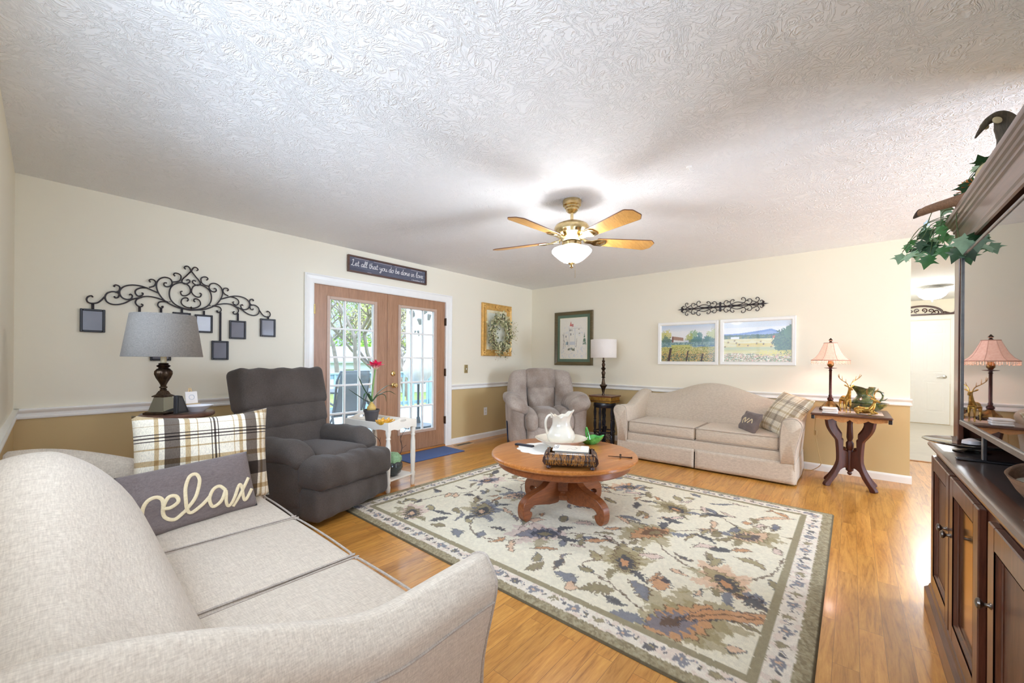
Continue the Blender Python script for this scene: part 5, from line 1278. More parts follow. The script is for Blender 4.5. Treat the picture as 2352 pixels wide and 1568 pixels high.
for _ in range(60):
    a = rg.choice([rg.gauss(.25, .35), rg.gauss(.25, .35), rg.gauss(-1.35, .4), rg.gauss(3.2, .5)]); r0 = Vector((.20 * math.cos(a), -.02, .245 * math.sin(a))); d = Vector((math.cos(a) + rg.gauss(0, .3), -.1, math.sin(a) + rg.gauss(0, .3))).normalized(); L = rg.uniform(.08, .20)
    if a > 2: L *= .7
    m.tube([r0, r0 + d * L * .5 + Vector((0, 0, .01)), r0 + d * L], .0012, 4); leaf_quads(m, r0 + d * L, 3, .02, .004, .008, rg)
o = m.obj('dry_sprigs', plain('straw_sprig', (206, 192, 146), .8), wr_, fix=False); o['kind'] = 'stuff'
sp_ = thing('light_switch', 'brass light switch plate on the wall right of the doors', 'switch', (3.996, YA, 1.063))
MB().box(-.036, .036, -.006, 0, -.06, .06, .003).obj('plate', metal('aged_brass', (206, 188, 140), .35), sp_, smooth=0); MB().box(-.006, .006, -.016, -.006, -.012, .012, .002).obj('toggle', M_white, sp_, smooth=0)
ot = thing('outlet', 'white electrical outlet low on the tan wall left of the taupe recliner', 'outlet', (4.41, YA, .405))
MB().box(-.036, .036, -.006, 0, -.06, .06, .003).obj('plate', M_white, ot, smooth=0)
for z in (-.024, .024): MB().box(-.016, .016, -.008, -.006, z - .015, z + .015, .002).obj('socket', plain('ivory_socket', (226, 222, 212), .4), ot, smooth=0)
vg = thing('floor_register', 'tan metal floor vent at the foot of the back wall', 'vent', (3.84, 4.165, 0))
MB().box(-.15, .15, -.055, .055, .0005, .006, .002).obj('plate', plain('vent_tan', (196, 174, 140), .45), vg, smooth=0)
m = MB()
for k in range(18): m.box(-.13 + k * .0150, -.124 + k * .0150, -.038, .038, .006, .009)
m.obj('louvers', plain('vent_dark', (120, 104, 84), .5), vg, smooth=0)
m = MB().box(2.72, 3.565, 3.85, 4.26, .0006, .008, .003); tag(m.obj('door_mat', fabric('blue_mat', (74, 104, 164), (52, 78, 134), 200, .3, .6, weave=False), smooth=0), 'blue door mat on the floor at the french doors', 'mat')

# ------------------------------------------------------------------ pictures on the right wall
M_paint = attr_mat('watercolour', .25, .03, 90, 0, coat=.4)
def picture(label, yc, z0, z1, w, frame_prof, frame_mat, fn, nx, ny, inset, mat_fn=None, name='framed_picture'):
    h = z1 - z0; p = thing(name, label, 'picture', (XB, yc, (z0 + z1) / 2), R(-90)); m = MB(); frame_loft(m, w, h, frame_prof); m.obj('frame', frame_mat, p, smooth=35)
    if mat_fn: mat_fn(p, w, h)
    painted_panel('painting', w - 2 * inset, h - 2 * inset, nx, ny, fn, M_paint, p, -.010); return p
WFP = [(0, .002), (0, .022), (.006, .028), (.022, .024), (.034, .026), (.044, .016), (.046, .008), (.046, .002), (0, .002)]
def barn(U, V):
    p = Paint(U, V, (236, 238, 240)); sh = U.shape; n = fbm(sh, (8, 12), 1); n2 = fbm(sh, (40, 60), 2, 2); n3 = fbm(sh, (70, 100), 5, 2)
    p.put((V > .88 - .1 * n) * np.clip((V - .8) * 5, 0, 1), (176, 200, 228), .7)
    for x, t, w, c in ((.03, .80, .07, (196, 196, 110)), (.13, .84, .06, (210, 206, 120)), (.10, .66, .10, (96, 130, 120)), (.62, .78, .09, (140, 178, 130)), (.55, .70, .07, (176, 184, 96)), (.73, .74, .05, (110, 154, 156)), (.68, .66, .10, (92, 136, 140)), (.88, .68, .06, (90, 134, 158)), (.95, .80, .09, (190, 200, 128)), (.84, .62, .08, (110, 150, 150)), (.93, .62, .08, (90, 128, 120))):
        d = np.hypot((U - x) / w, (V - (t - .12)) / .16) + (n2 - .5) * 1.1; p.put(d < 1, c, .85)
    p.put((V < .60) & (V > .5) & ((U < .22) | (U > .5)), (84, 118, 116), .55)
    bx = (U > .22) & (U < .46) & (V > .50) & (V < .64 - (U - .22) * .1); p.put(bx, (226, 226, 224)); p.put((U > .21) & (U < .43) & (V > .60 - (U - .21) * .15) & (V < .70 - (U - .21) * .22), (170, 138, 120)); p.put((U > .45) & (U < .53) & (V > .50) & (V < .58), (208, 216, 224))
    p.put((U > .21) & (U < .24) & (V > .5) & (V < .68), (130, 96, 90))
    p.put((V < .53) & (V > .40), (150, 178, 176), .9); p.put((V < .53) & (V > .40) & (n2 > .5), (88, 122, 130), .7); p.put((V < .46) & (V > .36) & (U > .2) & (U < .6), (206, 204, 96), .8); p.put((V < .44) & (V > .30) & (U > .55) & (n > .42), (110, 140, 176), .8)
    g = V < .38 + .04 * n; p.put(g, (196, 190, 96), .9); p.put(g & (n2 > .53), (226, 222, 160), .8); p.put(g & (n3 < .44), (122, 134, 66), .8); p.put((V < .16 + .1 * n) & (n3 < .52), (62, 88, 92), .75); p.put((V < .30) & (n3 > .62), (206, 130, 70), .6)
    for x, t, w in ((.19, .37, .024), (.52, .29, .012), (.79, .21, .014)): p.put((np.abs(U - x - (V - t) * .12) < w) & (V < t), (74, 60, 62), .95)
    return p.c
def hay(U, V):
    p = Paint(U, V, (214, 226, 240)); sh = U.shape; n = fbm(sh, (6, 9), 11); n2 = fbm(sh, (40, 60), 12, 2); n3 = fbm(sh, (70, 110), 15, 2)
    p.put((V < .86), (232, 234, 236), .7)
    ridge = .70 + .10 * np.clip((U - .2) / .52, 0, 1) ** 1.2 - .14 * np.clip((U - .72) / .25, 0, 1) + .01 * n
    p.put((V < ridge) & (V > .55), (112, 142, 204)); p.put((V < ridge - .05) & (V > .55), (150, 172, 216), .7)
    p.put((V < .66 + .03 * n2) & (V > .55), (70, 100, 84)); p.put((V < .64) & (V > .56) & (n2 > .55), (126, 134, 76), .8)
    p.put((V < .575), (226, 222, 176)); st = np.sin((V + U * .12) * 60 + n * 8); p.put((V < .57) & (st > .2), (214, 204, 130), .6); p.put((V < .46) & (V > .36) & (U > .2) & (U < .75), (220, 196, 84), .65); p.put((V < .36) & (V > .26), (170, 184, 136), .7); p.put((V < .30), (214, 208, 130), .5)
    p.put((U > .11) & (U < .24) & (V > .575) & (V < .625), (232, 238, 246)); p.put((U > .74) & (U < .80) & (V > .58) & (V < .635), (206, 112, 82))
    for x, y in ((.02, .38), (.07, .49), (.17, .53), (.20, .47), (.245, .43), (.38, .405), (.51, .455), (.57, .50), (.61, .44), (.73, .47), (.72, .37)):
        r = .016; p.put(np.hypot((U - x), (V - y) * .7) < r, (190, 168, 104)); p.put(np.hypot((U - x + .005), (V - y + .008) * .7) < r * .7, (92, 76, 50), .8)
    d = np.hypot((U - .93) / .19, (V - .50) / .30) + (n2 - .5) * .5; p.put(d < 1, (58, 92, 76)); p.put((d < .95) & (n3 > .52), (96, 130, 88), .7); d2 = np.hypot((U - .99) / .10, (V - .72) / .16) + (n2 - .5) * .5; p.put(d2 < 1, (84, 120, 90))
    fl = V < .17 + .06 * n; p.put(fl, (190, 200, 130)); p.put(fl & (n3 < .47), (84, 116, 92), .85); p.put(fl & (n3 > .57), (228, 170, 164), .85); p.put(fl & (n2 > .62), (240, 236, 214), .8); p.put((V < .26 + .04 * n) & (V > .14) & (U > .55) & (n2 > .42), (222, 214, 98), .75)
    return p.c
def church(U, V):
    p = Paint(U, V, (243, 238, 226)); sh = U.shape; n2 = fbm(sh, (30, 24), 22, 2); n3 = fbm(sh, (60, 48), 23, 2)
    p.put((np.abs(U - .40) < (.93 - V) * .32) & (V > .80) & (V < .93), (196, 74, 74), .9); p.put((U > .44) & (U < .50) & (V > .78) & (V < .85), (178, 70, 74), .8)
    for x, y, w, h, c in ((.37, .70, .05, .04, (86, 84, 92)), (.44, .70, .03, .04, (96, 92, 98)), (.40, .60, .04, .06, (76, 78, 86)), (.50, .60, .02, .03, (120, 116, 120)), (.70, .72, .06, .02, (150, 130, 110)), (.72, .62, .05, .04, (176, 168, 150)), (.46, .38, .20, .08, (206, 208, 214)), (.22, .55, .04, .05, (130, 128, 132)), (.26, .38, .09, .07, (130, 162, 176))): p.put((np.abs(U - x) < w / 2) & (np.abs(V - y) < h / 2), c, .8)
    for x0, x1, y0, y1 in ((.12, .14, .25, .65), (.20, .10, .3, .6), (.60, .62, .28, .5), (.30, .24, .3, .5)):
        t = np.clip((V - y0) / (y1 - y0), 0, 1); p.put((np.abs(U - (x0 + (x1 - x0) * t) + (n2 - .5) * .05) < .008) & (V > y0) & (V < y1), (120, 110, 108), .8)
    p.put((np.abs(U - .34) < .012) & (V > .3) & (V < .78), (206, 206, 206), .7); p.put((np.abs(U - .56) < .010) & (V > .3) & (V < .74), (206, 206, 206), .7); p.put((V > .735) & (V < .75) & (U > .33) & (U < .80), (200, 196, 192), .6)
    d = np.abs(U - .90) - (.64 - V) * .22; p.put((d < 0) & (V > .34) & (V < .64) & (n3 > .35), (74, 112, 84), .9)
    p.put((np.abs(U - .42) < .13) & (np.abs(V - .235 - (n2 - .5) * .06) < .025), (82, 92, 66), .85); p.put((V < .30) & (n2 > .66), (206, 212, 222), .5); p.put((V > .55) & (V < .8) & (n2 > .62) & (U > .15) & (U < .85), (222, 222, 226), .6)
    return p.c
picture('framed watercolour of a white barn behind fence posts and golden grass', 1.676, 1.152, 1.728, .768, WFP, M_white, barn, 190, 140, .044)
picture('framed watercolour of hay bales below a blue mountain ridge', .879, 1.158, 1.730, .788, WFP, M_white, hay, 190, 140, .044)
M_grn = wood('dark_green_gold_frame', (74, 66, 44), (120, 104, 66), 'X', 1.5, .4, .2)
def gmat(p, w, h):
    m = MB(); frame_loft(m, w - .10, h - .10, [(0, .006), (0, .0125), (.052, .0115), (.052, .006), (0, .006)]); m.obj('mat_border', plain('green_mat', (98, 118, 98), .7), p, smooth=0)
    m = MB(); frame_loft(m, w - .200, h - .200, [(0, .0115), (0, .0135), (.010, .0135), (.010, .0115), (0, .0115)]); m.obj('inner_mat', plain('ivory_fillet', (240, 232, 206), .6), p, smooth=0)
picture('framed sketch of a church with a red steeple in a green mat', 3.44, 1.122, 1.992, .716, [(0, .002), (0, .030), (.008, .036), (.02, .032), (.034, .022), (.052, .018), (.056, .006), (.056, .002), (0, .002)], M_grn, church, 110, 140, .104, gmat)

ART_B = [[(0.325, 0.0007), (0.263, 0.0276), (0.19, 0.0492), (0.122, 0.0225), (0.075, 0.0003)],
[(0.302, -0.0), (0.335, 0.0159), (0.348, 0.0459), (0.341, 0.0713), (0.322, 0.0786), (0.304, 0.0702), (0.303, 0.0568), (0.317, 0.0492)],
[(0.179, 0.0055), (0.231, 0.0154), (0.27, 0.0387), (0.283, 0.0669), (0.27, 0.0977), (0.247, 0.1028), (0.237, 0.0864), (0.244, 0.0754)],
[(0.19, 0.0063), (0.153, 0.0105), (0.125, 0.0239), (0.113, 0.0507), (0.125, 0.0794), (0.146, 0.088), (0.158, 0.0744), (0.146, 0.0619)],
[(0.088, 0.0025), (0.06, 0.0119), (0.042, 0.0365), (0.05, 0.0701), (0.07, 0.0809), (0.088, 0.0691), (0.086, 0.0515), (0.073, 0.0487)],
[(0.33, 0.0011), (0.377, 0.0134), (0.413, 0.0365), (0.426, 0.0664), (0.416, 0.087), (0.4, 0.0904), (0.39, 0.0769), (0.398, 0.0671)],
[(0.429, 0.0012), (0.455, 0.0108), (0.466, 0.0308), (0.455, 0.0484), (0.442, 0.0462), (0.437, 0.0325)],
[(0.429, 0.0018), (0.393, 0.0291), (0.351, 0.0519)], [(0.304, 0.0598), (0.283, 0.0611)], [(0.114, 0.0612), (0.091, 0.0606)], [(0.042, 0.044), (0.0, 0.0442)]]
m = MB(); zc, yc = 1.893, 1.275
for cvs in ART_B:
    for sx in (-1, 1):
        for sz in (-1, 1): m.tube([(XB - .016, yc + sx * p.x, zc + sz * p.y * .9) for p in catmull([(a, b2, 0) for a, b2 in cvs], 5)], .0042, 6)
m.tube([(XB - .016, yc - .45, zc), (XB - .016, yc + .45, zc)], .006, 6); m.tube([(XB - .016, yc - .22, zc), (XB - .016, yc + .22, zc)], .008, 6)
m.box(XB - .022, XB - .010, yc - .012, yc + .012, zc - .06, zc + .06, .004); m.box(XB - .021, XB - .011, yc - .055, yc + .055, zc - .010, zc + .010, .004)
for sx in (-1, 1):
    m.prism([(0, -.012), (.05, -.006), (.085, 0), (.05, .006), (0, .012)], -.004, .004, Matrix.Translation((XB - .016, yc + sx * .44, zc)) @ Matrix(((0, 0, 1, 0), (sx, 0, 0, 0), (0, 1, 0, 0), (0, 0, 0, 1))))
    for sz in (-1, 1): m.tube(catmull([(XB - .016, yc + sx * .455, zc), (XB - .016, yc + sx * .475, zc + sz * .02), (XB - .016, yc + sx * .465, zc + sz * .03), (XB - .016, yc + sx * .458, zc + sz * .02)], 4), .006, 6)
m.bar((XB - .016, yc - .3, zc), (XB, yc - .3, zc), .006, .006).bar((XB - .016, yc + .3, zc), (XB, yc + .3, zc), .006, .006)
tag(m.obj('wall_scrollwork', M_iron), 'narrow horizontal black iron scroll above the two landscape paintings', 'wall decor')
# ------------------------------------------------------------------ things on the coffee table (top at z .4675)
TZ = .4675
M_iron_st = plain('ironstone', (228, 221, 204), .12, vary=.02, coat=.6)
M_lace = plain('white_lace', (240, 238, 232), .8, bump=.3, bscale=300)
m = MB()
lace = lambda r, z, a: (r * (1 + .09 * abs(math.sin(6 * a))) * math.cos(a), r * (1 + .09 * abs(math.sin(6 * a))) * math.sin(a), z)
m.lathe([(0, 0), (.215, 0), (.215, .002), (0, .002)], 84, TR(2.685, 1.93, TZ + .0003), lace)
tag(m.obj('doily', M_lace), 'scalloped white doily under the wash basin', 'doily')
bx, by = 2.765, 1.825
m = MB().shell([(.085, 0), (.095, .004), (.088, .012), (.115, .030), (.155, .055), (.190, .078), (.212, .088), (.214, .092)], .006, 56, TR(bx, by, TZ + .0025))
tag(m.obj('wash_basin', M_iron_st), 'wide white ironstone basin holding the pitcher on the coffee table', 'bowl')
pz = TZ + .0025 + .0185
pt = thing('pitcher', 'white ironstone pitcher with scalloped rim standing in the basin', 'pitcher', (bx, by, pz), R(-49))
def rim(r, z, a):
    k = max(0, (z - .20) / .085); c = math.cos(a)
    rr = r * (1 + k * (.20 * max(0, c) ** 4 + .03 * math.cos(7 * a))); zz = z + k * (.020 * math.cos(2 * a) + .012 * c - .012 + .006 * math.cos(9 * a))
    return (rr * math.cos(a), rr * math.sin(a), zz)
MB().shell([(.072, 0), (.080, .004), (.078, .016), (.094, .035), (.112, .065), (.116, .092), (.106, .125), (.086, .155), (.075, .18), (.072, .205), (.075, .235), (.082, .262), (.088, .28)], .006, 56, None, rim).obj('body', M_iron_st, pt, smooth=60)
hp = catmull([(-.076, 0, .238), (-.085, 0, .258), (-.108, 0, .250), (-.126, 0, .215), (-.128, 0, .17), (-.118, 0, .12), (-.102, 0, .088)], 6)
MB().tube(hp, [.0085] * len(hp), 8, sy=1.5).obj('handle', M_iron_st, pt, smooth=60)
M_green = NB('green_majolica'); M_green.set(rough=.12, coat=.6); _c = M_green.coord(); M_green.base(M_green.ramp(M_green.noise(_c, 22, 3), 0, [(.3, lin((40, 128, 44))), (.6, lin((96, 186, 84))), (.8, lin((160, 216, 120)))])); M_green = M_green.m
gd = thing('leaf_dish', 'glossy green leaf shaped basket dish with an arched handle', 'dish', (3.10, 1.74, TZ), R(-49))
lf = lambda r, z, a: (r * 1.25 * (1 + .10 * math.cos(2 * a) + .06 * math.cos(5 * a)) * math.cos(a), r * .85 * (1 + .05 * math.cos(7 * a)) * math.sin(a), z * (1 + .25 * math.cos(a) * (z > .03) + .12 * math.cos(5 * a) * (z > .04)))
MB().shell([(.032, 0), (.038, .003), (.055, .018), (.075, .04), (.085, .06)], .005, 40, None, lf).obj('bowl', M_green, gd, smooth=60)
MB().tube(catmull([(-.02, -.066, .05), (-.03, -.055, .11), (-.035, 0, .145), (-.03, .055, .11), (-.02, .066, .05)], 6), .007, 8).obj('handle', M_green, gd)
rm = thing('remote_control', 'black television remote lying on the coffee table', 'remote', (2.645, 2.115, TZ), R(-84))
MB().box(-.088, .088, -.022, .022, 0.0, .016, .005).obj('body', plain('remote_black', (40, 38, 46), .45), rm, smooth=0)
m = MB()
for i in range(7):
    for j in range(3): m.box(-.07 + i * .019, -.059 + i * .019, -.015 + j * .011, -.008 + j * .011, .015, .0172)
m.obj('buttons', plain('remote_buttons', (110, 108, 114), .5), rm, smooth=0)
nc = thing('nail_cross', 'cross made of dark forged nails lying on the coffee table', 'cross', (2.805, 1.325, TZ), R(-60))
M_nail = metal('forged_nail', (88, 66, 56), .5, .3, 80)
for (p0, p1, nm) in (((-.085, 0, .011), (.085, 0, .007), 'upright_nail'), ((0, -.06, .014), (.01, .055, .010), 'cross_nail')):
    m = MB().tube([p0, p1], [.0025, .0055], 6); d = (Vector(p1) - Vector(p0)).normalized(); m.tube([Vector(p1), Vector(p1) + d * .006], .008, 8); m.obj(nm, M_nail, nc)
MB().tube([(0.004 + .008 * math.cos(a), .008 * math.sin(a), .011 + .003 * math.sin(2 * a)) for a in [k * .5 for k in range(26)]], .0016, 5).obj('wire_binding', M_nail, nc)
# tiger striped tray box with reading matter
def tiger():
    b = NB('tiger_lacquer'); b.set(rough=.25, coat=.3); co = b.coord((62, 5, 12)); n1 = b.noise(co, 1.0, 3, .6, 1.8)
    b.base(b.ramp(n1, 0, [(.40, lin((44, 26, 20))), (.47, lin((58, 34, 20))), (.52, lin((158, 108, 44))), (.60, lin((110, 70, 30))), (.66, lin((50, 28, 20)))])); return b.m
M_tig = tiger(); M_bolec = plain('carved_dark_corner', (62, 34, 24), .35, vary=.2, scale=80, bump=.5, bscale=150)
bx_ = thing('tray_box', 'dark tiger striped box tray on bun feet at the front of the coffee table', 'box', (2.355, 1.475, TZ), R(-58.9))
def bulge(y):
    ring = []
    for x in (-.165, .165): ring.append([(x, y + .004, .024), (x, y - .020, .030), (x, y - .034, .052), (x, y - .030, .078), (x, y - .012, .098), (x, y, .108), (x, y + .012, .108), (x, y + .012, .024)])
    return ring
MB().loft(bulge(-.085)).obj('striped_front', M_tig, bx_, smooth=50)
MB().loft([[(x, -y, z) for x, y, z in r] for r in bulge(-.085)]).obj('striped_back', M_tig, bx_, smooth=50)
for sx in (-1, 1):
    MB().loft([[(sx * (.150 + (-.085 - y) * -1 * 0 + o), yy, z) for o, z in ((0, .024), (.022, .030), (.036, .052), (.032, .078), (.014, .098), (.002, .108), (-.010, .108), (-.010, .024))] for yy in (-.10, .10)]).obj('carved_end', M_bolec, bx_, smooth=50)
    for sy in (-1, 1): MB().lathe([(0, 0), (.010, .002), (.017, .010), (.015, .020), (.010, .026), (0, .026)], 14, TR(sx * .145, sy * .085, 0)).obj('bun_foot', M_bolec, bx_)
MB().box(-.155, .155, -.09, .09, .024, .030).obj('box_floor', plain('box_black_lining', (22, 20, 22), .6), bx_, smooth=0)
mg = thing('magazine', 'cream covered magazine lying on top of the tiger striped box', 'magazine', (2.375, 1.487, TZ + .113), R(-62))
MB().box(-.118, .125, -.085, .085, 0, .009, .002).obj('pages', plain('magazine_paper', (238, 230, 214), .4), mg, smooth=0)
MB().box(-.118, -.078, -.0845, .0845, .0088, .0096).obj('cover_band', plain('white_label', (246, 244, 240), .4), mg, smooth=0)
text_mesh('cover_lettering', 'IGE', .046, TR(-.083, -.006, .0094, rz=R(90)), plain('black_print', (40, 36, 40), .5), mg)
text_mesh('cover_subline', 'TTE', .022, TR(-.083, .055, .0094, rz=R(90)), MATS['black_print'], mg)
MB().box(.07, .118, -.045, .075, .009, .0125, .001, ).obj('white_card', plain('white_label', (0, 0, 0)), mg, smooth=0)
m = MB().tube(catmull([(-.02, -.05, .0092), (0, -.02, .0092), (.02, -.045, .0092), (.045, -.01, .0092), (.03, .03, .0092)], 5), .0018, 5, sy=.3, nrm=(0, 0, 1)); m.obj('cover_drawing', plain('grey_print', (150, 140, 130), .5), mg)
bk_ = thing('book', 'black hardcover book under the cream magazine in the striped box', 'book', (2.385, 1.48, TZ + .0795), R(-60))
MB().box(-.12, .12, -.078, .078, 0, .004, .001).box(-.12, .12, -.078, .078, .028, .032, .001).box(-.12, .12, .072, .078, .004, .028).obj('cover', plain('book_black', (34, 30, 32), .4), bk_, smooth=0)
MB().box(-.115, .115, -.074, .072, .004, .028).obj('page_block', plain('page_edges', (226, 216, 198), .7), bk_, smooth=0)
bk2 = thing('book', 'brown hardcover book at the bottom of the striped box', 'book', (2.385, 1.48, TZ + .0305), R(-60))
MB().box(-.125, .125, -.077, .077, 0, .004, .001).box(-.125, .125, -.077, .077, .044, .048, .001).box(-.125, .125, .072, .077, .004, .044).obj('cover', plain('book_brown', (70, 46, 36), .5), bk2, smooth=0)
MB().box(-.12, .12, -.073, .072, .004, .044).obj('page_block', MATS['page_edges'], bk2, smooth=0)

# ------------------------------------------------------------------ things on the tray table (tray floor z .599)
FZ = .6
ay = thing('potted_amaryllis', 'pink flowering amaryllis in a dark pot on the white tray table', 'plant', (2.02, 3.49, FZ), R(-10))
M_pot = plain('dark_plastic_pot', (78, 74, 74), .45, vary=.05)
MB().shell([(.052, 0), (.068, .095), (.074, .098), (.075, .118)], .004, 32).obj('pot', M_pot, ay)
MB().lathe([(0, .098), (.068, .098), (.068, .1), (0, .108)], 24).obj('soil', plain('potting_soil', (66, 48, 36), .95, bump=.6, bscale=200), ay)
MB().lathe([(0, .095), (.03, .10), (.042, .12), (.04, .14), (.026, .16), (.014, .178), (.009, .19), (0, .195)], 24).obj('bulb', plain('onion_bulb', (206, 172, 92), .5, vary=.2, scale=40), ay)
M_stem = plain('flower_stem', (130, 160, 84), .5); M_lfd = plain('strap_leaf', (70, 104, 66), .4, vary=.2, scale=20)
MB().tube(catmull([(0, 0, .18), (.008, 0, .30), (.022, 0, .42), (.034, .0, .50)], 5), [.0095, .0075], 10).obj('flower_stem', M_stem, ay)
def strap(m, pts, w):
    q = catmull(pts, 6); n = len(q)
    for i in range(n - 1):
        d = (q[min(i + 1, n - 1)] - q[max(i - 1, 0)]).normalized(); sd = d.cross(Vector((0, 0, 1)));
        if sd.length < .05: sd = Vector((0, 1, 0))
    rings = []
    for i in range(n):
        d = (q[min(i + 1, n - 1)] - q[max(i - 1, 0)]).normalized(); sd = d.cross(Vector((.15, .1, 1))).normalized(); up = sd.cross(d).normalized(); t = i / (n - 1); ww = w * (min(1, t * 5 + .5)) * (1 - t ** 4) + .0008
        rings.append([q[i] - sd * ww + up * ww * .35, q[i] - up * .001, q[i] + sd * ww + up * ww * .35, q[i] + up * .0008])
    m.loft(rings)
for pts in ([(0, 0, .18), (-.045, 0, .26), (-.095, .01, .36), (-.125, .01, .44)], [(0, 0, .18), (.06, -.01, .27), (.15, -.01, .335), (.20, -.01, .335)], [(0, 0, .18), (.07, .0, .25), (.17, .01, .28), (.25, .02, .245)], [(0, .0, .18), (-.05, .02, .20), (-.13, .04, .26), (-.20, .05, .315)], [(0, 0, .18), (.05, -.03, .25), (.11, -.04, .25), (.125, -.05, .19)], [(0, 0, .18), (-.04, -.03, .26), (-.08, -.05, .27), (-.10, -.06, .20)]):
    m = MB(); strap(m, pts, .0135); m.obj('strap_leaf', M_lfd, ay, smooth=60)
b = NB('pink_petal'); b.set(rough=.5, sub=0.0); c_ = b.n('ShaderNodeTexCoord'); s_x = b.n('ShaderNodeSeparateXYZ'); b.l(c_, 'Object', s_x, 0); b.base(b.ramp(s_x, 'Z', [(.505, lin((236, 222, 190))), (.53, lin((236, 150, 160))), (.55, lin((224, 48, 92)))])); M_petal = b.m
for k in range(4):
    an = R(90 * k + 30); base = Vector((.036, 0, .50))
    m = MB()
    for j in range(6):
        a2 = R(60 * j); ax = (Matrix.Rotation(an, 3, 'Z') @ Vector((.45, 0, .9))).normalized(); e1 = ax.orthogonal().normalized(); e2 = ax.cross(e1)
        rd = e1 * math.cos(a2) + e2 * math.sin(a2); tn = ax.cross(rd)
        rings = []
        for i in range(7):
            t = i / 6; c0 = base + ax * (.092 * t - .018 * t ** 3) + rd * (.004 + .055 * t ** 2.0); w = .021 * math.sin(math.pi * min(.96, .15 + t * .8)) ; rings.append([c0 - tn * w, c0 - rd * .003 * math.sin(t * 3.1), c0 + tn * w, c0 + ax * .0006])
        m.loft(rings)
    m.obj('blossom', M_petal, ay, smooth=60)
M_amber = NB('amber_glass'); M_amber.set(color=lin((240, 184, 48)), rough=.08, coat=.5, spec=.8); M_amber = M_amber.m
cd_ = thing('candy_dish', 'ruffled amber glass candy dish on the white tray table', 'dish', (2.01, 3.235, FZ), R(10))
ruf = lambda r, z, a: (r * (1 + .06 * math.cos(12 * a) * (z > .02)) * math.cos(a), r * (1 + .06 * math.cos(12 * a) * (z > .02)) * math.sin(a), z + .005 * math.cos(12 * a) * (z > .03))
MB().shell([(.045, 0), (.06, .004), (.075, .022), (.085, .040)], .004, 60, None, ruf).obj('dish', M_amber, cd_, smooth=60)
for k, (x, y) in enumerate(((-.025, .01), (.03, -.01), (.0, .028))):
    m = MB().rbox((x, y, .038), (.035, .026, .026), .012, (3, 3, 2)); m.tube([(x - .02, y, .05), (x, y, .056), (x + .024, y + .01, .06)], [.003, .009, .002], 6); m.obj('wrapped_candy', plain('gold_wrapper', (226, 176, 70), .25), cd_)
su = thing('succulent_planter', 'dark glass bowl with a round pale green succulent on the tray table shelf', 'plant', (2.10, 3.27, .113))
MB().shell([(.045, 0), (.085, .03), (.105, .075), (.098, .115), (.085, .135)], .004, 32).obj('bowl', plain('dark_glass_bowl', (54, 60, 62), .12, coat=.5), su)
suc = lambda r, z, a: (r * (1 + .10 * math.cos(9 * a + z * 30)) * math.cos(a), r * (1 + .10 * math.cos(9 * a + z * 30)) * math.sin(a), z)
MB().lathe([(0, .10), (.07, .11), (.09, .14), (.085, .175), (.06, .205), (.02, .215), (0, .21)], 44, None, suc).obj('succulent', plain('pale_green_succulent', (150, 186, 142), .6, vary=.25, scale=60), su, smooth=70)
m = MB()
rg = random.Random(5)
for sx in (-1, 1):
    p0 = Vector((sx * .06, 0, .13)); pts = catmull([p0, p0 + Vector((sx * .06, .01, .10)), p0 + Vector((sx * .05, .02, .20)), p0 + Vector((sx * .13, .03, .29))], 6); m.tube(pts, [.004, .0018], 5)
    for q in pts[6::3]: m.tube([q, q + Vector((rg.uniform(-.04, .04), rg.uniform(-.03, .03), .03))], .0015, 4)
m.obj('wire_twigs', M_iron, su)

# ------------------------------------------------------------------ things on the carved side table (top z .722)
SZ = .722
rn = MB().box(-.17, .20, -.18, .22, 0, .0012, 0, TR(5.03, -.04, SZ + .0002)); tag(rn.obj('table_runner', plain('cream_pink_runner', (232, 206, 186), .85, bump=.2), smooth=0), 'cream and pink cloth runner under the brass deer on the carved table', 'cloth')
for k, (dx, lb) in enumerate(((0, 'bottom white marble coaster of the small stack'), (.003, 'middle white marble coaster of the small stack'), (-.002, 'top white marble coaster of the small stack'))):
    m = MB().rbox((4.79 + dx, .155 - dx, SZ + .009 + .0185 * k), (.115, .115, .0175), .008, (4, 4, 2)); tag(m.obj('coaster', plain('white_marble', (240, 234, 230), .3, vary=.04, scale=30), smooth=60), lb, 'coaster', 'coasters stacked on the carved table')
M_brs = metal('cast_brass', (214, 176, 92), .28, .15, 60, (160, 122, 56))
Z2 = SZ + .0016
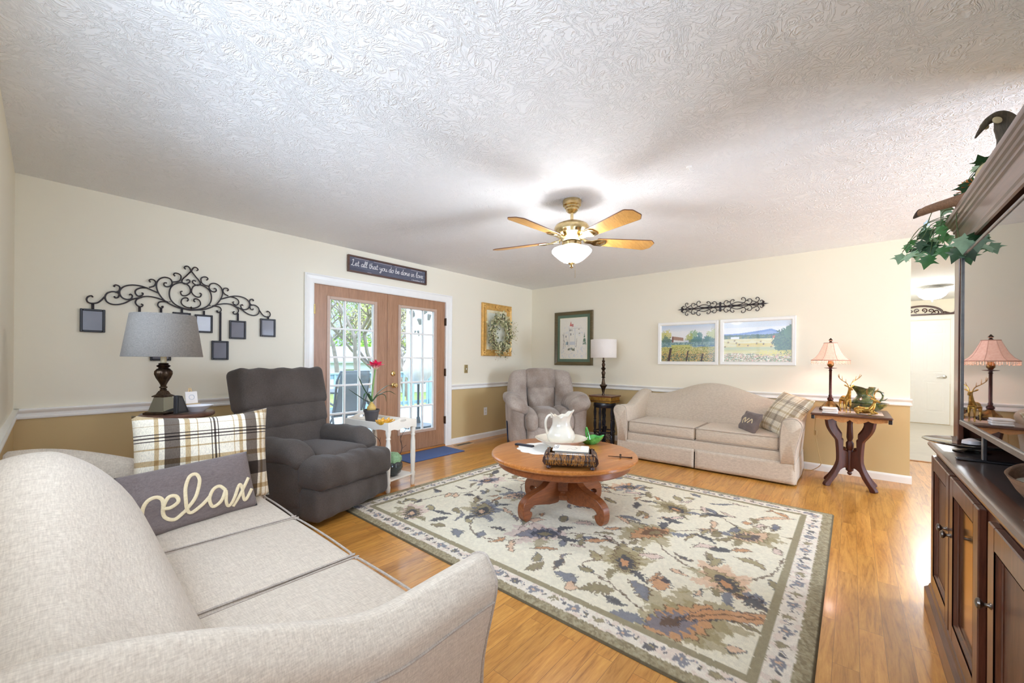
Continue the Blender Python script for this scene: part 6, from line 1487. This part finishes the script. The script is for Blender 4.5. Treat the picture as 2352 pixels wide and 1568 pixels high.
def deer_stand():
    d = thing('deer_figurine', 'standing brass deer figurine with tall antlers on the carved table', 'figurine', (4.955, .045, Z2), R(-155))
    m = MB()
    m.tube([(-.055, 0, .125), (-.03, 0, .130), (.02, 0, .125), (.045, 0, .132)], [.022, .030, .026, .026], 12)
    m.tube([(.04, 0, .14), (.060, 0, .175), (.070, 0, .215), (.078, 0, .235)], [.024, .016, .012, .014], 12)
    m.tube([(.070, 0, .236), (.09, 0, .234), (.115, 0, .222), (.120, 0, .219)], [.014, .014, .008, .005], 10)
    for sy in (-1, 1):
        m.tube([(.045, sy * .014, .12), (.050, sy * .016, .07), (.046, sy * .015, .035), (.050, sy * .015, .0)], [.014, .008, .005, .006], 8)
        m.tube([(-.05, sy * .014, .12), (-.062, sy * .017, .075), (-.056, sy * .016, .04), (-.060, sy * .016, 0)], [.017, .009, .005, .006], 8)
        m.tube([(.070, sy * .012, .245), (.062, sy * .034, .262), (.058, sy * .042, .268)], [.004, .008, .001], 6)
    m.tube([(-.07, 0, .135), (-.085, 0, .125), (-.088, 0, .11)], [.006, .005, .002], 6)
    m.obj('body', M_brs, d, smooth=80, mods=[('REMESH', dict(mode='VOXEL', voxel_size=.0032, use_smooth_shade=True)), ('SMOOTH', dict(factor=.5, iterations=4))])
    a = MB()
    for sy in (-1, 1):
        mn = catmull([(.072, sy * .008, .245), (.062, sy * .02, .28), (.05, sy * .05, .305), (.06, sy * .082, .335), (.075, sy * .092, .36)], 5); a.tube(mn, [.0045, .002], 6)
        for i, l in ((6, .035), (10, .045), (14, .04)): q = mn[min(i, len(mn) - 1)]; a.tube([q, q + Vector((.012, sy * .006, l))], [.0032, .001], 5)
    a.obj('antlers', M_brs, d)
deer_stand()
def deer_lie():
    d = thing('deer_figurine', 'brass deer figurine lying down at the front of the carved table', 'figurine', (4.88, -.10, Z2), R(-115))
    m = MB()
    m.tube([(-.085, 0, .030), (-.05, 0, .040), (0, 0, .036), (.04, 0, .042)], [.022, .034, .030, .028], 12)
    m.tube([(.035, 0, .045), (.055, 0, .08), (.062, 0, .115), (.066, 0, .13)], [.026, .017, .012, .014], 12)
    m.tube([(.060, 0, .132), (.08, 0, .130), (.105, 0, .118)], [.014, .013, .006], 10)
    for sy in (-1, 1):
        m.tube([(.04, sy * .02, .03), (.075, sy * .03, .014), (.05, sy * .035, .007), (.03, sy * .036, .007)], [.013, .008, .006, .006], 8)
        m.tube([(-.06, sy * .026, .03), (-.02, sy * .042, .018), (-.06, sy * .045, .008), (-.03, sy * .05, .007)], [.018, .012, .006, .006], 8)
        m.tube([(.060, sy * .012, .14), (.052, sy * .036, .150), (.048, sy * .046, .152)], [.004, .009, .001], 6)
    m.obj('body', M_brs, d, smooth=80, mods=[('REMESH', dict(mode='VOXEL', voxel_size=.0034, use_smooth_shade=True)), ('SMOOTH', dict(factor=.5, iterations=4))])
    a = MB()
    for sy in (-1, 1):
        mn = catmull([(.06, sy * .008, .14), (.05, sy * .025, .17), (.035, sy * .055, .185), (.04, sy * .085, .21), (.05, sy * .10, .235)], 5); a.tube(mn, [.0045, .002], 6)
        for i, l in ((7, .03), (11, .04), (15, .035)): q = mn[i]; a.tube([q, q + Vector((.01, sy * .004, l))], [.0032, .001], 5)
    a.obj('antlers', M_brs, d)
deer_lie()
M_olv = NB('olive_majolica'); M_olv.set(rough=.16, coat=.5); _c = M_olv.coord(); M_olv.base(M_olv.ramp(M_olv.noise(_c, 26, 4), 0, [(.3, lin((40, 50, 28))), (.55, lin((86, 96, 48))), (.75, lin((150, 142, 76)))])); M_olv.bump(M_olv.noise(_c, 40, 3), 0, .5, .006); M_olv = M_olv.m
gx, gy = 5.24, -.10
m = MB().shell([(.075, 0), (.085, .004), (.115, .02), (.150, .05), (.172, .078), (.176, .082)], .006, 48, TR(gx, gy, SZ + .0016)); tag(m.obj('serving_bowl', M_olv), 'dark olive bowl under the green pitcher on the carved table', 'bowl')
gp = thing('pitcher', 'olive green embossed pitcher with a wide spout on the carved table', 'pitcher', (gx, gy, SZ + .0235), R(105))
def rim2(r, z, a):
    k = max(0, (z - .13) / .07); c = math.cos(a); return (r * (1 + k * .55 * max(0, c) ** 4) * math.cos(a), r * math.sin(a), z + k * (.035 * c * (c > 0) - .005 + .018 * (c < -.6)))
MB().shell([(.062, 0), (.07, .006), (.088, .03), (.105, .055), (.102, .075), (.085, .095), (.072, .11), (.062, .13), (.062, .15), (.070, .175), (.082, .20)], .005, 48, None, rim2).obj('body', M_olv, gp, smooth=60)
hq = catmull([(-.060, 0, .155), (-.09, 0, .175), (-.12, 0, .165), (-.135, 0, .125), (-.115, 0, .08), (-.095, 0, .065)], 6); MB().tube(hq, .008, 8).tube([(-.12, 0, .165), (-.14, .01, .16)], [.006, .002], 6).tube([(-.12, 0, .085), (-.15, 0, .09), (-.17, 0, .11)], [.006, .005, .001], 6).obj('handle', M_olv, gp)

# ------------------------------------------------------------------ television and things on the console (top z .816)
KZ = .816
tv = thing('television', 'wide flat black television standing on the console inside the hutch', 'television', (1.945, -.362, KZ))
w2, zb, zt_ = .625, .118, .852
b = NB('tv_screen'); b.set(color=(.006, .006, .007), rough=.015, ior=3.0); M_scr = b.m
M_bez = metal('tv_bezel', (150, 152, 158), .3)
m = MB().box(-w2, w2, -.020, .006, zt_ - .010, zt_, .002).box(-w2, w2, -.020, .008, zb, zb + .022, .003).box(-w2, -w2 + .010, -.020, .006, zb + .022, zt_ - .010).box(w2 - .010, w2, -.020, .006, zb + .022, zt_ - .010)
m.obj('bezel', M_bez, tv, smooth=0)
MB().box(-w2 + .010, w2 - .010, -.018, .001, zb + .022, zt_ - .010).obj('screen', M_scr, tv, smooth=0)
MB().box(-w2 + .02, w2 - .02, -.050, -.018, zb + .03, zt_ - .03, .01).obj('back_cover', MATS['remote_black'], tv, smooth=0)
for sx in (-1, 1): MB().box(sx * .42 - .012, sx * .42 + .012, -.036, -.024, .004, zb + .03, .002).box(sx * .42 - .014, sx * .42 + .014, -.15, .045, .0005, .010, .003).obj('stand_foot', M_bez, tv, smooth=0)
M_clear = glassy('clear_pressed_glass', (246, 250, 250), 1.1, .08, .95)
cp = thing('cake_plate', 'clear glass pedestal plate with a candle dish on the console', 'plate', (2.60, -.425 + .03, KZ))
MB().lathe([(0, 0), (.055, .0), (.058, .004), (.03, .010), (.014, .016), (.014, .024), (.03, .028), (.135, .034), (.150, .042), (.150, .045), (.133, .039), (0, .033)], 56, None, lambda r, z, a: (r * (1 + .01 * math.cos(24 * a) * (r > .1)) * math.cos(a), r * (1 + .01 * math.cos(24 * a) * (r > .1)) * math.sin(a), z)).obj('plate', M_clear, cp, smooth=60)
MB().lathe([(0, .034), (.03, .036), (.028, .05), (.01, .058), (0, .06)], 24).obj('centre_knob', plain('pearl_candle', (236, 226, 224), .25), cp)
db = thing('dough_bowl', 'rough wooden dough bowl candle on the console front', 'bowl', (1.735, -.415, KZ), R(0))
dbf = lambda r, z, a: (r * 1.55 * (1 + .05 * math.cos(2 * a)) * math.cos(a), r * .80 * math.sin(a), z + (.016 * (math.cos(a) ** 4) * (z > .05)))
MB().shell([(.045, 0), (.06, .006), (.085, .035), (.105, .068), (.108, .072)], .009, 44, None, dbf).obj('bowl', wood('driftwood', (96, 72, 54), (164, 130, 102), 'X', 2, .7, 0, .4), db, smooth=60)
MB().lathe([(0, .050), (.085, .050), (.086, .053), (0, .054)], 36, None, lambda r, z, a: (r * 1.52 * math.cos(a), r * .78 * math.sin(a), z)).obj('candle_wax', plain('cream_wax', (240, 232, 208), .5), db)

# ------------------------------------------------------------------ on top of the hutch (top z 1.884)
HZ = 1.884
gs = thing('goose_decoy', 'carved wooden goose decoy with a curved neck on the hutch top', 'figurine', (2.493, -.50, HZ + .002), R(130))
M_gneck = wood('goose_neck_wood', (48, 42, 38), (108, 96, 80), 'Z', 3, .7, 0, .3); M_gbody = plain('goose_body', (206, 190, 150), .7, vary=.2, scale=20, bump=.3)
m = MB()
def ell(c, rx, ry, rz_): 
    rings = []
    for i in range(13):
        t = -1 + 2 * i / 12; k = math.sqrt(max(0, 1 - t * t)) * .98 + .02; rings.append([(c[0] + rx * t, c[1] + ry * k * math.cos(a * math.pi / 8), c[2] + rz_ * k * math.sin(a * math.pi / 8)) for a in range(16)])
    return rings
m.loft(ell((-.03, 0, .072), .19, .075, .072)); m.obj('body', M_gbody, gs, smooth=80)
nk = catmull([(.03, 0, .10), (.055, 0, .16), (.05, 0, .215), (.056, 0, .262), (.085, 0, .288), (.125, 0, .272), (.155, 0, .235), (.175, 0, .205)], 6)
rr = [.036, .033, .030, .028, .027, .026, .026, .026, .026, .026, .027, .028, .030, .031, .032, .033, .034, .034, .033, .031, .029, .027, .025, .023, .022, .021, .020, .019, .018, .017, .016, .015, .014, .013, .012, .011, .010, .009, .008, .007, .006, .005, .004]
m = MB().tube(nk, [rr[min(int(i * len(rr) / len(nk)), len(rr) - 1)] for i in range(len(nk))], 12, sy=.8); m.obj('neck', M_gneck, gs, smooth=80)
for sy in (-1, 1): MB().loft(ell((.116, sy * .0215, .262), .020, .004, .013)).obj('cheek_patch', plain('cream_cheek', (226, 212, 176), .7), gs, smooth=80)
dd = thing('duck_decoy', 'brown carved duck decoy whose tail juts past the hutch cornice', 'figurine', (2.62, -.425, HZ + .002), R(-152))
M_feath = wood('carved_feather', (92, 66, 48), (160, 122, 90), 'Y', 4, .7, 0, .5)
m = MB()
bd = [(.13, .02, .03, .025), (.08, .04, .036, .03), (.0, .045, .042, .036), (-.08, .036, .054, .030), (-.15, .027, .068, .023), (-.23, .024, .079, .021), (-.30, .023, .086, .020), (-.34, .020, .086, .0175)]
rings = [[(x, w * math.cos(a * math.pi / 8), z + h_ * math.sin(a * math.pi / 8)) for a in range(16)] for x, w, z, h_ in bd]
m.loft(rings); m.obj('body', M_feath, dd, smooth=80)
MB().loft([[(x, w * math.cos(a * math.pi / 6), z + h_ * math.sin(a * math.pi / 6)) for a in range(12)] for x, w, z, h_ in ((-.335, .0225, .088, .0185), (-.355, .018, .084, .013), (-.375, .011, .078, .007), (-.388, .004, .074, .003))]).obj('tail_tip', plain('dark_tail', (52, 40, 36), .6), dd, smooth=80)
wb = MB().box(-.42, .42, -.010, .010, 0, .145, .003, TR(1.85, -.425, HZ + .003)); tag(wb.obj('white_board', plain('white_panel_board', (238, 238, 228), .5), smooth=0), 'long plain white board standing along the front of the hutch top', 'board')
ivy = thing('ivy_garland', 'artificial ivy garland with an orange flower trailing off the hutch corner', 'plant', (2.78, -.42, HZ + .002))
M_vine = plain('ivy_vine', (84, 104, 60), .6)
IV = {'dark': plain('ivy_dark', (40, 74, 44), .4, vary=.25, scale=40), 'mid': plain('ivy_mid', (74, 126, 66), .45, vary=.25, scale=40), 'pale': plain('ivy_pale', (160, 192, 158), .5, vary=.2, scale=40)}
lobes = [(0, 0), (.10, .16), (.42, .30), (.30, .42), (.62, .62), (.34, .60), (.22, .68), (.0, 1.08)]
prof = lobes + [(-x, y) for x, y in lobes[::-1][1:-1]]
def ivy_leaf(m, c, d, n, s_):
    c, d, n = Vector(c), Vector(d).normalized(), Vector(n); sd = d.cross(n).normalized(); up = sd.cross(d).normalized()
    vs = [c + sd * x * s_ + d * y * s_ + up * (-.35 * x * x - .12 * (y - .5) ** 2) * s_ for x, y in prof]; k = len(vs); ctr = c + d * .45 * s_
    m.add(vs + [ctr], [(i, (i + 1) % k, k) for i in range(k)])
base = Vector((2.78, -.42, HZ + .002))
tgt = [(3.02, -.205, 1.80, 'pale', .075), (3.0, -.225, 1.845, 'mid', .06), (2.98, -.235, 1.79, 'pale', .08), (2.96, -.26, 1.80, 'pale', .075), (2.97, -.285, 1.90, 'dark', .10), (2.95, -.27, 1.90, 'pale', .07), (2.94, -.295, 1.83, 'dark', .09), (2.93, -.30, 1.76, 'mid', .085), (2.92, -.32, 1.80, 'mid', .085), (2.90, -.33, 1.84, 'pale', .08), (2.88, -.345, 1.79, 'pale', .085), (2.90, -.34, 1.92, 'mid', .07), (2.86, -.36, 1.98, 'pale', .07), (2.84, -.40, 2.02, 'dark', .09), (2.78, -.42, 2.06, 'mid', .09), (2.72, -.44, 2.10, 'dark', .09), (2.66, -.46, 2.07, 'mid', .08), (2.70, -.40, 2.03, 'dark', .09), (2.88, -.33, 1.88, 'mid', .07), (2.96, -.29, 1.85, 'mid', .06), (2.60, -.5, 2.03, 'mid', .08), (2.88, -.37, 1.94, 'dark', .07), (2.52, -.345, 1.70, 'dark', .085), (2.42, -.345, 1.73, 'pale', .09), (2.93, -.27, 1.84, 'dark', .07), (2.85, -.34, 1.78, 'mid', .075)]
rg = random.Random(8); vm = MB()
org = Vector((2.80, -.46, HZ + .01)) - base
for x, y, z, kd, s_ in tgt:
    p = Vector((x, y, z)) - base; m = MB(); d = Vector((rg.uniform(-.6, .6), rg.uniform(-.2, .3), rg.uniform(-1.2, -.2)))
    nrm = Vector((-.9 + rg.uniform(-.2, .2), .35 + rg.uniform(-.4, .4), -.05 + rg.uniform(-.4, .4)))
    ivy_leaf(m, p, d, nrm, s_ * .92); m.obj('ivy_leaf', IV[kd], ivy, smooth=60, fix=False)
    if kd != 'dark' or z > 1.9:
        m = MB(); ivy_leaf(m, p + Vector((rg.uniform(-.02, .03), rg.uniform(-.05, .0), rg.uniform(-.02, .06))), (rg.uniform(-.8, .8), rg.uniform(-.6, .6), rg.uniform(-1, .6)), nrm + Vector((0, rg.uniform(-.5, .5), rg.uniform(-.5, .5))), s_ * .7); m.obj('ivy_leaf', IV[rg.choice(['dark', 'mid', 'mid', 'pale'])], ivy, smooth=60, fix=False)
    if kd != 'pale' or x > 2.97: mid = (org + p) / 2 + Vector((rg.uniform(-.05, .05), .05, .03 + rg.uniform(-.03, .05))); vm.tube(catmull([org, mid, p], 5), .0018, 4)
vm.obj('vines', M_vine, ivy)
m = MB(); fc = Vector((2.72, -.40, 1.985)) - base
for k in range(26): a = k * 2.4; e_ = .2 + k / 30; d = Vector((math.cos(a) * e_, math.sin(a) * e_, 1.1 - e_)).normalized() ; s_ = d.cross(Vector((0, 0, 1))).normalized() * .010; m.add([fc, fc + d * .03 + s_, fc + d * .052, fc + d * .03 - s_], [(0, 1, 2, 3)])
m.obj('flower', plain('orange_silk_flower', (206, 128, 60), .7, vary=.3, scale=60), ivy, smooth=0, fix=False)
# ------------------------------------------------------------------ deck, garden and neighbours beyond the french doors
M_deck = wood('painted_deck', (150, 162, 168), (186, 196, 200), 'X', 1, .6, 0, .05)
m = MB()
for k in range(34): y = YA + T + .01 + k * .145; m.box(.5, 9.5, y, y + .138, -.13, -.10)
struct(m.obj('deck', M_deck, smooth=0))
M_rail = plain('sage_rail_paint', (146, 170, 172), .6)
rl = thing('deck_railing', 'pale sage painted deck railing beyond the french doors', 'railing', (0, 9.15, -.10))
MB().box(.6, 9.4, -.07, .07, .93, .97, .004).box(.6, 9.4, -.02, .02, .82, .93).obj('top_rail', M_rail, rl, smooth=0); MB().box(.6, 9.4, -.02, .02, .08, .17).obj('bottom_rail', M_rail, rl, smooth=0)
for k in range(5): MB().box(.6 + k * 2.15, .7 + k * 2.15, -.05, .05, 0, .97).obj('post', M_rail, rl, smooth=0)
for k in range(56): x = .78 + k * .155; MB().box(x - .02, x + .02, -.055, -.02, .05, .93).obj('baluster', M_rail, rl, smooth=0)
M_grass = NB('lawn'); M_grass.set(rough=.95); _c = M_grass.coord(); M_grass.base(M_grass.ramp(M_grass.noise(_c, .5, 6, .7), 0, [(.35, lin((138, 128, 90))), (.5, lin((132, 142, 72))), (.65, lin((110, 136, 62)))])); M_grass = M_grass.m
m = MB().box(-30, 50, YA + T + .3, 70, -1.3, -.9); struct(m.obj('lawn', M_grass, smooth=0))
M_pc = plain('patio_chair_frame', (66, 72, 76), .45); M_sling = plain('patio_sling', (96, 104, 108), .7, vary=.1, scale=80)
pc = thing('patio_chair', 'dark sling patio chair with a high back on the deck', 'chair', (3.12, 6.05, -.10), R(6))
MB().tube([(-.27, -.02, .56), (-.28, -.10, .95), (-.25, -.15, 1.10), (.25, -.15, 1.10), (.28, -.10, .95), (.27, -.02, .56)], .017, 8).obj('back_frame', M_pc, pc)
MB().grid(lambda u, v: (-.255 + .51 * u, .06 - .22 * v - .03 * math.sin(3.1 * v), .42 + .69 * v), 6, 10).obj('back_sling', M_sling, pc, mods=[('SOLIDIFY', dict(thickness=.006))])
MB().grid(lambda u, v: (-.255 + .51 * u, .06 + .50 * v, .42 - .03 * math.sin(3.1 * v) + .02 * v), 6, 10).obj('seat_sling', M_sling, pc, mods=[('SOLIDIFY', dict(thickness=.006))])
for sx in (-1, 1):
    MB().tube(catmull([(sx * .27, -.02, .58), (sx * .31, .15, .64), (sx * .31, .38, .63), (sx * .30, .50, .45), (sx * .29, .56, .20), (sx * .28, .58, 0)], 5), .016, 8).obj('arm_and_leg', M_pc, pc)
    MB().tube(catmull([(sx * .27, -.02, .58), (sx * .27, .02, .40), (sx * .28, -.06, .15), (sx * .28, -.12, 0)], 5), .016, 8).obj('leg', M_pc, pc)
MB().tube([(-.27, .06, .40), (.27, .06, .40)], .014, 8).tube([(-.28, .56, .40), (.28, .56, .40)], .014, 8).obj('cross_bar', M_pc, pc)
pt_ = thing('patio_table', 'round dark patio table partly hidden behind the sling chair', 'table', (3.75, 7.15, -.10))
MB().lathe([(0, .68), (.55, .68), (.56, .69), (.56, .71), (0, .71)], 40).obj('tabletop', M_pc, pt_)
for k in range(4): MB().tube(catmull([TR(rz=R(45 + 90 * k)) @ Vector(p) for p in ((.10, 0, .68), (.30, 0, .45), (.36, 0, .2), (.46, 0, 0))], 5), .018, 8).obj('leg', M_pc, pt_)
um = thing('patio_umbrella', 'closed white patio umbrella hanging in folds on the deck', 'umbrella', (4.62, 6.30, -.10))
M_cvs = plain('white_canvas', (244, 244, 242), .8, vary=.02); M_cvs2 = plain('grey_canvas', (196, 196, 190), .8, vary=.06)  # the valance cloth is grey canvas
fold = lambda r, z, a: (r * (1 + .20 * math.cos(8 * a) + .06 * math.cos(3 * a + z)) * math.cos(a), r * (1 + .20 * math.cos(8 * a) + .06 * math.cos(3 * a + z)) * math.sin(a), z + .05 * math.cos(8 * a) * (z < 1.15))
MB().lathe([(.20, 1.02), (.215, 1.10), (.20, 1.5), (.215, 1.9), (.20, 2.3), (.10, 2.6), (.02, 2.68), (0, 2.69)], 64, None, fold).obj('canopy', M_cvs, um, smooth=70)
MB().lathe([(.15, .88), (.235, .98), (.245, 1.10), (.17, 1.36), (.14, 1.38)], 64, TR(-.03, -.03, .0), fold).obj('valance', M_cvs2, um, smooth=70)
MB().tube([(0, 0, .03), (0, 0, 2.6)], .022, 10).obj('pole', M_pc, um); MB().lathe([(0, 0), (.26, 0), (.26, .05), (.05, .09), (.03, .2), (0, .2)], 28).obj('base', M_pc, um)
m = MB()
for (a, z) in ((200, 2.15), (235, 2.0), (265, 2.2), (290, 2.1), (225, 1.78)):
    M = TR(.22 * math.cos(R(a)), .22 * math.sin(R(a)), z, rz=R(a), ry=R(20)); m.rbox((0, 0, 0), (.05, .09, .12), .02, (2, 2, 3), M=M)
m.obj('strap_ties', plain('umbrella_straps', (110, 112, 106), .7), um, smooth=70)
sh_ = thing('shed', 'long low white outbuilding with small windows behind the lawn', 'building', (12.0, 25.0, -.9), R(-32))
MB().box(-7, 7, -1.5, 1.5, 0, 1.9).obj('walls', plain('white_siding', (214, 222, 230), .6), sh_, smooth=0)
MB().prism([(-1.8, 1.85), (0, 2.75), (1.8, 1.85), (1.8, 1.95), (0, 2.88), (-1.8, 1.95)], -7.3, 7.3, Matrix(((0, 0, 1, 0), (1, 0, 0, 0), (0, 1, 0, 0), (0, 0, 0, 1)))).obj('roof', plain('pale_metal_roof', (190, 204, 216), .5), sh_, smooth=0)
for k in range(4):
    w_ = MB().box(-5.2 + 2.9 * k, -4.3 + 2.9 * k, -1.53, -1.49, .75, 1.45).obj('window', plain('shed_glass_reflection', (120, 132, 74), .2), sh_, smooth=0); MB().box(-5.28 + 2.9 * k, -4.22 + 2.9 * k, -1.52, -1.495, .67, 1.53).obj('window_trim', plain('white_siding', (0, 0, 0)), sh_, smooth=0)  # yellow-green reflection put into the pane colour
M_bark = plain('grey_bark', (132, 122, 112), .9, vary=.25, scale=6, bump=.5, bscale=30)
LEAF = [plain('spring_leaf', (176, 188, 92), .7, vary=.25, scale=3), plain('pale_twig_buds', (196, 186, 140), .8, vary=.2, scale=3), plain('fresh_green_leaf', (132, 166, 66), .7, vary=.25, scale=3)]
def tree(x, y, h, seed, leafm, nleaf, label, spread=.45, lsz=.10):
    rg = random.Random(seed); t = thing('tree', label, 'tree', (x, y, -.92), rg.uniform(0, 6), 'trees beyond the deck')
    m = MB(); tips = []
    def grow(p, d, L, r, dep):
        q = [p]; 
        for k in range(4): d = (d + Vector((rg.gauss(0, .13), rg.gauss(0, .13), rg.gauss(.02, .08)))).normalized(); q.append(q[-1] + d * L / 4)
        m.tube(q, [r, r * .62], 6 if dep < 2 else 4)
        if dep >= 2: tips.extend(q[1:])
        if dep >= 4: return
        for k in range(3 if dep < 3 else 2):
            i = rg.choice([2, 3, 4]); a = rg.uniform(0, 6.28); nd = (d * .65 + Vector((math.cos(a), math.sin(a), rg.uniform(.0, .55))) * spread * 1.5).normalized(); grow(q[i], nd, L * rg.uniform(.55, .78), r * .55, dep + 1)
    grow(Vector((0, 0, 0)), Vector((rg.gauss(0, .05), rg.gauss(0, .05), 1)), h * .42, h * .016, 0)
    m.obj('trunk_and_branches', M_bark, t, smooth=60, fix=False)
    f = MB()
    for _ in range(nleaf): leaf_quads(f, rg.choice(tips), 1, lsz, lsz * .38, .16, rg, 1)
    o = f.obj('foliage', leafm, t, smooth=0, fix=False); o['kind'] = 'stuff'
TR_ = [(7.4, 14.2, 7, 2, 0, 1100, 'bare limbed tree nearest the deck with pale buds'), (9.6, 17.0, 8, 3, 1, 1000, 'bare branching tree behind the patio chair'), (11.6, 16.6, 7, 4, 1, 900, 'bare branching tree between the two doors'), (13.2, 19.2, 8, 5, 0, 1300, 'budding tree seen through the right door'), (10.2, 21.0, 9, 6, 2, 1500, 'fresh green tree behind the white outbuilding roofline'), (14.6, 21.0, 8, 7, 1, 1200, 'pale budding tree at the right end of the garden'), (16.4, 22.6, 9, 9, 2, 1400, 'green tree far right beyond the umbrella'), (12.8, 29.5, 11, 10, 2, 2000, 'tall tree rising behind the outbuilding'), (17.6, 30.5, 11, 12, 0, 2000, 'tall budding tree far behind the outbuilding'), (21.0, 28.0, 10, 14, 2, 1800, 'large tree at the far right of the lawn')]
for x, y, h_, sd, lm, nl, lb in TR_: tree(x, y, h_, sd, LEAF[lm], nl, lb)
for k, (x, y, s_, c) in enumerate(((9.5, 27.5, 1.4, (150, 190, 40)), (12.4, 28.2, 1.7, (170, 206, 48)), (15.2, 26.6, 1.5, (146, 186, 44)), (18.4, 27.4, 1.6, (176, 190, 70)), (15.4, 29.0, 2.2, (140, 164, 74)))):
    rg = random.Random(30 + k); t = thing('shrub', ['yellow green shrub left of the outbuilding', 'bright lime shrub behind the outbuilding', 'yellow green shrub right of the outbuilding', 'olive shrub at the right lawn edge', 'tall olive shrub behind the outbuilding'][k], 'shrub', (x, y, -.92), 0, 'shrubs beyond the lawn')
    f = MB()
    for _ in range(1300):
        a, e = rg.uniform(0, 6.28), rg.uniform(0, 1.5); rr = s_ * rg.uniform(.75, 1.05); leaf_quads(f, (rr * math.cos(a) * math.cos(e), rr * math.sin(a) * math.cos(e), 1.0 + rr * 1.5 * math.sin(e)), 1, .22, .08, .1, rg, 1)
    o = f.obj('foliage', plain('shrub_leaf_%s' % 'abcde'[k], c, .7, vary=.25, scale=2), t, smooth=0, fix=False); o['kind'] = 'stuff'
    m = MB()
    for q in range(7): a = q * .9; m.tube([(0, 0, 0), (s_ * .5 * math.cos(a), s_ * .5 * math.sin(a), 1.2 + .3 * s_)], [.05, .02], 5)
    m.obj('stems', M_bark, t)
